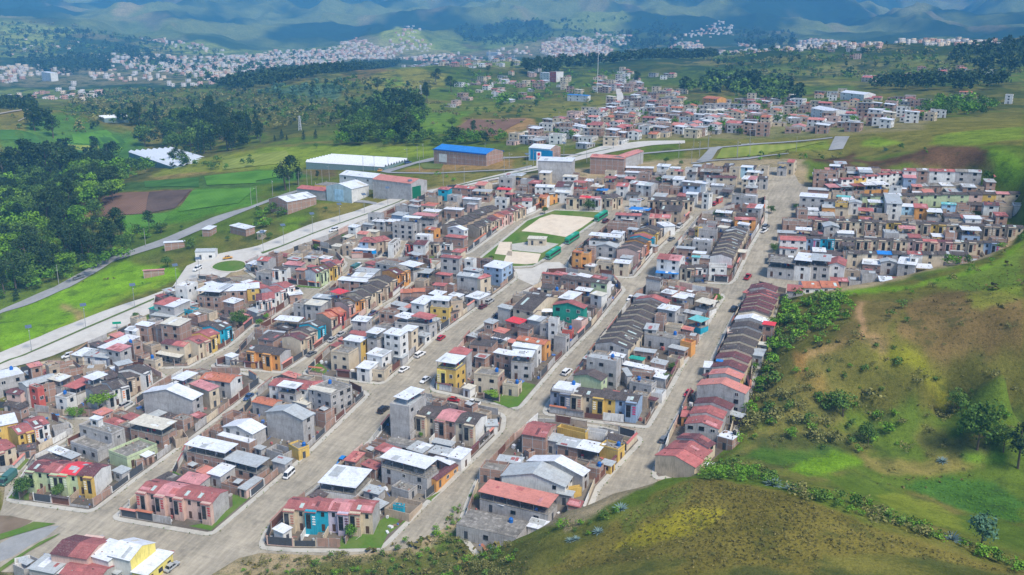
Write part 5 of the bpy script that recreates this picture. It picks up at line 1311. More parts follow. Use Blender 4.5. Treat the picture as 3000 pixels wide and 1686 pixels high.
# ---------------------------------------------------------------- the crowded yards between: small outbuildings fill what is left of every block
def occupied(x, y, pad=.4):
    for P in OCC:
        c0 = P[0]
        if abs(c0[0] - x) > 45 or abs(c0[1] - y) > 45: continue
        ins = True
        for i in range(4):
            a_, b_ = P[i], P[(i + 1) % 4]; ex, ey = b_[0] - a_[0], b_[1] - a_[1]; l_ = math.hypot(ex, ey)
            if (ex * (y - a_[1]) - ey * (x - a_[0])) / l_ < -pad: ins = False; break
        if ins: return True
    return False
BLOCKS['N1'] = tow('K -100,660 280,600 600,600 900,640 1150,560 1400,530 1700,540 2200,500 2573,520 2573,850 2300,880 1980,1000 1700,880 1100,880 500,900 350,860 100,840 -200,900 J 2200,800 1900,900 1700,820')
def fill(nm, P, dirs, cell=(5.4, 6.2), p=.8, tall=.25, seed=0, low=2.6, kinds=None, face='f', skip=()):
    rnd = random.Random(seed); a = Vector(dirs[1]) - Vector(dirs[0]); a.normalize(); b = Vector((-a.y, a.x)); o = Vector(dirs[0])
    IP = inset(P, 2.2); us = [(Vector(q) - o).dot(a) for q in P]; vs = [(Vector(q) - o).dot(b) for q in P]
    u = min(us)
    while u < max(us):
        cu = cell[0] * rnd.uniform(.8, 1.25); v = min(vs)
        while v < max(vs):
            cv = cell[1] * rnd.uniform(.75, 1.25); corners = [o + a * (u + x_) + b * (v + y_) for x_, y_ in ((.15, .15), (cu - .3, .15), (cu - .3, cv - .3), (.15, cv - .3), (cu / 2, cv / 2))]
            ok = all(inpoly(np.array([c.x]), np.array([c.y]), IP)[0] for c in corners) and not any(occupied(c.x, c.y, .1) for c in corners)
            if ok and any(inpoly(np.array([corners[4].x]), np.array([corners[4].y]), s_)[0] for s_ in skip): ok = False
            if ok and rnd.random() < p:
                big = rnd.random() < tall
                h = rnd.choice([5.4, 5.8, 6.2]) if big else rnd.choice([2.2, low, low, 3.0, 3.3])
                if nm in ('R2', 'N1', 'D1', 'D2', 'D3', 'D4'): h *= .86
                typ, rc, wc = rnd.choice(kinds or [('s','s','g'), ('s','s','b'), ('s','s','b'), ('m','w','g'), ('m','z','g'), ('m','z','b'), ('m','r','b'), ('m','q','b'), ('y','s','b'), ('m','a','b'), ('s','s','n'), ('m','k','b'), ('y','s','g'), ('y','s','b'), ('m','q','b'), ('y','s','b'), ('s','s','b'), ('m','r','n'), ('m','z','b'), ('s','s','c'), ('m','k','g'), ('m','r','b'), ('s','s','n'), ('m','w','w')])
                H_ = make(corners[0], a, b, cu - .45, cv - .45, h, typ, rc, wc, None, face if not big else 'f1', 'O' if rnd.random() < .18 and typ == 'm' else '', rnd, name='house' if big else 'outbuilding')
                H_['block'] = nm
            v += cv
        u += cu
for nm, d in (('A0', 'Z 0,600 400,330'), ('A1', 'C 900,1100 1400,900'), ('A2', 'A 400,1500 1100,1580'), ('B1', 'A 1350,510 1900,110'), ('B2', 'A 2160,1040 2573,690'), ('B3', 'B 1880,610 2500,0'), ('B4', 'P 480,1190 870,830'), ('C5', 'E 1560,1120 1740,780'),
              ('C4', 'E 110,1205 480,770'), ('C3', 'D 1500,800 1800,520'), ('C2', 'D 620,640 1250,200'), ('C1', 'C 2010,755 2310,600'), ('C0', 'F 700,830 860,690'), ('D1', 'F 1250,535 1500,340'),
              ('D2', 'F 1850,580 2160,490'), ('D3', 'G 1300,700 1500,440'), ('D4', 'G 2260,760 2420,420'), ('R1', 'E 2000,800 2250,330'), ('R2', 'H 400,1000 2300,1040'), ('N1', 'K 500,870 1050,900')):
    far_ = nm in ('R2', 'N1', 'D1', 'D2')
    if nm == 'A2': continue
    dd = [tuple(q) for q in tow(d)]
    skip = []
    if nm == 'B2': skip = [tow('A 2335,600 2573,560 2573,700 2120,1040 1860,980 2160,800')]
    if nm == 'B3': skip = [tow('B 830,1230 860,1000 1330,830 1560,820 1760,600 1860,600 1300,1230'), tow('B 20,1200 300,1180 900,1180 900,1000 400,1000 100,1000')]
    if nm == 'C4': skip = [tow('D 2330,1150 E 100,930 260,970 60,1240 D 2400,1200'), tow('D 1760,1080 2000,1100 2300,1180 2200,1000 1800,960')]
    if nm == 'B1': skip = [tow('A 0,700 20,560 400,640 700,640 1080,560 1080,800 900,850')]
    if nm == 'C5': skip = [tow('E 300,1150 1300,1250 1420,1150 1500,1400 300,1350')]
    if nm == 'R2': skip = [tow('H 640,180 2250,180 2250,260 640,330'), tow('H 2300,330 2573,330 2573,440 2200,440')]
    fill(nm, BLOCKS[nm], dd, cell=(5.6, 6.2) if far_ else (4.3, 5.0), p=.95 if far_ else .9, tall=.28 if nm in ('N1',) else .2 if far_ else .1, seed=hash(nm) % 1 + sum(map(ord, nm)), face='f')
BNAME['A2'] = 'block in bottom left corner'
for ln in '''A 510,1250 880,1300 760,1020 6 g mr kk - b T
A 885,1262 1090,1322 1090,1080 5.6 m w w - b
A 1088,1265 1312,1320 1360,1052 6 g w w Y b R
A 290,1395 540,1440 460,1240 4.2 m z g - b
A 520,1440 640,1440 860,1270 3.4 m w g - b
A 600,1450 1000,1500 880,1290 4.4 g r g - b
A 130,1350 240,1400 300,1230 3.2 y s g - -
A 1330,1440 1480,1470 1680,1200 3 m w Y - 1
A 1060,1400 1180,1440 1160,1350 2.8 m z g - b
A 150,1350 300,1300 200,1260 2.8 y s w - -'''.split('\n'):
    q = ln.split(); c = [tuple(map(float, k.split(','))) for k in q[1:4]]
    add_spec(q[0], c, float(q[4]), q[5], q[6], q[7], q[8], q[9], ''.join(q[10:]), 'A2')
print('all buildings', len(HOUSES))

# ---------------------------------------------------------------- link: the 300 houses and outbuildings that show largest are things, the rest one mass
BUCK = {}
def bucket(geo, M):
    for f, mi in zip(geo.f, geo.m):
        k = geo.mats[mi]; B = BUCK.setdefault(k.name, [k, [], []]); b = len(B[1]); B[1].extend(tuple(M @ Vector(geo.v[i])) for i in f); B[2].append(tuple(range(b, b + len(f))))
def dist(h): return (h['pos'] - Vector((0, 0, CAMZ))).length
TYPEW = dict(g='gabled', t='gabled', m='sheet', s='flat', y='open', O='canopy')
def place(h, label, cat, group):
    root = bpy.data.objects.new(h['name'], None); scene.collection.objects.link(root); root.matrix_world = h['O']; root.empty_display_size = .5
    tag(root, label, cat, group)
    def put(p, par):
        if p.key:
            if p.key not in WM: WM[p.key] = mesh('window', p.geo)
            me_ = WM[p.key]
        else: me_ = mesh(p.name, p.geo)
        o_ = bpy.data.objects.new(p.name, me_); scene.collection.objects.link(o_); o_.parent = par; o_.matrix_local = p.mat
        for s_ in p.subs: put(s_, o_)
    for p in h['parts']: put(p, root)
    return root
for kind in ('house', 'outbuilding'):
    L_ = sorted([h for h in HOUSES if h['name'] == kind], key=dist); cnt = {}
    for i, h in enumerate(L_):
        if i >= 296 or (kind == 'outbuilding' and dist(h) > 430): h['thing'] = False; [bucket(p.geo, h['O'] @ p.mat) for p in h['parts']]; continue
        h['thing'] = True; k = cnt[h['block']] = cnt.get(h['block'], 0) + 1
        st = '%d-storey' % max(1, round(h['h'] / 2.8))
        if h['typ'] == 'y': lab = ('roofless %s walled yard' if kind == 'house' else 'roofless %s yard room') % WNAME[h['wc']]
        elif kind != 'house': lab = '%s yard room, %s roof' % (WNAME[h['wc']], RNAME[h['rc']])
        elif 'O' in h['opts'] or h['typ'] == 'O': lab = '%s %s house, %s terrace canopy' % (st, WNAME[h['wc']], RNAME[h['rc']])
        else: lab = '%s %s house, %s roof' % (st, WNAME[h['wc']], RNAME[h['rc']])
        lab += ', %s nearest of %s' % (ordn(k), BNAME[h['block']])
        h['label'] = lab
        place(h, lab, 'house' if kind == 'house' else 'outbuilding', 'houses in ' + BNAME[h['block']] if kind == 'house' else 'small rooms filling the back yards')

for kn, (m_, V_, F_) in BUCK.items():
    pass
g = Geo(); off = 0
for kn, (m_, V_, F_) in BUCK.items():
    b = len(g.v); g.v.extend(V_); g.f.extend(tuple(b + i for i in f) for f in F_); k = g.mi(m_); g.m.extend([k] * len(F_))
if g.v: tag(obj('distant_houses', mesh('distant_houses', g)), 'dense rows of small town houses further up the slope', 'houses', kind='stuff')
print('linked things', sum(1 for h in HOUSES if h['thing']), 'mass faces', len(g.f))
# ================================================================ warehouses and greenhouses
def special(label, cat, spec, name, group=None, extra=None):
    global MAXW
    n0 = len(HOUSES); MAXW = 200; q = spec.split(); c = [tuple(map(float, k.split(','))) for k in q[1:4]]
    P0, a, b, L_, d = frame_h(q[0], c, float(q[4]))
    W = abs(d) if len(q) < 11 else min(abs(d), float(q[10])); Pi = P0 if d > 0 else P0 - b * W; fr = q[9].replace('-', '')
    if d < 0: fr = fr.translate(str.maketrans('fb', 'bf'))
    H_ = make(Pi, a, b, L_, W, float(q[4]), q[5], q[6], q[7], q[8] if q[8] != '-' else None, fr, 'N', HRND, name=name)
    H_['thing'] = True; H_['flip'] = d < 0; MAXW = 24
    if extra: extra(H_)
    return place(H_, label, cat, group)
def frame_h(t, c, h):
    Ps = [ground(*px(t, *k), h) for k in (c[0], c[1], c[2])]
    a = Vector(Ps[1][:2]) - Vector(Ps[0][:2]); L_ = a.length; a.normalize(); b = Vector((-a.y, a.x)); d = (Vector(Ps[2][:2]) - Vector(Ps[0][:2])).dot(b)
    return Vector(Ps[0][:2]), a, b, L_, d
GH = lambda x, y: float(hgt(x, y))
def ext_door(side, u, w_, h_, mat, nm='door'):
    def f(H_):
        g = Geo(); L_, W, lf = H_['L'], H_['W'], H_['lift']; s = side
        if H_['flip']: s = {'f': 'b', 'b': 'f'}.get(s, s)
        if s == 'f': g.box(u * L_ - w_ / 2, -.08, lf, u * L_ + w_ / 2, .02, lf + h_, mat)
        elif s == 'b': g.box(u * L_ - w_ / 2, W - .02, lf, u * L_ + w_ / 2, W + .08, lf + h_, mat)
        elif s == '1':
            uu = (1 - u if H_['flip'] else u) * W; g.box(L_ - .02, uu - w_ / 2, lf, L_ + .08, uu + w_ / 2, lf + h_, mat)
        else:
            uu = (1 - u if H_['flip'] else u) * W; g.box(-.08, uu - w_ / 2, lf, .02, uu + w_ / 2, lf + h_, mat)
        H_['parts'].append(Part(nm, g))
    return f
M_gdoor = flat('green_door', (.01,.16,.08), .5); M_bdoor = flat('blue_door', (.01,.26,.52), .5); M_blue = flat('blue_paint', (.02,.12,.42), .5)
special('long warehouse with white metal roof and brick walls below the grey road', 'warehouse', 'J 130,720 420,622 345,740 5.5 g w b - -', 'warehouse')
special('low red roofed shed between the two white roofed warehouses', 'shed', 'J 410,602 700,622 480,560 5 g R g - -', 'storage_shed')
special('cream flat roofed house behind the low red shed', 'house', 'J 590,567 760,577 660,520 6 s s y - f', 'flat_roofed_house')
special('warehouse with white roof and pale blue-green front gable', 'warehouse', 'J 705,588 880,520 955,612 7 g w w T -', 'warehouse', None, ext_door('0', .5, 6, 6, wall('s'), 'front_panel'))
special('white walled hall with white roof behind the pale blue-green front', 'warehouse', 'J 838,468 1180,490 890,415 6.5 g w w - f', 'warehouse')
special('big grey block warehouse with salmon roof and green sliding door', 'warehouse', 'J 1172,522 1560,547 1290,457 9 g a g - -', 'warehouse', None, ext_door('1', .32, 7, 7, M_gdoor))
def bluefascia(H_):
    g = Geo(); z = H_['h'] + H_['lift'] - .6; L_, W = H_['L'], H_['W']
    g.box(-.4, -.45, z, L_ + .4, -.3, z + .75, M_blue); g.box(-.4, W + .3, z, L_ + .4, W + .45, z + .75, M_blue); H_['parts'].append(Part('gutter', g)); ext_door('f', .18, 6, 5, wall('w'))(H_)
special('long brick hall with bright blue roof beside the greenhouse', 'warehouse', 'J 1785,224 2315,241 1890,168 7.5 g b b - -', 'warehouse', None, bluefascia)
special('white roofed workshop with sky blue front and blue door', 'workshop', 'K 168,330 385,337 255,290 7 g w s b -', 'workshop', None, ext_door('f', .6, 15, 6, M_bdoor))
special('grey block depot with flat white roof beside the concrete road', 'warehouse', 'K 262,470 600,470 500,410 11 m w g - -', 'warehouse')
special('brick depot wing with red roof beyond the white roofed depot', 'warehouse', 'K 785,425 1130,440 850,385 8.6 g a b - -', 'warehouse')
special('long red roofed wing running away behind the brick depot', 'warehouse', 'K 1015,432 1215,330 1128,440 8.4 g a g - -', 'warehouse')
special('small white metal cabin in front of the red roofed depot', 'cabin', 'K 790,515 865,517 800,500 3.2 m w w - f', 'cabin')
special('long farm shed with pink roof on the meadow by the avenue', 'shed', 'I 1440,1290 1645,1250 1455,1280 3 m p b - -', 'farm_shed')
special('white walled farmhouse with zinc roof between the two roads', 'farmhouse', 'I 1960,1100 2160,1070 1990,1060 4 g z w - f', 'farmhouse')
special('shed with long white roof beside the grey road', 'shed', 'I 1650,1012 1850,970 1700,990 3.4 m w b - -', 'farm_shed')
special('brick shed with white roof at the top of the garden plots', 'shed', 'I 2310,830 2470,865 2420,800 3.4 m w b - -', 'farm_shed')
special('open lean-to with white roof beside the scrap yard', 'shed', 'I 2030,870 2110,868 2150,825 3.2 m w b - -', 'farm_shed')
special('small wooden hut with white roof half hidden by garden trees', 'hut', 'F 10,290 60,290 70,260 3 m w n - -', 'hut')
# greenhouses
def greenhouse(label, t, c, h, nb):
    P0, a, b, L_, d = frame_h(t, c, h); W = abs(d)
    if d < 0: P0 = P0 - b * W
    cor = [P0, P0 + a * L_, P0 + a * L_ + b * W, P0 + b * W]; z0 = min(float(hgt(k.x, k.y)) for k in cor) - .3; zc = sum(float(hgt(k.x, k.y)) for k in cor) / 4 + h
    root = bpy.data.objects.new('greenhouse', None); scene.collection.objects.link(root); root.matrix_world = Matrix(((a.x, b.x, 0, P0.x), (a.y, b.y, 0, P0.y), (0, 0, 1, z0), (0, 0, 0, 1))); tag(root, label, 'greenhouse')
    film = flat('plastic_film', (.72,.74,.76), .35); dk = flat('greenhouse_side', (.18,.26,.25), .7); H_ = zc - z0
    g = Geo(); s = W / nb
    for k in range(nb):
        y0, y1 = k * s, (k + 1) * s - .05; ym = (y0 + y1) / 2; g.slab([(0, y0, H_), (L_, y0, H_), (L_, ym, H_ + 1.5), (0, ym, H_ + 1.5)], .06, film); g.slab([(0, ym, H_ + 1.5), (L_, ym, H_ + 1.5), (L_, y1, H_), (0, y1, H_)], .06, film)
    obj('roof', mesh('roof', g), root); g = Geo(); g.box(.1, .1, 0, L_ - .1, W - .1, H_ - .1, dk); obj('wall', mesh('wall', g), root)
greenhouse('large white plastic greenhouse left of the blue roofed hall', 'J', [(500, 362), (1290, 375), (800, 263)], 2.4, 9)
greenhouse('white plastic greenhouse in front of the tall dark trees at left', 'I', [(1300, 180), (1720, 195), (1560, 45)], 4, 8)
greenhouse('smaller white greenhouse further back among the left hills', 'L', [(785, 895), (970, 895), (830, 872)], 4, 3)

# ================================================================ the town beyond and the far valley towns
FAR = random.Random(77); n_first = len(HOUSES)
STREET = (Vector(pgnd(1700, 900, 0)[:2]) - Vector(pgnd(1500, 1100, 0)[:2])).normalized()
def scatter_poly(s, sp, rnd, jit=.45, pl=None):
    P = pl or tow(s); xs = [p[0] for p in P]; ys = [p[1] for p in P]; out = []
    y = min(ys)
    while y < max(ys):
        x = min(xs)
        while x < max(xs):
            xx, yy = x + rnd.uniform(-jit, jit) * sp, y + rnd.uniform(-jit, jit) * sp
            out.append((xx, yy)); x += sp
        y += sp
    if not out: return []
    A = np.array(out); m = inpoly(A[:, 0], A[:, 1], P); return [tuple(q) for q in A[m]]
for s, sp, pr in (('K 0,200 280,130 300,60 700,0 2573,0 2573,210 2250,225 1750,235 1200,280 700,325 480,290 170,285 0,310', 12.5, .8),
              ('M 2010,790 2140,740 2300,700 2573,700 2573,880 2380,880 2200,850 2040,880 1900,880', 16, .9),
              ('N 0,840 300,770 700,750 1000,790 1330,780 1750,740 1950,870 1900,960 1500,985 1250,1000 900,1030 700,1035 0,1045', 15, .62),
              ('M 860,640 1100,580 1600,540 1760,600 1700,680 1350,700 900,690', 19, .62), ('M 770,760 1000,740 1000,800 790,810', 24, .8),
              ('M 1910,590 2240,600 2280,690 1930,710', 17, .95), ('N 1650,600 2020,555 2020,620 1650,635', 22, .9), ('N 620,660 760,655 760,700 560,690', 20, .7),
              ('N 900,690 1200,700 1600,730 1400,760 950,770', 24, .5), ('N 2000,700 2576,700 2576,820 2100,800', 24, .55), ('M 2250,580 2573,570 2573,600 2260,600', 22, .8),
              ('N 1270,600 1540,600 1540,612 1270,612', 25, .6), ('M 850,440 1300,420 1350,500 900,520 450,510', 24, .6), ('M 1000,700 1700,690 1900,720 1700,760 1300,790 1000,760', 30, .4), ('N 1640,540 2330,530 2340,590 2000,640 1650,630', 24, .55), ('N 1100,370 1340,380 1320,450 1150,450', 26, .5), ('M 2130,510 2200,520 2200,560 2100,560', 25, .8)):
    for x, y in scatter_poly(s, sp, FAR):
        if FAR.random() > pr: continue
        an = math.atan2(STREET.y, STREET.x) + FAR.choice([0, math.pi / 2]) + FAR.uniform(-.15, .15); a = Vector((math.cos(an), math.sin(an))); b = Vector((-a.y, a.x))
        L_, W = FAR.uniform(6, 11.5), FAR.uniform(6, 10); h = FAR.choice([2.6, 2.6, 2.8, 4.8, 5.0, 5.2, 7.2])
        typ, rc, wc = FAR.choice([('s','s','w'), ('s','s','c'), ('s','s','b'), ('s','s','b'), ('s','s','g'), ('m','w','w'), ('m','w','b'), ('m','w','g'), ('m','z','b'), ('g','r','c'), ('g','R','b'), ('s','s','w'), ('s','s','k'), ('g','o','c'), ('m','c','c'), ('g','a','w')])
        make(Vector((x, y)) - a * L_ / 2 - b * W / 2, a, b, L_, W, h, typ, rc, wc, None, 'fb01', 'N' if FAR.random() < .5 else '', FAR, name='far')
BUCK.clear()
for h in HOUSES[n_first:]:
    for p in h['parts']:
        if p.name in ('trim', 'skylight', 'post'): continue
        bucket(p.geo if not p.key else FARWIN, h['O'] @ p.mat) if False else None
        if p.key:
            g = Geo(); g.poly([(-.5, -.02, 0), (.5, -.02, 0), (.5, -.02, 1), (-.5, -.02, 1)], glass()); bucket(g, h['O'] @ p.mat)
        else: bucket(p.geo, h['O'] @ p.mat)
del HOUSES[n_first:]
def emit(name, label, cat):
    g = Geo()
    for kn, (m_, V_, F_) in BUCK.items():
        b = len(g.v); g.v.extend(V_); g.f.extend(tuple(b + i for i in f) for f in F_); k = g.mi(m_); g.m.extend([k] * len(F_))
    if g.v: tag(obj(name, mesh(name, g)), label, cat, kind='stuff')
    BUCK.clear()
emit('hillside_neighbourhood', 'scattered brick and white houses of the neighbourhood beyond the main road', 'houses')
def boxes_np(name, label, spots, mats):
    V, Q, MI = [], [], []
    base = np.array([(-.5,-.5,0),(.5,-.5,0),(.5,.5,0),(-.5,.5,0),(-.5,-.5,1),(.5,-.5,1),(.5,.5,1),(-.5,.5,1)])
    fc = np.array([(0,1,5,4),(1,2,6,5),(2,3,7,6),(3,0,4,7),(4,5,6,7)])
    for k, (x, y, z, L_, W, h, an, wi, ri) in enumerate(spots):
        c, s = math.cos(an), math.sin(an); p = base * (L_, W, h + 2); p[:, 2] -= 2
        V.append(np.stack([p[:, 0] * c - p[:, 1] * s + x, p[:, 0] * s + p[:, 1] * c + y, p[:, 2] + z], 1)); Q.append(fc + k * 8); MI += [wi] * 4 + [ri]
    tag(obj(name, fast_mesh(name, np.concatenate(V), np.concatenate(Q), mats, MI)), label, 'town', kind='stuff')
def facade(nm, col):
    q = NT(nm); v = q.coord('Object', (1, 1, 1)); sx = q.n('SeparateXYZ'); q.l(v, sx.inputs[0]); ad = q.n('Math', operation='ADD'); q.l(sx.outputs[0], ad.inputs[0]); q.l(sx.outputs[1], ad.inputs[1])
    cb = q.n('CombineXYZ'); q.l(ad.outputs[0], cb.inputs[0]); q.l(sx.outputs[2], cb.inputs[1]); bt = q.n('TexBrick'); bt.offset = 0; q.l(cb.outputs[0], bt.inputs['Vector'])
    bt.inputs['Scale'].default_value = 1; bt.inputs['Brick Width'].default_value = 3.4; bt.inputs['Row Height'].default_value = 2.8; bt.inputs['Mortar Size'].default_value = .85; bt.inputs['Mortar Smooth'].default_value = .05
    bt.inputs['Color1'].default_value = (.04,.045,.05,1); bt.inputs['Color2'].default_value = (.09,.08,.08,1); bt.inputs['Mortar'].default_value = (*col, 1); q.base(bt.outputs[0]); return q.m
fm_ = [facade('far_wall_white', (.50,.48,.45)), facade('far_wall_cream', (.58,.48,.36)), facade('far_wall_brick', (.38,.23,.17)), facade('far_wall_pink', (.52,.34,.28)), roof('z'), roof('s'), roof('r'), roof('c')]
spots = []
for s, sp, pr in (('L 1180,420 1500,440 2000,400 2573,350 2573,490 1980,560 1800,600 1600,640 1300,560 900,500 700,440 900,410', 18, .75), ('L 0,500 170,500 560,540 560,570 200,590 0,660', 18, .7),
                  ('L 560,590 860,480 1250,580 1660,640 1100,665 800,610', 28, .55), ('L 0,720 270,690 780,690 780,780 300,770 0,750', 21, .5), ('L 930,270 1250,300 1700,380 1700,420 1250,360', 28, .6),
                  ('L 0,260 600,280 800,420 500,450 0,420', 49, .35), ('M 0,330 200,310 330,380 400,440 300,450 0,460', 18, .85), ('M 350,260 560,230 700,360 620,400 500,380 430,420 560,440 350,440 300,350', 21, .65),
                  ('M 400,440 700,420 900,400 850,440 700,470', 21, .7), ('M 1480,350 1700,290 1900,300 2080,400 2100,440 1700,470 1560,420', 17, .9), ('M 1900,260 2060,250 2230,310 2220,350 2000,340', 21, .8),
                  ('M 1090,380 1400,360 1480,400 1450,430 1200,410', 33, .6), ('M 2470,300 2573,280 2573,400 2480,390', 20, .85), ('N 0,320 130,300 160,390 0,400', 18, .9), ('N 0,240 160,200 220,170 380,190 380,270 150,270 0,290', 25, .6),
                  ('N 420,330 560,360 560,385 430,350', 21, .6), ('N 870,320 1050,310 1400,340 1500,350 1500,375 1000,385 640,400 640,390 900,360', 18, .8), ('N 1600,325 2200,315 2470,320 2470,345 1650,355', 18, .7),
                  ('M 450,200 560,200 600,260 470,280', 33, .5), ('L 400,700 560,690 560,640 420,650', 41, .5), ('N 250,375 640,385 640,400 260,400', 20, .6)):
    for x, y in scatter_poly(s, sp, FAR):
        if FAR.random() > pr * .8: continue
        R_ = math.hypot(x, y); k = min(1.25, max(.9, R_ / 2600)); h = FAR.choice([3, 3, 5.5, 5.5, 6, 8.5]); sz = FAR.choice([1, 1, 1, 1, 1.5, 2.2 if FAR.random() < .2 else 1])
        spots.append((x, y, float(hgt(x, y)), FAR.uniform(5.5, 9.5) * k * sz, FAR.uniform(5, 8) * k, h, FAR.uniform(-.3, .3) + FAR.choice([0, 1.57]), FAR.choice([0, 0, 0, 1, 1, 2, 3]), FAR.choice([4, 4, 5, 5, 6, 7])))
boxes_np('valley_town', 'pale hazy buildings of the far towns across the valley', spots, fm_)
print('valley boxes', len(spots))
special('long white institution building at the foot of the far slope', 'building', 'M 1095,398 1180,398 1100,380 9 s w w - f 13', 'institution')
special('orange three storey house above the mid town', 'building', 'N 150,745 260,750 170,712 8 g o o - f 13', 'orange_building')
special('white hall with broad white roof among the right hand fields', 'hall', 'N 1190,705 1370,712 1200,690 6 g w w - f 13', 'hall')
special('villa with red roof inside a long white wall on the right hillside', 'house', 'N 1350,588 1430,590 1362,575 5 g R c - f 13', 'villa')
special('white church with long nave and tower in the mid town', 'church', 'N 970,830 1120,835 985,810 7 g w w - f 13', 'church')
special('tall white apartment block left of the valley woods', 'building', 'L 312,550 380,552 322,540 16 s w w - f 13', 'apartment_block')
special('tall white block beside the dark grove on the right', 'building', 'N 340,580 405,585 350,575 13 s w w - f 13', 'apartment_block')
special('white building with maroon tower on the central hill', 'building', 'M 1500,550 1570,555 1510,542 9 s w w - f 13', 'town_building')
special('three storey maroon fronted building beside the white hilltop one', 'building', 'M 1572,545 1622,548 1582,535 13 s s r w f 13', 'town_building')
special('pale long school block on the green saddle', 'school', 'M 1705,720 1860,725 1715,712 6 m b w - f 13', 'school')
# slender white mast
def mast():
    P = ground(*px('M', 1932, 705)); g = Geo(); g.cyl(0, 0, -1, 56, .32, .2, flat('white_steel', (.7,.7,.7), .5), 10); o = obj('mast', mesh('mast', g)); o.location = P; tag(o, 'tall slender white mast rising from the mid town', 'mast')
mast()
def lattice(x, y, top, label):
    P = ground(*px('L', x, y)) if x < 2573 else ground(*px('M', x - 2573, y)); Zd = math.hypot(P[0], P[1]); hh = (y - top) / 2.576 / F * Zd * 1.05; g = Geo(); m = flat('galvanised', (.5,.52,.54), .5); w_ = hh * .09
    for sx_ in (-1, 1):
        for sy_ in (-1, 1): g.tube((sx_ * w_, sy_ * w_, -1), (sx_ * .3, sy_ * .3, hh), .22, m)
    for k in range(6):
        z = hh * k / 6; r0 = w_ * (1 - k / 6) + .3 * k / 6; z1 = hh * (k + 1) / 6; r1 = w_ * (1 - (k + 1) / 6) + .3 * (k + 1) / 6
        for (a0, b0, a1, b1) in ((-1,-1,1,-1), (1,-1,1,1), (1,1,-1,1), (-1,1,-1,-1)): g.tube((a0 * r0, b0 * r0, z), (a1 * r1, b1 * r1, z1), .12, m, 4)
    for z in (.72, .84, .96): g.tube((-hh * .14, 0, hh * z), (hh * .14, 0, hh * z), .15, m, 4)
    o = obj('lattice_pylon', mesh('lattice_pylon', g)); o.location = P; tag(o, label, 'pylon', 'lattice power pylons')
lattice(2265, 985, 885, 'lattice power pylon on the middle hillside above the meadow')
lattice(2573 + 600, 730, 650, 'lattice power pylon beside the round dark tree on the hill')
lattice(2573 + 140, 530, 460, 'lattice power pylon in front of the dark wood, further left')
lattice(2573 + 210, 520, 455, 'lattice power pylon in front of the dark wood, further right')
lattice(2573 + 1120, 470, 390, 'tall lattice pylon at the hilltop substation')

# banner and signs
def text_mesh(word, size, mat, name='lettering'):
    cu = bpy.data.curves.new(name, 'FONT'); cu.body = word; cu.size = size; cu.extrude = .02; cu.align_x = 'CENTER'; cu.align_y = 'CENTER'
    tmp = bpy.data.objects.new('tmp', cu); scene.collection.objects.link(tmp); dg = bpy.context.evaluated_depsgraph_get(); me_ = bpy.data.meshes.new_from_object(tmp.evaluated_get(dg)); bpy.data.objects.remove(tmp); me_.name = name; me_.materials.clear(); me_.materials.append(mat); return me_
def banner():
    A = Vector(pgnd(*px('E', 2330, 900), 4.2)) + Vector((0, 0, 4.2)); B = Vector(pgnd(*px('E', 2415, 1000), 3.2)) + Vector((0, 0, 3.2)); C_ = Vector(pgnd(*px('E', 2345, 860), 4.2)) + Vector((0, 0, 4.2))
    x = (B - A); L_ = x.length; x.normalize(); y = (C_ - A); y = (y - x * y.dot(x)); W_ = max(3.0, y.length); y.normalize(); z = x.cross(y); M = Matrix(((x.x, y.x, z.x, A.x), (x.y, y.y, z.y, A.y), (x.z, y.z, z.z, A.z), (0, 0, 0, 1)))
    if z.z < 0: M = M @ Matrix.Diagonal((1, 1, -1, 1))
    g = Geo(); gn = flat('banner_green', (.0,.30,.17), .5); wh = flat('banner_white', (.75,.77,.75), .5); ye = flat('banner_yellow', (.75,.6,.02), .5)
    g.box(0, 0, -.03, L_, W_, 0, gn); g.box(0, W_ * .28, .0, L_, W_ * .34, .02, wh); g.box(0, W_ * .72, .0, L_, W_ * .80, .02, wh); g.box(.1, W_ * .84, .0, 1.0, W_ * .98, .02, ye)
    r_ = obj('banner', mesh('banner', g)); r_.matrix_world = M; tag(r_, 'green banner with yellow letters spread behind the salmon roofs', 'banner')
    t_ = obj('lettering', text_mesh('VISIO', W_ * .36, ye), r_); t_.matrix_local = Matrix.Translation((L_ * .5, W_ * .53, .04))
banner()
def sign(label, t, x, y, h0, w_, h_, col, yaw=0.0, post=True):
    P = Vector(ground(*px(t, x, y))); g = Geo(); g.box(-w_ / 2, -.1, h0, w_ / 2, .1, h0 + h_, flat(*col)); r_ = obj('sign_board', mesh('sign_board', g)); r_.location = P; r_.rotation_euler = (0, 0, yaw); tag(r_, label, 'sign')
    if post: g = Geo(); g.box(-.15, -.12, -.5, .15, .12, h0, M_post); obj('post', mesh('post', g), r_)
    return r_
r_ = sign('tall white advertising pillar with a red emblem at the grey depot', 'K', 268, 580, 3, 2.6, 9, ('sign_white', (.75,.73,.72)))
g = Geo(); g.cyl(0, 0, 0, .12, .8, .8, flat('sign_red', (.55,.03,.05)), 14); o = obj('emblem', mesh('emblem', g), r_); o.matrix_local = Matrix.Translation((0, -.1, 10.7)) @ Matrix.Rotation(math.pi / 2, 4, 'X')
g = Geo(); g.box(-.3, -.16, 4, .3, -.1, 9, flat('sign_red', (.55,.03,.05))); obj('panel', mesh('panel', g), r_)
sign('small green street sign beside the lower carriageway', 'C', 1180, 420, 2.2, 3.2, .9, ('sign_green', (.0,.30,.18)), .2)
sign('bright blue shop sign at the corner of the pale blue shop', 'F', 1190, 560, 3, 2.0, 1.4, ('sign_blue', (.0,.25,.62)), .3)
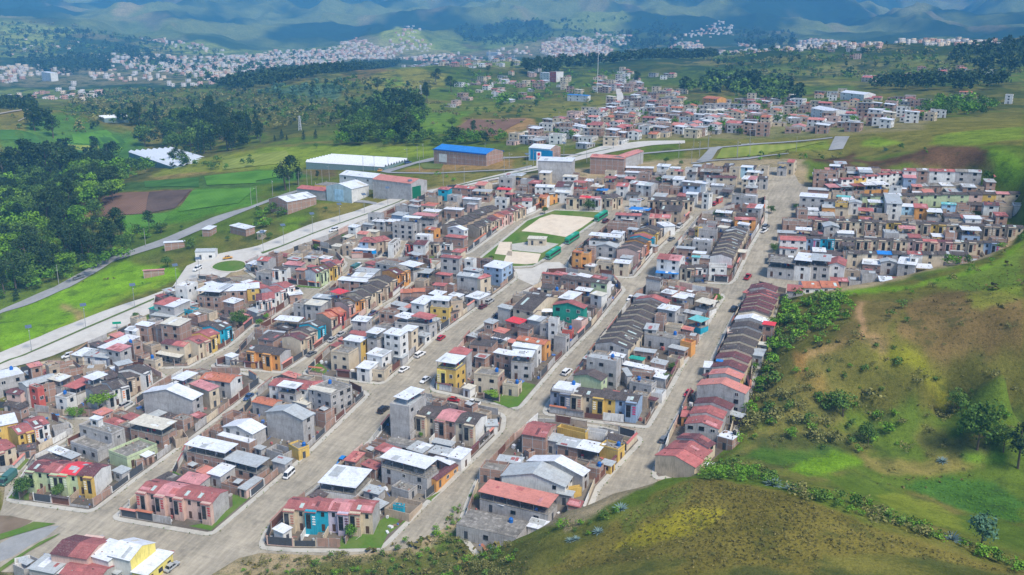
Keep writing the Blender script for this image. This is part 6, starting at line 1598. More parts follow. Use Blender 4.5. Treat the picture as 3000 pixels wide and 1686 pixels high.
# ================================================================ trees and shrubs
def leaf_mat(nm, col, col2):
    col = sc(col, 1.45); col2 = sc(col2, 1.4); q = NT(nm); v = q.coord(); gi = q.n('NewGeometry'); oi = q.n('ObjectInfo')
    r = q.ramp(gi.outputs['Random Per Island'], [(0, sc(col, .6)), (.5, col), (1, col2)])
    m = q.n('MixRGB', blend_type='MULTIPLY'); m.inputs[0].default_value = 1; q.l(r, m.inputs[1]); q.l(q.ramp(oi.outputs['Random'], [(0, (.75,.8,.75)), (1, (1.2,1.15,1.1))]), m.inputs[2])
    m2 = q.n('MixRGB', blend_type='MULTIPLY'); m2.inputs[0].default_value = 1; q.l(m.outputs[0], m2.inputs[1]); q.l(q.ramp(q.noise(v, .35, 3), [(.35, (.7,.75,.7)), (.65, (1.2,1.15,1.1))]), m2.inputs[2])
    q.base(m2.outputs[0]); q.b.inputs['Roughness'].default_value = .9; q.b.inputs['Specular IOR Level'].default_value = .05; return q.m
LM = dict(e=leaf_mat('leaves_dark', (.028,.052,.022), (.055,.085,.035)), l=leaf_mat('leaves_light', (.11,.21,.02), (.19,.31,.03)), b=leaf_mat('leaves_mid', (.06,.115,.025), (.11,.175,.04)), p=leaf_mat('leaves_conifer', (.02,.042,.026), (.038,.07,.038)),
          s=leaf_mat('leaves_scrub', (.12,.125,.045), (.19,.18,.07)), t=leaf_mat('grass_tuft', (.115,.10,.035), (.18,.155,.06)), q=leaf_mat('leaves_teal', (.05,.11,.075), (.09,.16,.11)), g=leaf_mat('leaves_lush', (.085,.185,.02), (.15,.28,.035)))
M_bark = flat('bark', (.13,.10,.075), 1)
def crown(sp, n_, rng, leaf):
    """leaf clump quads of a crown of unit height -> V, Q"""
    if sp in 'e': blobs = [(rng.normal(0, .10), rng.normal(0, .10), z, r, r, r * 1.15) for z, r in zip(np.linspace(.38, .92, 9), [.13, .17, .19, .2, .2, .18, .17, .14, .09])]
    elif sp == 'p': blobs = [(rng.normal(0, .02), rng.normal(0, .02), z, r, r, .1) for z, r in zip(np.linspace(.12, .95, 9), [.24, .24, .22, .2, .17, .14, .1, .07, .03])]
    elif sp == 'l': blobs = [(math.cos(a) * r, math.sin(a) * r, z, .26, .26, .16) for a, r, z in zip(rng.uniform(0, 6.3, 10), rng.uniform(.05, .42, 10), rng.uniform(.55, .86, 10))]
    elif sp in 'bgq': blobs = [(math.cos(a) * r, math.sin(a) * r, z, .24, .24, .22) for a, r, z in zip(rng.uniform(0, 6.3, 10), rng.uniform(.05, .36, 10), rng.uniform(.32, .80, 10))]
    else: blobs = [(math.cos(a) * r, math.sin(a) * r, z, .35, .35, .3) for a, r, z in zip(rng.uniform(0, 6.3, 7), rng.uniform(.1, .7, 7), rng.uniform(.25, .6, 7))]
    B = np.array(blobs); k = rng.integers(0, len(B), n_); d = rng.normal(0, 1, (n_, 3)); d /= np.linalg.norm(d, axis=1)[:, None]; d[:, 2] = np.where(d[:, 2] < -.3, -d[:, 2], d[:, 2])
    c = B[k, :3] + d * B[k, 3:] * rng.uniform(.55, 1.1, (n_, 1))
    nn = d + rng.normal(0, .55, (n_, 3)); nn /= np.linalg.norm(nn, axis=1)[:, None]
    u = np.cross(nn, rng.normal(0, 1, (n_, 3))); u /= np.linalg.norm(u, axis=1)[:, None]; v = np.cross(nn, u); s = leaf * rng.uniform(.6, 1.5, (n_, 1))
    V = np.stack([c - u * s - v * s * .6, c + u * s - v * s * .6, c + u * s * .7 + v * s * .6, c - u * s * .7 + v * s * .6], 1).reshape(-1, 3); return V, np.arange(n_ * 4).reshape(-1, 4)
TREE_ME = {}
def tree_mesh(sp, var):
    k = (sp, var)
    if k not in TREE_ME:
        rng = np.random.default_rng(hash(sp) % 1 + ord(sp) * 10 + var); n_ = dict(e=1300, p=800, l=1200, b=1200, s=700, g=900, q=700)[sp]; leaf = dict(e=.019, p=.02, l=.025, b=.025, s=.04, g=.03, q=.028)[sp]
        V, Q = crown(sp, n_, rng, leaf); cm = fast_mesh('crown', V, Q, [LM[sp]])
        g = Geo(); th = dict(e=.85, p=.9, l=.62, b=.5, s=.3, g=.5, q=.6)[sp]; g.tube((0, 0, -.08), (rng.normal(0, .03), rng.normal(0, .03), th), .028 if sp != 's' else .015, M_bark, 6, .006)
        for q in range(4 if sp in 'elb' else 0):
            a = rng.uniform(0, 6.3); z = th * rng.uniform(.4, .75); g.tube((0, 0, z), (math.cos(a) * .2, math.sin(a) * .2, z + .18), .012, M_bark, 5, .003)
        TREE_ME[k] = (cm, mesh('trunk', g), V, Q)
    return TREE_ME[k]
TR = []   # x, y, height, species, region
tr = random.Random(3)
for s, where in (('I 60,440,170e 150,430,100e 300,400,30e 480,390,60e 640,420,60e 760,400,120e 820,330,135e 1110,245,20e 980,260,90e 1750,190,60e 1850,170,40e 540,700,420e 700,640,370e 480,860,520e 650,1100,780e 430,1250,950e 900,560,380e 1010,440,320e', 'ravine wood at the left'),
          ('I 1130,1010,700e 1220,960,760e 1500,870,690e 1250,1120,930b 1690,1240,1130b 1830,870,820b 990,1080,980b 1620,900,800b 2290,980,930b', 'strip beside the grey road'),
          ('J 300,610,300e 420,560,390e 620,500,420e 340,560,420e', 'clump left of the light warehouses'), ('J 260,100,10p 190,120,60p 310,110,60p 480,110,20p 600,95,10p 610,190,140b 940,70,0p 1000,60,0p', 'upper meadow edge'),
          ('M 650,780,640e 510,830,700e 560,900,720e 480,1060,820e 580,960,880e 440,800,740e 270,700,600e 830,700,590e 715,640,530e 835,965,890b 990,1020,920e 1110,550,500e 1500,560,440e 1420,560,460e 1560,560,450e 1290,520,470e', 'centre fields and hill'),
          ('M 2230,640,550e 1870,925,870b 2010,760,720b 1840,810,780b', 'mid town edge'),
          ('G 325,100,25b 770,65,-45b 2040,150,60b 2100,140,70b 1465,360,330b', 'street trees by the football field'), ('H 30,700,620b 275,670,610b 570,1060,1010b 60,1090,1000b', 'front gardens right of the steep street'),
          ('C 1370,340,250b 2080,215,140b 2400,400,240b 2470,390,280b 1010,1280,1060l 740,1310,1200g 830,1300,1210g', 'left blocks gardens'), ('A 230,690,490b 590,700,560b 1740,490,400g', 'garden of the green and ochre row'),
          ('D 2380,1150,1030l 1640,540,470g 110,330,260g 40,400,310g', 'middle block gardens'), ('E 1600,850,760b 1550,960,860b 2050,130,60g 2080,160,80g 1090,1330,1270b', 'right block gardens'),
          ('B 960,1080,940g 1660,60,0g', 'garden of the turquoise row'), ('O 2220,500,170b 2530,640,330e 2420,520,350b 2250,1250,1010q 1210,250,60b 1400,460,290b 820,420,330g 2080,200,60b', 'hollow between the two grassy hills'),
          ('F 605,460,390b 880,360,300g 700,70,20b 180,60,10b 320,80,20b 390,60,5b 2370,570,510b 60,340,270b 130,350,280b', 'plots along the concrete avenue'), ('K 775,110,40b 1410,190,125b 1540,480,420b 1470,690,610b 1770,610,560b 1700,500,450b 1110,240,195b', 'gaps of the upper town')):
    toks = s.split(); t = toks[0]
    for k in toks[1:]:
        x, y, q = k.split(','); sp = q[-1]; top = float(q[:-1]); x = float(x); y = float(y); P = ground(*px(t, x, y)); D_ = np.linalg.norm(P - np.array([0, 0, CAMZ])); hh = (y - top) / T[t][2] / F * D_ * 1.06
        TR.append((P[0], P[1], hh, sp, where, 1))
def region(s, sp, mix, hr, where, pr=1.0):
    for x, y in scatter_poly(s, sp, tr):
        if tr.random() < pr: TR.append((x, y, tr.uniform(*hr), tr.choice(mix), where, 0))
region('W 0,420 90,400 140,385 230,385 290,410 300,450 330,480 300,500 250,530 240,600 300,650 230,670 120,700 40,750 0,770', 8.5, 'eeebbelg', (8, 18), 'ravine wood at the left', .78)
region('W 0,660 150,640 330,650 250,690 60,750 0,790', 7, 'gblbeg', (5, 10), 'ravine wood at the left')
region('I 500,1430 700,1290 1000,1170 1300,1050 1650,920 1800,850 1700,800 1500,860 1300,900 1100,1060 800,1060 400,1250', 8, 'ggbbb', (4, 8), 'strip beside the grey road', .85)
region('I 1500,1100 1900,960 2300,860 2400,1000 2200,1010 2000,1080 1800,1130', 10, 'gb', (3, 6), 'plots beside the avenue', .4)
region('F 0,0 100,0 300,20 400,60 330,110 200,200 90,300 0,300 -60,180', 8, 'bg', (4, 7), 'plots along the concrete avenue', .8)
region('I 880,200 1300,160 1700,200 1900,180 1900,240 1500,300 1200,380 900,380 830,300', 10, 'bbge', (5, 10), 'ravine wood at the left', .75)
region('I 1900,290 2100,240 2573,200 2573,260 2200,290', 10, 'bg', (4, 7), 'meadow hedge', .7)
region('L 1000,1080 1050,930 1400,920 1700,900 2000,1000 2010,1070 1880,1130 1500,1180 1300,1165 1150,1110', 12, 'eeebp', (12, 23), 'dark tree belt in the left hills', .6)
region('L 230,1020 230,900 310,890 540,1050 480,1080', 14, 'ee', (14, 20), 'tree line on the left crop terraces')
region('L 0,800 100,770 280,800 280,835 0,835', 13, 'ee', (8, 14), 'left hill crest')
region('L 780,900 1000,900 1080,960 1000,960', 12, 'e', (10, 14), 'left hill crest')
region('L 1650,700 1700,640 2000,570 2573,520 M 450,490 420,505 0,560 L 2573,560 2100,650', 15, 'eee', (12, 20), 'far dark wood')
region('L 1900,720 2573,640 2573,760 2100,740', 13, 'qqe', (7, 12), 'young plantation', .9)
region('L 600,900 700,760 1000,690 1700,680 2000,700 2573,780 2573,960 2050,960 1650,900 1300,890', 26, 'bes', (4, 8), 'middle hillside', .75)
region('M 0,1110 0,850 130,840 250,780 560,720 620,780 620,940 540,1080 300,1110', 14, 'eebbg', (8, 17), 'centre grove', .9)
region('M 700,1040 900,1010 1230,1030 1240,1080 900,1110 520,1110 500,1060', 10, 'gb', (5, 9), 'grove behind the blue hall', .9)
region('J 780,180 800,90 1100,20 1550,0 1720,110 1850,150 2350,100 2400,150 1850,168 1300,180', 10, 'ebbg', (6, 13), 'grove behind the greenhouse', .95)
region('M 560,830 1200,830 1370,850 1350,865 1100,850 560,850', 10, 'b', (3, 5), 'field hedge', .8)
region('M 1140,800 1160,760 1290,750 1300,790 1200,810', 12, 'bg', (8, 12), 'centre fields and hill')
region('M 1370,580 1370,520 1600,500 2150,460 2573,430 2573,450 2000,500 1650,540 1620,580', 17, 'ee', (14, 22), 'ridge wood')
region('N 150,720 160,620 350,590 640,620 660,680 880,720 880,790 540,770 300,720 0,720 0,680', 14, 'eeb', (12, 20), 'right valley grove', .8)
region('N 1330,690 1500,650 1650,640 2300,610 2450,650 2350,700 1500,705', 15, 'ee', (11, 18), 'right hand tree line', .8)
region('N 2050,420 2200,360 2576,330 2576,560 2300,560 2000,510', 18, 'ee', (12, 20), 'right ridge wood', .9)
region('N 0,410 250,405 250,450 0,460', 17, 'e', (12, 18), 'ridge wood')
region('N 400,480 900,420 2000,360 2000,560 700,610 300,600', 40, 'ebs', (6, 12), 'right ridge scrub', .8)
region('N 1820,870 1830,800 2050,780 2360,810 2400,870 2000,900', 14, 'bg', (8, 13), 'grove by the white wall', .8)
region('N 0,800 700,780 1300,800 1800,800 1900,950 1300,990 0,1030', 30, 'gb', (5, 9), 'mid town gardens', .8)
region('K 300,60 2573,0 2573,180 1200,230 480,260', 24, 'gb', (4, 8), 'mid town gardens', .8)
region('M 800,560 1900,560 1900,700 1250,800 900,700', 38, 'gb', (5, 9), 'central hill gardens', .7)
region('L 0,420 150,460 850,430 830,560 600,560 350,580 150,500', 24, 'ee', (14, 24), 'far left woods', .8)
region('L 850,400 950,350 1150,430 1300,500 1200,520 1000,470', 26, 'e', (14, 22), 'far left woods', .8)
region('L 300,280 600,240 760,290 500,330', 34, 'e', (14, 22), 'far left woods', .7)
region('L 0,180 800,280 1200,350 500,460 0,420', 60, 'e', (12, 20), 'far left woods', .5)
region('M 850,300 900,200 1400,170 1560,200 1500,310 1300,370 1100,340', 40, 'e', (16, 26), 'far slope woods', .7)
region('M 2100,250 2300,200 2573,200 2573,330 2300,400 2150,380', 40, 'e', (16, 26), 'far slope woods', .8)
region('N 400,250 850,260 850,350 600,390 400,340', 40, 'e', (16, 26), 'far slope woods', .7)
region('H 870,60 1300,40 1600,30 1300,120 900,140', 12, 'bsq', (3, 6), 'brown bank', .8)
region('H 2200,180 2300,260 2250,380 2150,380 2180,250', 9, 'bg', (4, 7), 'brown bank', .9)
region('H 2000,1120 2250,1080 2573,900 2573,980 2200,1160 1700,1330 1660,1290', 9, 'bg', (2.5, 5), 'grassy hill edge', .6)
def SH(s, sp, mix, hr, pr=1.0):
    k_ = 1.45 if hr[0] > .45 else 1
    return [(x, y, tr.uniform(*hr) * k_, tr.choice(mix)) for x, y in scatter_poly(s, sp, tr) if tr.random() < pr]
shr = []
shr += SH('Q 480,705 860,655 960,690 940,820 700,900 480,1080 330,1000 420,760', 3.6, 'ggb', (1.5, 3.6), .9)
shr += SH('Q 330,990 480,1080 430,1250 300,1448 190,1448 230,1300 270,1130', 3.4, 'ggs', (1.5, 3.2), .9)
shr += SH('O 480,20 700,0 1000,0 1050,60 1400,60 1750,170 1600,300 1950,550 1800,560 1500,500 1300,480 1000,450 750,430 850,350 650,400 500,500 380,480', 5, 'bgss', (1.4, 4.2), .62)
shr += SH('O 150,640 560,640 740,780 1100,860 1380,940 1640,1040 2000,1180 2250,1280 2576,1400 2576,1448 2100,1260 1600,1090 1250,980 900,850 700,780 380,740 150,730', 1.9, 'ggbs', (.8, 2.4), .68)
shr += SH('Y 0,1350 600,1300 800,1290 1250,1200 1500,1150 1620,1250 2000,1270 2050,1448 0,1448', 2.1, 'gssbt', (.6, 1.6), .75)
shr += SH('Y 1300,1230 1500,1000 1640,880 1700,870 1560,1100 1640,1240', 1.8, 'ggts', (.5, 1.3), .9)
shr += SH('P 580,1150 600,1100 760,1040 950,1000 980,940 1060,960 900,1080 760,1180', 2.2, 'gbs', (.7, 1.8), .8)
shr += SH('O 2000,100 2576,0 2576,300 2300,350 2000,250', 6.5, 'gbs', (1.5, 4), .6)
shr += SH('Q 1080,860 1330,700 1400,760 1260,1000 1500,1120 1900,1300 1300,1250 1000,1100', 6, 'sbs', (1, 2.6), .6)
shr += SH('Q 860,640 1300,600 2172,260 2172,400 1400,640 1000,700', 6, 'gst', (.7, 1.8), .6)
shr += SH('O 1650,780 1950,690 2300,760 2576,900 2576,1080 2300,1000 1900,880', 1.7, 'g', (.35, .7), .9)
shr += SH('O 730,640 860,570 1180,515 1300,560 1280,650 900,700', 1.5, 'l', (.25, .5), .95)
shr += SH('Q 1500,700 2172,500 2172,1448 1700,1300 1400,1000', 9, 'sst', (.7, 2), .5)
shr += SH('Q 420,760 960,690 1050,900 1260,1000 1500,1120 1448,1448 250,1448 300,1100', 4.6, 'sgbst', (.6, 2.2), .8)
shr += SH('O 400,0 1400,0 2000,200 2576,200 2576,500 1950,600 1300,520 600,480 380,420', 5, 'sgbs', (.7, 2.4), .7)
shr += SH('Q 1250,690 2172,600 2172,1100 1500,1100 1260,900', 7, 'sst', (.4, 1.2), .6)
shr += SH('O 0,760 500,790 900,880 1500,1110 2100,1320 2576,1448 0,1448', 3.6, 'tsst', (.4, .9), .5)
shr += SH('L 480,700 1000,680 1700,680 2100,760 2573,780 M 0,600 700,640 600,760 L 2573,960 1900,1000 1300,900 600,1000', 15, 'bses', (2.5, 6), .75)
shr += SH('L 0,850 500,800 560,1040 900,1100 1000,1250 600,1300 300,1100 0,1000', 18, 'bs', (1.5, 4), .4)
shr += SH('M 540,760 1300,780 1900,760 2000,850 1500,950 900,1010 560,1060', 18, 'bs', (1.5, 4), .35)
shr += SH('M 800,540 2200,540 2200,700 1300,800 800,760', 17, 'bg', (2, 5), .5)
shr += SH('L 0,180 700,240 1250,330 1700,400 1200,430 700,440 0,430', 30, 'bes', (5, 11), .6)
shr += SH('M 900,180 2500,150 2573,400 1500,330 900,350', 40, 'be', (6, 14), .5)
shr += SH('L 1100,430 2573,360 2573,480 1700,640 900,500', 42, 'be', (6, 12), .5)
shr += SH('N 200,420 2000,370 2573,330 2573,600 200,620', 26, 'bse', (3, 8), .6)
shr += SH('O 1350,560 2200,560 2400,700 1900,800 1400,780', 3.5, 'tst', (.4, 1), .6)
shr += SH('L 500,800 1700,700 2573,780 2573,980 1900,940 1300,900 700,900', 13, 'sb', (1.5, 4), .75)
shr += SH('N 300,480 2000,370 2300,560 700,610', 24, 'sb', (2.5, 6), .7)
shr += SH('J 0,400 370,390 380,480 200,560 0,560', 8, 'sb', (1, 2.5), .3)
shr += SH('I 1900,190 2573,100 2573,260 1950,280', 14, 'b', (2, 4), .35)
shr += SH('I 600,1440 1000,1290 1400,1280 1800,1280 1400,1430', 9, 'gt', (.6, 1.6), .5)
shr += SH('J 1820,470 2060,500 2050,540 1850,530', 5, 'g', (1.5, 3), .7)
shr += SH('K 0,470 250,440 250,490 0,520', 9, 'b', (1, 3), .6)
shr += SH('N 300,1180 1100,1120 1300,1190 2100,1100 1900,1160 1300,1210 800,1210', 8, 'sgb', (1, 2.6), .4)
kerbw = []
for nm, P in BLOCKS.items():
    if nm in ('R2', 'N1', 'A2', 'D1', 'D2'): continue
    for i in range(len(P)):
        a0, b0 = Vector(P[i]), Vector(P[(i + 1) % len(P)]); k = int((b0 - a0).length / .9)
        for j in range(k):
            if tr.random() < .6: p = a0.lerp(b0, (j + tr.random()) / k); kerbw.append((p.x + tr.uniform(-.4, .4), p.y + tr.uniform(-.4, .4), tr.uniform(.15, .5), tr.choice('gsb')))
tuft = []
for s, sp in (('P 430,1448 700,1290 1000,1060 1300,860 1500,780 1750,780 2000,840 2413,990 2413,1448', 1.15), ('O 0,760 500,790 900,880 1500,1110 2100,1320 2576,1448 0,1448', 1.15), ('Q 1300,650 2172,420 2172,1448 1250,1448 900,1100', 2.4), ('Y 500,1380 2050,1300 2050,1448 500,1448', 1.3)):
    tuft += [(x, y, tr.uniform(.2, .6), 't') for x, y in scatter_poly(s, sp, tr)]
def merge(name, label, cat, items, dens, leafs):
    bys = {}
    for it in items: bys.setdefault(it[3], []).append(it)
    V, Q, MI, mats, off = [], [], [], [], 0
    for sp, L_ in bys.items():
        A = np.array([(i[0], i[1], i[2]) for i in L_]); Z_ = hgt(A[:, 0], A[:, 1]); mats.append(LM[sp]); rg = np.random.default_rng(ord(sp))
        protos = [crown('s' if sp in 't' else sp, dens, rg, leafs) for _ in range(6)]
        for k, (x, y, h) in enumerate(A):
            v_, q_ = protos[k % 6]; an = rg.uniform(0, 6.3); c, s_ = math.cos(an), math.sin(an); w_ = h * rg.uniform(.9, 1.4)
            V.append(np.stack([(v_[:, 0] * c - v_[:, 1] * s_) * w_ + x, (v_[:, 0] * s_ + v_[:, 1] * c) * w_ + y, v_[:, 2] * h + Z_[k] - .1 * h], 1)); Q.append(q_ + off); off += len(v_); MI.append(np.full(len(q_), len(mats) - 1))
    tag(obj(name, fast_mesh(name, np.concatenate(V), np.concatenate(Q), mats, np.concatenate(MI))), label, cat, kind='stuff')
TR = [t for t in TR if not (occupied(t[0], t[1], .0) and not t[5])]
TR.sort(key=lambda t: (-t[5], math.hypot(t[0], t[1]) / t[2]))
ind, rest = TR[:285], TR[285:]
ind.sort(key=lambda t: math.hypot(t[0], t[1])); cnt = {}
SPN = dict(e='tall dark eucalyptus', p='dark conifer', l='broad lime green tree', b='rounded green tree', g='bushy bright green tree', s='thin scrubby tree', q='blue green young tree')
for k, (x, y, h, sp, where, _) in enumerate(ind):
    key = (sp, where); cnt[key] = cnt.get(key, 0) + 1
    cm, tm, _, _ = tree_mesh(sp, k % 5); z = float(hgt(x, y)); r_ = bpy.data.objects.new('tree', None); scene.collection.objects.link(r_); r_.location = (x, y, z); r_.rotation_euler = (0, 0, tr.uniform(0, 6.3)); wf = tr.uniform(.9, 1.25); r_.scale = (h * wf, h * wf, h)
    tag(r_, '%s, %s nearest in the %s' % (SPN[sp], ordn(cnt[key]), where), 'tree', 'trees of the ' + where)
    obj('crown', cm, r_); obj('trunk', tm, r_)
merge('wood', 'mixed dark and bright woodland of the ravine and the nearer groves', 'woodland', [(t[0], t[1], t[2], t[3]) for t in rest if math.hypot(t[0], t[1]) < 950], 260, .042)
merge('distant_wood', 'dark woods and tree belts over the far hills and valley', 'woodland', [(t[0], t[1], t[2], t[3]) for t in rest if math.hypot(t[0], t[1]) >= 950], 90, .07)
ns = [s for s in shr if s[3] != 't' and math.hypot(s[0], s[1]) < 400] + kerbw; fs_ = [s for s in shr if s[3] != 't' and math.hypot(s[0], s[1]) >= 400]
merge('undergrowth', 'dense green scrub on the knoll, the hollow and the hill on the right', 'undergrowth', ns, 130, .058)
merge('shrubs', 'green scrub and bushes over the further hillsides', 'shrubs', fs_, 50, .10)
merge('grass_tufts', 'coarse olive grass tufts on the knoll and hill', 'grass', [(s[0], s[1], s[2], 't') for s in shr if s[3] == 't'] + tuft, 7, .26)
print('trees', len(TR), 'shrubs', len(shr), 'tufts', len(tuft))
# agaves
def agave_mesh(seed):
    rg = random.Random(seed); g = Geo(); m = flat('agave_leaf', (.17,.25,.24), .7)
    for k in range(34):
        a = k * 2.4; el = math.radians(15 + 62 * (k / 34)); L_ = rg.uniform(.85, 1.1); w_ = .085; ca, sa = math.cos(a), math.sin(a); side = Vector((-sa, ca, 0)); p = Vector((ca * .06, sa * .06, 0)); pts_ = []
        for j in range(4):
            t = j / 3; e2 = el - t * .35; pts_.append(p + Vector((ca * math.cos(e2), sa * math.cos(e2), math.sin(e2))) * L_ * t)
        ws = [w_ * .8, w_, w_ * .7, .004]
        for j in range(3):
            up = Vector((0, 0, .012)); g.prism([pts_[j] - side * ws[j] - up, pts_[j] + side * ws[j] - up, pts_[j + 1] + side * ws[j + 1] - up, pts_[j + 1] - side * ws[j + 1] - up], [pts_[j] - side * ws[j], pts_[j] + side * ws[j], pts_[j + 1] + side * ws[j + 1], pts_[j + 1] - side * ws[j + 1]], m)
    return mesh('agave', g)
AG = [agave_mesh(1), agave_mesh(2)]
for k, (t, x, y, r, lab) in enumerate((('O', 680, 770, 3.0, 'largest blue agave on the hedge bank above the knoll'), ('O', 810, 800, 2.2, 'blue agave with yellow leaf tips right of the largest one'), ('O', 1960, 590, 2.4, 'single blue agave on the bank across the hollow'),
        ('O', 2030, 1180, 2.6, 'blue agave low on the right hedge bank'), ('P', 1010, 985, 2.4, 'blue agave at the edge of the dirt street end'), ('P', 850, 1145, 1.8, 'blue agave on the left flank of the knoll'),
        ('P', 650, 1205, 1.4, 'small agave, left of a pair below the parked pickup'), ('P', 695, 1195, 1.4, 'small agave, right of a pair below the parked pickup'), ('P', 1465, 745, 1.8, 'blue agave against the cream house wall'), ('P', 1700, 705, 2.0, 'blue agave behind the last red roofed house'))):
    P = ground(*px(t, x, y)); o = obj('agave', AG[k % 2]); o.location = P - np.array([0, 0, .1]); o.scale = (r * .82,) * 3; o.rotation_euler = (0, 0, k); tag(o, lab, 'agave plant', 'blue agaves on the hill banks')
# ================================================================ boundary walls along the street edges of the blocks
WR = random.Random(21)
def wall_piece(L_, kind, hh, gate, cop):
    g = Geo(); m = wall(kind); parts = []
    if gate:
        g.box(0, 0, -.6, .3, .2, hh + .15, m); g.box(L_ - .3, 0, -.6, L_, .2, hh + .15, m); g.box(.3, 0, -.6, L_ - .3, .18, .1, m)
        q = Geo(); q.box(.3, .06, .12, L_ - .3, .12, hh - .15, M_gate if gate == 1 else flat('gate_brown', (.16,.07,.05), .6)); parts.append(('gate', q))
    else:
        lo = hh if gate is None else .7
        g.box(0, .02, -.6, L_, .17, lo, m); g.box(-.1, 0, -.6, .15, .2, hh + .1, m)
        if lo < hh:
            q = Geo(); nb = int(L_ / .45)
            q.box(.15, .07, hh - .12, L_, .11, hh - .05, M_gate); q.box(.15, .07, lo, L_, .11, lo + .08, M_gate)
            for k in range(nb): x_ = .3 + k * .45; q.box(x_, .075, lo, x_ + .04, .105, hh, M_gate)
            parts.append(('railing', q))
    if cop:
        q = Geo(); q.slab([(-.1, -.3, hh + .12), (L_, -.3, hh + .12), (L_, .3, hh + .4), (-.1, .3, hh + .4)], .08, roof(cop)); parts.append(('coping', q))
    return g, parts
WALLS = []
SKIPW = [tow('A 1700,1000 2160,1100 2573,760 2573,600 2300,680'), tow('B 700,1250 850,1130 1350,1060 1760,660 1950,620 1400,1260'), tow('D 2330,1230 E 60,1280 300,980 200,900'), tow('A 0,800 0,640 200,600 300,700 200,800')]
for nm in ('B1', 'B2', 'B3', 'B4', 'C5', 'C4', 'C3', 'C2', 'C1', 'C0', 'D1', 'D2', 'D3', 'D4', 'A0', 'A1', 'R1'):
    P = inset(BLOCKS[nm], 1.9); n_ = len(P); ar = sum(P[i][0] * P[(i + 1) % n_][1] - P[(i + 1) % n_][0] * P[i][1] for i in range(n_))
    if ar < 0: P = P[::-1]
    for i in range(n_):
        a0, b0 = Vector(P[i]), Vector(P[(i + 1) % n_]); ln = (b0 - a0).length; k = max(1, int(round(ln / 5.6)))
        if ln < 2.2: continue
        d = (b0 - a0) / ln; s = ln / k
        for j in range(k):
            p = a0 + d * s * j; q = p + d * s; mid = (p + q) / 2; nn = Vector((-d.y, d.x))
            if occupied(mid.x, mid.y, -.2) or occupied(p.x, p.y, -.3) or any(inpoly(np.array([mid.x]), np.array([mid.y]), s_)[0] for s_ in SKIPW) or WR.random() < .06: continue
            kind = WR.choice('ggbbcwnkgbcw'); gate = WR.choice([None, None, 0, 1, 2, None]); cop = WR.choice('oRmaqo') if WR.random() < .3 else None
            WALLS.append((mid, p, d, nn, s, kind, WR.choice([1.9, 2.2, 2.5, 2.5]), gate, cop, nm, 'street'))
    # party walls running back between the plots
for h in HOUSES:
    if 'T' in h['opts'] and h['name'] == 'house' and h['block'] in BLOCKS:
        O = h['O']
        for fs in h['front']:
            if fs not in 'fb': continue
            y0 = -4.2 if fs == 'f' else h['W']; x_ = 0; p = O @ Vector((x_, y0, 0)); q = O @ Vector((x_, y0 + 4.2, 0)); p = Vector(p[:2]); q = Vector(q[:2])
            IPn = inset(BLOCKS[h['block']], 1.7)
            if inpoly(np.array([p.x if fs == 'f' else q.x]), np.array([p.y if fs == 'f' else q.y]), IPn)[0]:
                d = (q - p).normalized(); WALLS.append(((p + q) / 2, p, d, Vector((-d.y, d.x)), 4.1, WR.choice('gbcwn'), 2.0, None, None, h['block'], 'party'))
WALLS.sort(key=lambda w_: w_[0].length)
KN = dict(g='grey block', b='brick', c='cream', w='white', n='tan', k='pale pink'); cnt = {}
for i, (mid, p, d, nn, s, kind, hh, gate, cop, nm, what) in enumerate(WALLS):
    z = float(plane_h(p.x, p.y)) + .2; z1 = float(plane_h(*(p + d * s))) + .2
    g, parts = wall_piece(s - .02, kind, hh, gate, cop)
    # shear along the slope so that the wall follows the street
    M = Matrix(((d.x, nn.x, 0, p.x), (d.y, nn.y, 0, p.y), (0, 0, 1, z), (0, 0, 0, 1)))
    for gg in [g] + [q for _, q in parts]: gg.v = [(x_, y_, zz + (z1 - z) * x_ / s) for x_, y_, zz in gg.v]
    if i >= 285:
        bucket(g, M); [bucket(q, M) for _, q in parts]; continue
    r_ = bpy.data.objects.new('boundary_wall', mesh('boundary_wall', g)); scene.collection.objects.link(r_); r_.matrix_world = M
    for n2, q in parts: obj(n2, mesh(n2, q), r_)
    cnt[nm] = cnt.get(nm, 0) + 1
    ex = '' if gate is None else ' with railing' if gate == 0 else ' with gate'
    tag(r_, '%s %s wall%s, %s nearest in %s' % (KN[kind], 'street' if what == 'street' else 'plot', ex, ordn(cnt[nm]), BNAME[nm]), 'wall', 'walls round the house plots', 'thing')
JR = random.Random(8); JM = [roof('z'), roof('s'), wall('b'), wall('g'), flat('timber', (.22,.15,.09)), flat('cloth_blue', (.1,.2,.5)), roof('w'), M_rebar, flat('cloth_white', (.7,.7,.7)), roof('R')]
JUNK = []
for nm, P in BLOCKS.items():
    if nm in ('R2', 'N1', 'PK', 'D1', 'D2'): continue
    for x, y in scatter_poly(None, 1.9, JR, .5, inset(P, 2.3)):
        if JR.random() < .5 or occupied(x, y, 0) or any(inpoly(np.array([x]), np.array([y]), s_)[0] for s_ in SKIPW): continue
        l_, w_, h_ = JR.choice([(1.4, .8, .5), (.5, .4, .7), (2.4, .15, .12), (1.8, .9, .05), (.8, .8, .9), (.3, .3, .3)]); sc_ = JR.uniform(.6, 1.3); JUNK.append((x, y, l_ * sc_, w_ * sc_, h_ * sc_, JR.uniform(0, 3.1), JR.uniform(-.25, .25)))
g = Geo()
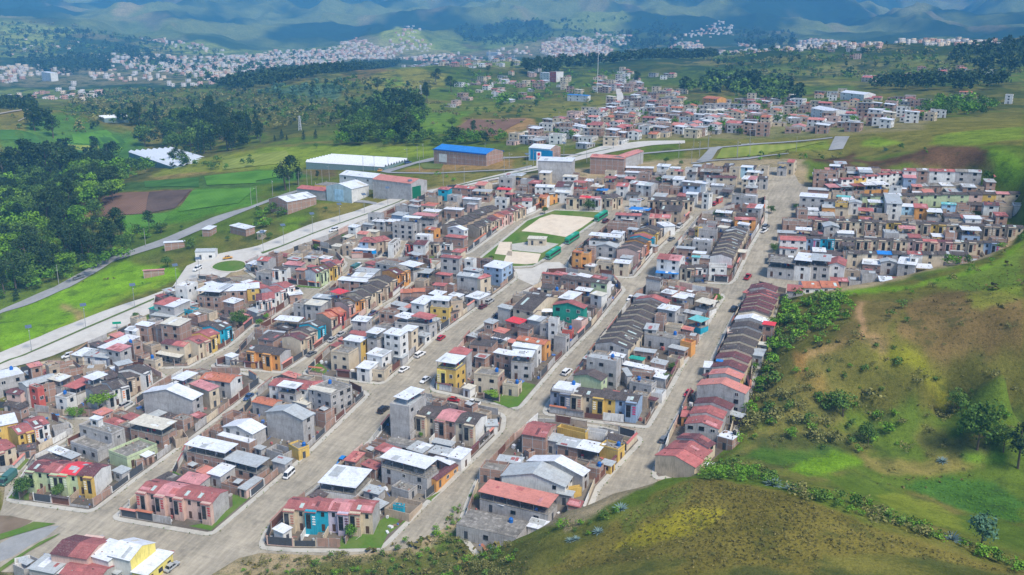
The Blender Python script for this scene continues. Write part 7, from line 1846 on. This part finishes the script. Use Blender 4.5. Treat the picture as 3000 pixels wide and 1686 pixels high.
for x, y, l_, w_, h_, an, ti in JUNK:
    M = Matrix.Translation((x, y, float(plane_h(x, y)) + .2)) @ Matrix.Rotation(an, 4, 'Z') @ Matrix.Rotation(ti, 4, 'Y'); q = Geo(); q.box(-l_ / 2, -w_ / 2, 0, l_ / 2, w_ / 2, h_, JR.choice(JM)); b = len(g.v); g.v += [tuple(M @ Vector(v)) for v in q.v]; g.f += [tuple(b + i for i in f) for f in q.f]; k = g.mi(q.mats[0]); g.m += [k] * len(q.f)
tag(obj('yard_rubble', mesh('yard_rubble', g)), 'rubble, sheets and odds and ends lying in the back yards', 'rubble', kind='stuff')
emit('plot_walls', 'low plot walls and gates of the further blocks', 'walls')
print('walls', len(WALLS))

# ================================================================ water tanks
tanks = 0; TB = flat('tank_blue', (.015,.13,.45), .4); TK = flat('tank_black', (.02,.02,.025), .4); TMS = []
for m_ in (TB, TK):
    g = Geo(); g.cyl(0, 0, 0, 1.0, .55, .58, m_, 14); g.cyl(0, 0, 1.0, 1.25, .58, .3, m_, 14); body = mesh('water_tank', g); g = Geo(); g.cyl(0, 0, 1.25, 1.36, .28, .25, m_, 12); TMS.append((body, mesh('lid', g)))
TKS = [h for h in HOUSES if h['thing'] and h['name'] == 'house' and (h['typ'] == 's' or 'O' in h['opts']) and min(h['L'], h['W']) > 3]
WR.shuffle(TKS); cnt = {}
def put_tank(M, k, lab):
    global tanks
    r_ = bpy.data.objects.new('water_tank', TMS[k][0]); scene.collection.objects.link(r_); r_.matrix_world = M; obj('lid', TMS[k][1], r_); tag(r_, lab, 'water tank', 'water tanks on the house roofs'); tanks += 1
for h in sorted(TKS[:34], key=lambda h: h['pos'].length):
    k = WR.choice([0, 0, 1]); z = (h['top'] + .14 if h['typ'] == 's' and 'O' not in h['opts'] else h['top'] + .05); p = h['O'] @ Vector((h['L'] * WR.choice([.25, .75]), h['W'] * .75, 0))
    st = h['label'].split(' nearest in ')
    put_tank(Matrix.Translation((p.x, p.y, z)), k, '%s tank on %s house, %s' % ('blue' if k == 0 else 'black', WNAME[h['wc']], h['label'].split(', ')[-1]))
# ================================================================ vehicles
M_tyre = flat('tyre', (.02,.02,.02), .9); M_rim = flat('rim', (.35,.35,.36), .4, .5); M_lamp = flat('headlight', (.7,.7,.66), .2); M_red = flat('tail_lamp', (.4,.02,.02), .3)
def paintm(nm, col):
    if nm in MATS: return MATS[nm]
    q = NT(nm); q.base(col); q.b.inputs['Roughness'].default_value = .3; q.b.inputs['Coat Weight'].default_value = .5; q.b.inputs['Specular IOR Level'].default_value = .5; MATS[nm] = q.m; return q.m
PC = dict(white=(.75,.75,.75), silver=(.38,.39,.40), grey=(.14,.15,.16), black=(.02,.02,.025), red=(.45,.015,.03), blue=(.02,.2,.55), darkblue=(.04,.08,.18), yellow=(.75,.36,.02), green=(.05,.15,.11), maroon=(.12,.02,.03))
def loft(secs, m):
    """secs: list of (x, half width, z bottom, z top, top half width)"""
    g = Geo(); rings = []
    for x, hw, zb, zt, tw in secs:
        zm = zb + (zt - zb) * .72; b = len(g.v); g.v += [(x, -hw, zb + .06), (x, -hw + .08, zb), (x, hw - .08, zb), (x, hw, zb + .06), (x, hw, zm), (x, tw, zt), (x, -tw, zt), (x, -hw, zm)]; rings.append(list(range(b, b + 8)))
    for r0, r1 in zip(rings, rings[1:]):
        for i in range(8): j = (i + 1) % 8; g.f.append((r0[i], r1[i], r1[j], r0[j])); g.m.append(g.mi(m))
    g.f.append(tuple(rings[0])); g.m.append(0); g.f.append(tuple(reversed(rings[-1]))); g.m.append(0); return g
VEH = {}
def vehicle(kind, col):
    key = (kind, col)
    if key in VEH: return VEH[key]
    m = paintm('paint_' + col, PC[col]); P = []
    if kind == 'bus':
        gm = paintm('paint_bus_green', (.01,.28,.14)); P.append(('body', loft([(-5.9, 1.15, .35, 3.0, .95), (-5.8, 1.25, .3, 3.25, 1.1), (5.6, 1.25, .3, 3.25, 1.1), (5.95, 1.2, .35, 2.9, 1.0)], gm)))
        for s_ in (-1, 1):
            g = Geo(); g.box(-5.2, s_ * 1.27 - .02, 1.5, 5.2, s_ * 1.27 + .02, 2.55, glass()); P.append(('window', g))
            g = Geo(); g.box(-5.4, s_ * 1.268 - .015, .5, 3.0, s_ * 1.268 + .015, .8, paintm('bus_stripe', (.02,.12,.08))); P.append(('stripe', g))
            g = Geo(); g.box(5.9, s_ * .85 - .2, .7, 6.0, s_ * .85 + .2, .95, M_lamp); P.append(('headlight', g))
            g = Geo(); g.box(6.0, s_ * 1.3 - .08, 2.1, 6.2, s_ * 1.3 + .08, 2.5, M_gate); P.append(('mirror', g))
        g = Geo(); g.slab([(5.75, -1.05, 2.75), (5.98, -1.1, 1.35), (5.98, 1.1, 1.35), (5.75, 1.05, 2.75)], .04, glass()); g.v = [(x + .06, y, z) for x, y, z in g.v]; P.append(('windscreen', g))
        g = Geo(); g.box(-1.5, -.8, 3.25, 1.6, .8, 3.5, paintm('bus_roof', (.10,.42,.30))); P.append(('air_conditioner', g))
        g = Geo(); g.box(5.97, -.9, .4, 6.06, .9, .65, paintm('bus_bumper', (.45,.5,.48))); P.append(('bumper', g)); wx, wy, wr = (-3.4, 3.9), 1.12, .5
    else:
        dims = dict(sedan=(4.4, .86, .85), hatch=(3.9, .84, .9), suv=(4.6, .93, 1.05), pickup=(5.1, .92, 1.05), van=(4.3, .84, 1.0), truck=(6.2, 1.1, 1.3))[kind]; L2, hw, bz = dims[0] / 2, dims[1], dims[2]
        P.append(('body', loft([(-L2, hw * .82, .38, bz - .15, hw * .7), (-L2 + .25, hw, .3, bz, hw * .92), (L2 - 1.0, hw, .3, bz - .02, hw * .92), (L2 - .2, hw * .95, .3, bz - .18, hw * .8), (L2, hw * .8, .38, bz - .3, hw * .65)], m)))
        cab = dict(sedan=(-1.5, -1.0, .35, 1.1, 1.42), hatch=(-1.85, -1.5, .3, 1.0, 1.48), suv=(-2.15, -1.9, .45, 1.15, 1.75), pickup=(-.5, -.35, .75, 1.4, 1.72), van=(-2.1, -2.0, 1.2, 1.85, 1.85), truck=(1.3, 1.4, 2.4, 2.9, 2.2))[kind]
        r0, r1, r2, r3, zt = cab; tw = hw * .78; z0 = bz - .04; q = Geo(); b = [(r0, -hw * .9, z0), (r3, -hw * .9, z0), (r3, hw * .9, z0), (r0, hw * .9, z0)]; t_ = [(r1, -tw, zt), (r2, -tw, zt), (r2, tw, zt), (r1, tw, zt)]; q.prism(b, t_, glass(), m); P.append(('cabin', q))
        q = Geo()     # roof skin and pillars
        q.slab([(r1 - .03, -tw - .02, zt + .03), (r2 + .03, -tw - .02, zt + .03), (r2 + .03, tw + .02, zt + .03), (r1 - .03, tw + .02, zt + .03)], .06, m)
        for s_ in (-1, 1):
            for xb, xt in ((r0, r1), ((r0 + r3) / 2, (r1 + r2) / 2), (r3, r2)): q.tube((xb, s_ * hw * .91, z0), (xt, s_ * (tw + .005), zt), .045, m, 4)
        P.append(('roof', q))
        if kind == 'pickup': q = Geo(); q.box(-L2 + .2, -hw * .8, bz - .02, -.6, hw * .8, bz + .015, flat('load_bed', (.03,.03,.03), .9)); P.append(('load_bed', q))
        if kind == 'truck':
            q = Geo(); q.box(-3.0, -1.08, 1.25, 1.15, 1.08, 2.5, paintm('truck_tarp', (.06,.16,.14))); P.append(('cargo_box', q))
        for s_ in (-1, 1):
            q = Geo(); q.box(L2 - .12, s_ * hw * .62 - .16, bz - .42, L2 + .01, s_ * hw * .62 + .16, bz - .26, M_lamp); P.append(('headlight', q))
            q = Geo(); q.box(-L2 - .01, s_ * hw * .66 - .12, bz - .36, -L2 + .1, s_ * hw * .66 + .12, bz - .18, M_red); P.append(('tail_light', q))
        wx, wy, wr = (-L2 + .8, L2 - .85), hw - .1, .31 if kind not in ('suv', 'pickup', 'truck') else .37
    for x_ in wx:
        for s_ in (-1, 1):
            q = Geo(); c = [(math.cos(k * math.pi / 6), math.sin(k * math.pi / 6)) for k in range(12)]; y0, y1 = s_ * (wy - .1), s_ * (wy + .13)
            q.prism([(x_ + a_ * wr, y0, wr + b_ * wr) for a_, b_ in c], [(x_ + a_ * wr, y1, wr + b_ * wr) for a_, b_ in c], M_tyre); q.prism([(x_ + a_ * wr * .55, y1, wr + b_ * wr * .55) for a_, b_ in c], [(x_ + a_ * wr * .5, y1 + s_ * .02, wr + b_ * wr * .5) for a_, b_ in c], M_rim); P.append(('wheel', q))
    VEH[key] = [(n2, mesh(n2, q)) for n2, q in P]; return VEH[key]
CARS = '''A 1655,1435 1805,1315 sedan silver|silver sedan beside the green draped wall at the bottom left
B 385,400 285,495 van white|white minivan parked at the kerb of the wide gravel street
A 165,430 10,565 truck green|green covered truck at the left edge by the leafy corner
B 900,275 825,355 hatch blue|bright blue hatchback nosed in beside the small red roof
D 1240,1275 1330,1205 suv black|black off-road car beside the tall grey tower house
D 1920,1135 2055,1150 sedan red|red sedan parked before the yellow tower house
D 2265,1185 2095,1165 pickup white|white pickup next to the red sedan on the cross street
D 1755,905 1650,975 sedan white|white sedan by the white garden posts of the yellow tower house
D 1435,868 1548,798 sedan white|white sedan on the left kerb, below the white crossover
D 1605,715 1698,658 suv white|white crossover on the left kerb between sedan and red hatchback
D 1825,545 1905,485 hatch red|crimson hatchback on the left kerb of the wide gravel street
D 2445,285 2385,325 hatch darkblue|dark blue car near the parked motorcycles
D 2250,222 2320,182 hatch maroon|dark red hatchback behind the silver station wagon
D 2310,178 2392,122 suv silver|silver station wagon at the upper wide gravel street
D 818,505 902,448 sedan silver|silver sedan before the turquoise fronted house, further up
D 728,560 808,502 sedan silver|silver hatchback-like sedan before the turquoise fronted house, lower down
D 512,705 610,648 sedan grey|grey sedan on the narrow street below the black iron fence
D 1215,252 1140,285 sedan darkblue|dark sedan in the narrow street beside the pink house
F 1615,808 1697,760 suv white|white off-road car by the flat roof with tall fence
F 1380,455 1447,430 suv silver|silver car at the bend by the blue kiosk sign, further up
F 1285,520 1355,490 sedan grey|grey car beside the pale blue corner shop
F 950,690 1080,610 truck white|old pale truck at the street corner beside the zinc roofs
F 812,262 760,275 suv white|white off-road car driving on the concrete avenue
E 515,895 592,830 suv white|white off-road car at the kerb above the white balcony house
E 1222,92 1165,142 sedan white|white car beside the first dark roofed row, at the crossing
E 1808,1040 1740,1110 sedan red|red sedan in the right hand street by the salmon roof
E 2215,250 2250,205 suv black|black jeep beside the maroon roofed row
G 1580,368 1628,342 sedan grey|dark grey car in the street behind the ochre houses
G 1700,212 1660,245 suv silver|silver car at the kerb by the white roofed shelter
G 2340,772 2400,705 pickup red|red truck with open load bed at the upper crossing
G 2515,288 2558,258 pickup white|white pickup in the steep upper street
G 2530,245 2573,220 suv grey|dark car in front of the white pickup in the steep street
G 918,192 972,158 suv maroon|maroon car beside the third green bus
K 2025,912 2055,885 hatch red|small red car in the far side street
K 1278,868 1318,850 sedan silver|silver car on the far cross street beyond the field
K 1625,728 1665,708 sedan white|white car on the empty earth lot in the upper town
P 1292,525 1338,468 hatch grey|grey car in front of the brick red annex, right street
P 690,1038 755,985 pickup white|white car at the end of the dirt street, upper one
P 620,1100 708,1035 pickup silver|white pickup at the end of the dirt street, lower one
H 765,1402 875,1418 sedan white|white sedan on the short street below the terraces
I 2250,1168 2335,1155 sedan yellow|yellow taxi rounding the roundabout
I 2020,1255 1955,1290 suv white|white off-road car below the roundabout
I 755,1375 835,1350 pickup grey|grey pickup on the lower grey road
J 660,690 720,694 sedan white|white car before the warehouses, further left
J 800,692 868,696 sedan white|white car before the pale green warehouse front
J 1510,350 1548,342 suv darkblue|dark car on the road beside the big greenhouse
J 1235,430 1258,420 sedan yellow|yellow taxi behind the white hall
K 335,408 385,398 pickup white|white truck before the sky blue workshop
C 720,692 655,708 suv white|white off-road car at the end of the low street row
C 1213,1222 1328,1160 suv silver|silver car parked beyond the lime green tree
C 2555,1068 2448,1152 sedan darkblue|dark car under the lamp in the left middle street
C 478,1322 578,1298 sedan blue|blue grey car beside the maroon roofs at the left'''
for ln in CARS.split('\n'):
    sp_, lab = ln.split('|'); t, a_, b_, kind, col = sp_.split(); A = pgnd(*px(t, *map(float, a_.split(','))), .1) if t not in 'IJK' else ground(*px(t, *map(float, a_.split(',')))); B = pgnd(*px(t, *map(float, b_.split(','))), .1) if t not in 'IJK' else ground(*px(t, *map(float, b_.split(','))))
    c = (A + B) / 2; d = Vector(B[:2]) - Vector(A[:2]); an = math.atan2(d.y, d.x); f = hgt if t in 'IJK' else plane_h; z = float(f(c[0], c[1])); dx = Vector((math.cos(an), math.sin(an))); s = (float(f(c[0] + dx.x, c[1] + dx.y)) - z)
    r_ = bpy.data.objects.new('parked_car' if kind != 'pickup' else 'pickup_truck', None); scene.collection.objects.link(r_); r_.location = (c[0], c[1], z + (.07 if f is plane_h else .35)); r_.rotation_euler = (0, -math.atan(s), an)
    if t in 'IFJ' and kind and f is plane_h: r_.location.z += .2
    tag(r_, lab, 'car' if kind in ('sedan', 'hatch', 'suv') else kind, 'cars and trucks parked in the streets')
    for n2, me_ in vehicle(kind, col): obj(n2, me_, r_)
for ln in '''G 490,470 345,565|green coach beside the lower courts, nearest of the three
G 662,330 552,402|green coach beside the upper court, middle of the three
G 945,112 850,172|green coach at the far corner of the earth pitch'''.split('\n'):
    sp_, lab = ln.split('|'); t, a_, b_ = sp_.split(); A = pgnd(*px(t, *map(float, a_.split(','))), .1); B = pgnd(*px(t, *map(float, b_.split(','))), .1); c = (A + B) / 2; d = Vector(B[:2]) - Vector(A[:2]); an = math.atan2(d.y, d.x); dx = d.normalized(); z = float(plane_h(c[0], c[1])); s = float(plane_h(c[0] + dx.x, c[1] + dx.y)) - z
    r_ = bpy.data.objects.new('bus', None); scene.collection.objects.link(r_); r_.location = (c[0], c[1], z + .08); r_.scale = (.8, .9, .9); r_.rotation_euler = (0, -math.atan(s), an); tag(r_, lab, 'bus', 'green coaches parked by the football field')
    for n2, me_ in vehicle('bus', 'green'): obj(n2, me_, r_)
# ================================================================ poles and lamps
M_pole = flat('pole_concrete', (.33,.32,.30), .8); M_wood = flat('pole_wood', (.16,.12,.09), .9); M_steel = flat('lamp_steel', (.28,.30,.31), .5)
def pole_parts():
    g = Geo(); g.cyl(0, 0, -.4, 9.2, .15, .09, M_pole, 8); pole = mesh('pole', g)
    g = Geo(); g.box(-.9, -.05, 8.5, .9, .05, 8.62, M_wood); arm = mesh('crossarm', g)
    g = Geo(); g.tube((0, 0, 7.6), (1.3, 0, 8.1), .04, M_steel); g.box(1.2, -.13, 8.03, 1.75, .13, 8.17, flat('lamp_head', (.6,.6,.58))); lamp = mesh('street_lamp', g); return pole, arm, lamp
PP = pole_parts()
g = Geo(); g.cyl(0, 0, -.3, 9.5, .11, .07, M_steel, 8); SP1 = mesh('pole', g)
g = Geo(); g.slab([(-1.1, -.9, 9.3), (1.1, -.9, 9.3), (1.1, .9, 10.0), (-1.1, .9, 10.0)], .08, flat('solar_panel', (.10,.14,.2), .3)); SP2 = mesh('solar_panel', g)
g = Geo(); g.tube((0, 0, 8.2), (0, -1.6, 8.5), .04, M_steel); g.box(-.15, -2.1, 8.42, .15, -1.5, 8.55, M_frame); SP3 = mesh('street_lamp', g)
POLES = 'A 455,755 1390,940 360,300 1625,440 2490,745 405,1210 1390,1440 B 345,1200 2005,735 340,690 D 855,1370 1285,1330 1540,740 1910,600 2370,350 2050,340 715,670 320,215 90,400 705,900 2025,1170 E 480,900 855,500 2030,560 2250,210 1740,1380 740,1380 G 630,460 880,260 1700,400 2460,620 240,820 1205,890 1730,800 2385,470 1395,590 F 880,730 1800,770 2270,480 1655,560 690,800 P 1118,800 995,870 213,540 450,1250 1655,700 C 1400,1085 520,780 2510,1130 2220,620 1355,370 790,1400 H 925,1425 1280,1385 135,800 240,620 430,270 990,160 280,85 K 2265,420 2388,415 1968,345 1883,412 1803,470 1675,420 1825,330 2390,285 1505,800 1690,680 1290,500 750,470 215,500 470,70 J 1078,420 1190,415 1330,418 1520,330 1622,298 1682,285 1882,560 2093,535 2003,415 1645,425 2303,285 2495,430 12,740 170,672 340,625 432,580 515,560 560,555 668,560 738,515 1187,700 2545,390 I 1465,1035 592,1412 2527,610 N 410,1185 505,1190 855,1150 192,1135 127,1185'
P0s = []; t = None
for tk in POLES.split():
    if ',' not in tk: t = tk; continue
    x, y = map(float, tk.split(',')); P = ground(*px(t, x, y)) if t in 'IJKN' else pgnd(*px(t, x, y), .15); P0s.append((P[0], P[1], P[2]))
P0s.sort(key=lambda p: math.hypot(p[0], p[1])); used = []
REFS = [(v.split('|')[0], v.split('|')[1]) for v in CARS.split('\n')]
for k, p in enumerate(P0s):
    r_ = bpy.data.objects.new('utility_pole', None); scene.collection.objects.link(r_); r_.location = p; r_.rotation_euler = (0, 0, WR.uniform(0, 6.3)); obj('pole', PP[0], r_)
    arm = k % 2 == 0; lamp = k % 3 != 1
    if arm: obj('crossarm', PP[1], r_)
    if lamp: obj('street_lamp', PP[2], r_)
    where = min(BLOCKS, key=lambda b: min(math.hypot(p[0] - q[0], p[1] - q[1]) for q in BLOCKS[b])); used.append(where)
    nmx = {'PK': 'the football field', 'N1': 'the upper town'}.get(where, BNAME.get(where, 'the town'))
    tag(r_, 'pole%s, %s nearest by %s' % (' with lamp' if lamp else ' with crossarm' if arm else '', ordn(used.count(where)), nmx), 'utility pole', 'concrete poles along the streets')
# cables between neighbouring poles
cab = flat('cable', (.03,.03,.03), .8); done = 0
for k, p in enumerate(P0s):
    if p[1] > 420: continue
    nb = sorted(((math.dist(p, q), j) for j, q in enumerate(P0s) if j > k))[:1]
    for dd, j in nb:
        if dd < 75:
            q = P0s[j]; g = Geo(); a_ = Vector(p) + Vector((0, 0, 8.6)); b_ = Vector(q) + Vector((0, 0, 8.6)); prev = a_
            for i in range(1, 9):
                t_ = i / 8; c = a_.lerp(b_, t_) - Vector((0, 0, 1.2 * 4 * t_ * (1 - t_))); g.tube(prev, c, .045, cab, 3); prev = c
            done += 1; tag(obj('power_cable', mesh('power_cable', g)), 'thin black cable sagging between two street poles, %s from the bottom' % ordn(done), 'cable', 'cables between the street poles')
for k, (t, x, y) in enumerate((('C', 320, 643), ('C', 865, 415), ('C', 1355, 205), ('I', 1780, 1442), ('I', 2010, 1372), ('F', 75, 482), ('F', 282, 412), ('F', 572, 292), ('F', 845, 192), ('J', 1090, 845), ('J', 1327, 775), ('J', 1555, 700), ('K', 150, 560), ('K', 520, 440), ('K', 1020, 330))):
    P = ground(*px(t, x, y)); r_ = bpy.data.objects.new('solar_street_lamp', None); scene.collection.objects.link(r_); r_.location = P + np.array([0, 0, .3]); r_.rotation_euler = (0, 0, .5)
    obj('pole', SP1, r_); obj('solar_panel', SP2, r_); obj('street_lamp', SP3, r_); tag(r_, 'solar street lamp on the avenue median, %s from the left' % ordn(k + 1), 'street lamp', 'solar lamps along the concrete avenue')
# ================================================================ football field furniture and people
def goal(t, x, y, lab, x2, y2):
    A = Vector(pgnd(*px(t, x, y), .2)); B = Vector(pgnd(*px(t, x2, y2), .2)); g = Geo(); m = flat('goal_white', (.8,.8,.78), .5); u = Vector((0, 0, 2.4)); bk = Vector((B - A).normalized()).cross(Vector((0, 0, 1))) * -1.2
    for p, q in ((A, A + u), (B, B + u), (A + u, B + u), (A, A + bk), (B, B + bk), (A + bk, A + u), (B + bk, B + u)): g.tube(p, q, .06, m, 6)
    tag(obj('goal', mesh('goal', g)), lab, 'goal')
goal('G', 580, 110, 'white football goal at the far end of the earth pitch', 658, 112)
goal('G', 150, 262, 'pale goal frame on the near touchline of the earth pitch', 350, 295)
g = Geo(); mpo = flat('fence_post', (.3,.32,.3), .6)
A = Vector(pgnd(*px('G', 60, 305), .2)); B = Vector(pgnd(*px('G', 535, 365), .2))
for k in range(14):
    p = A.lerp(B, k / 13); g.tube(p, p + Vector((0, 0, 3)), .05, mpo, 5)
for z in (.1, 1.5, 2.95): g.tube(A + Vector((0, 0, z)), B + Vector((0, 0, z)), .035, mpo, 4)
tag(obj('fence', mesh('fence', g)), 'tall thin post fence between the earth pitch and the green strip', 'fence')
special('small cream changing room beside the courts', 'building', 'G 160,350 335,352 185,318 3 m c c - f', 'changing_room')
# basketball hoop
P = Vector(pgnd(*px('G', 410, 412), .1)); g = Geo(); m = flat('hoop_blue', (.25,.5,.62), .5); g.tube(P, P + Vector((0, 0, 3)), .09, m, 6); g.tube(P + Vector((0, 0, 3)), P + Vector((-1.0, -.6, 3.3)), .06, m, 5); q = P + Vector((-1.1, -.7, 0)); g.box(q.x - .75, q.y - .04, q.z + 2.9, q.x + .75, q.y + .04, q.z + 3.9, m); tag(obj('basketball_hoop', mesh('basketball_hoop', g)), 'pale blue basketball hoop at the edge of the court', 'hoop')
def person(x, y, z, an, top, legs, pose, lab):
    me_ = bpy.data.meshes.new('person'); s = [(0,0,.95), (0,0,1.15), (0,0,1.42), (0,0,1.54), (0,.01,1.68), (.1,0,.9), (.12,.05 * pose,.5), (.12,-.12 * pose,.05), (-.1,0,.9), (-.12,-.1 * pose,.5), (-.12,.2 * pose,.05), (.2,0,1.4), (.27,.1 * pose,1.12), (.26,.25 * pose,.9), (-.2,0,1.4), (-.27,-.1 * pose,1.12), (-.26,-.05,.88)]
    e = [(0,1), (1,2), (2,3), (3,4), (0,5), (5,6), (6,7), (0,8), (8,9), (9,10), (2,11), (11,12), (12,13), (2,14), (14,15), (15,16)]
    r_ = [.14,.13,.16,.06,.1,.1,.065,.05,.1,.065,.05,.07,.045,.04,.07,.045,.04]
    me_.from_pydata(s, e, []); o = bpy.data.objects.new('person', me_); scene.collection.objects.link(o); o.location = (x, y, z); o.rotation_euler = (0, 0, an); md = o.modifiers.new('skin', 'SKIN'); 
    for i, rr in enumerate(r_): me_.skin_vertices[0].data[i].radius = (rr, rr * .8)
    me_.skin_vertices[0].data[0].use_root = True; o.modifiers.new('sub', 'SUBSURF').levels = 1
    q = NT('clothes'); v = q.coord(); sx = q.n('SeparateXYZ'); q.l(v, sx.inputs[0]); q.base(q.ramp(sx.outputs[2], [(0, (.03,.03,.03)), (.06, legs), (.92, top), (1, (.35,.2,.13))])); q.m.node_tree.nodes[-1].color_ramp.interpolation = 'LINEAR'; me_.materials.append(q.m); tag(o, lab, 'person')
for t, x, y, top, legs, ps, lab in (('G', 538, 185, (.5,.04,.04), (.05,.05,.08), 1, 'person in red shirt standing on the earth pitch'), ('G', 507, 210, (.6,.4,.02), (.03,.03,.1), .6, 'person in yellow shirt on the left of the pitch group'), ('G', 570, 213, (.25,.2,.18), (.1,.08,.06), .8, 'person in brown clothes on the right of the pitch group'),
        ('D', 2460, 232, (.05,.06,.1), (.03,.03,.04), .3, 'person in dark clothes beside the parked motorcycles'), ('D', 2512, 192, (.02,.15,.5), (.03,.03,.04), .5, 'person in blue jacket among the motorcycles'), ('D', 2545, 190, (.2,.2,.22), (.03,.03,.04), .2, 'person in grey jacket at the right of the motorcycles'),
        ('G', 2348, 550, (.1,.1,.12), (.05,.05,.06), .7, 'person walking on the kerb of the steep street'), ('C', 775, 752, (.1,.2,.5), (.05,.05,.06), .4, 'person in blue standing before the low cream house'), ('G', 710, 425, (.08,.08,.1), (.05,.05,.06), .4, 'person on the terrace of the brick tower house')):
    P = pgnd(*px(t, x, y), .2); person(P[0], P[1], P[2] + (0 if lab[-5:] != 'xxxxx' else 0), tr.uniform(0, 6), top, legs, ps, lab)
# motorcycles
def moto_mesh():
    out = []; g = Geo(); g.tube((-.55, 0, .62), (.35, 0, .8), .14, paintm('moto_black', (.03,.03,.04)), 7); g.tube((.35, 0, .8), (.62, 0, .32), .05, M_steel, 6); g.tube((-.1, 0, .4), (.15, 0, .45), .17, M_steel, 7); g.tube((.4, -.33, 1.02), (.4, .33, 1.02), .025, M_steel, 5); g.tube((.35, 0, .8), (.4, 0, 1.02), .03, M_steel, 5); out.append(('frame', mesh('frame', g)))
    for x_ in (-.6, .65):
        g = Geo(); c = [(math.cos(k * math.pi / 6) * .3, math.sin(k * math.pi / 6) * .3) for k in range(12)]; g.prism([(x_ + a, -.06, .3 + b) for a, b in c], [(x_ + a, .06, .3 + b) for a, b in c], M_tyre); out.append(('wheel', mesh('wheel', g)))
    g = Geo(); g.box(-.75, -.12, .74, -.05, .12, .86, M_tyre); out.append(('seat', mesh('seat', g))); return out
MM = moto_mesh()
for k, (x, y) in enumerate(((2485, 222), (2505, 228), (2528, 218), (2550, 205))):
    P = pgnd(*px('D', x, y), .08); r_ = bpy.data.objects.new('motorcycle', None); scene.collection.objects.link(r_); r_.location = P; r_.rotation_euler = (0, 0, .8 + k * .2); tag(r_, 'black motorcycle in the row of four at the wide street, %s from the left' % ordn(k + 1), 'motorcycle', 'motorcycles parked in the wide street')
    for n2, me_ in MM: obj(n2, me_, r_)
# ================================================================ air between the camera and the far mountains
g = Geo(); lo = float(HG.min()) - 2; hi = max(float(HG.max()) + 30, CAMZ + 60); mv = bpy.data.materials.new('haze'); mv.use_nodes = True; t_ = mv.node_tree; t_.nodes.clear()
ou = t_.nodes.new('ShaderNodeOutputMaterial'); pv = t_.nodes.new('ShaderNodeVolumePrincipled'); pv.inputs['Density'].default_value = 1.25e-4; pv.inputs['Color'].default_value = (.15, .52, 1.0, 1); pv.inputs['Anisotropy'].default_value = -0.35
t_.links.new(pv.outputs[0], ou.inputs['Volume'])
g.box(-9000, -200, lo, 9000, 11400, hi, mv); tag(obj('haze', mesh('haze', g)), 'thin blue air haze over the whole valley', 'haze', kind='stuff')
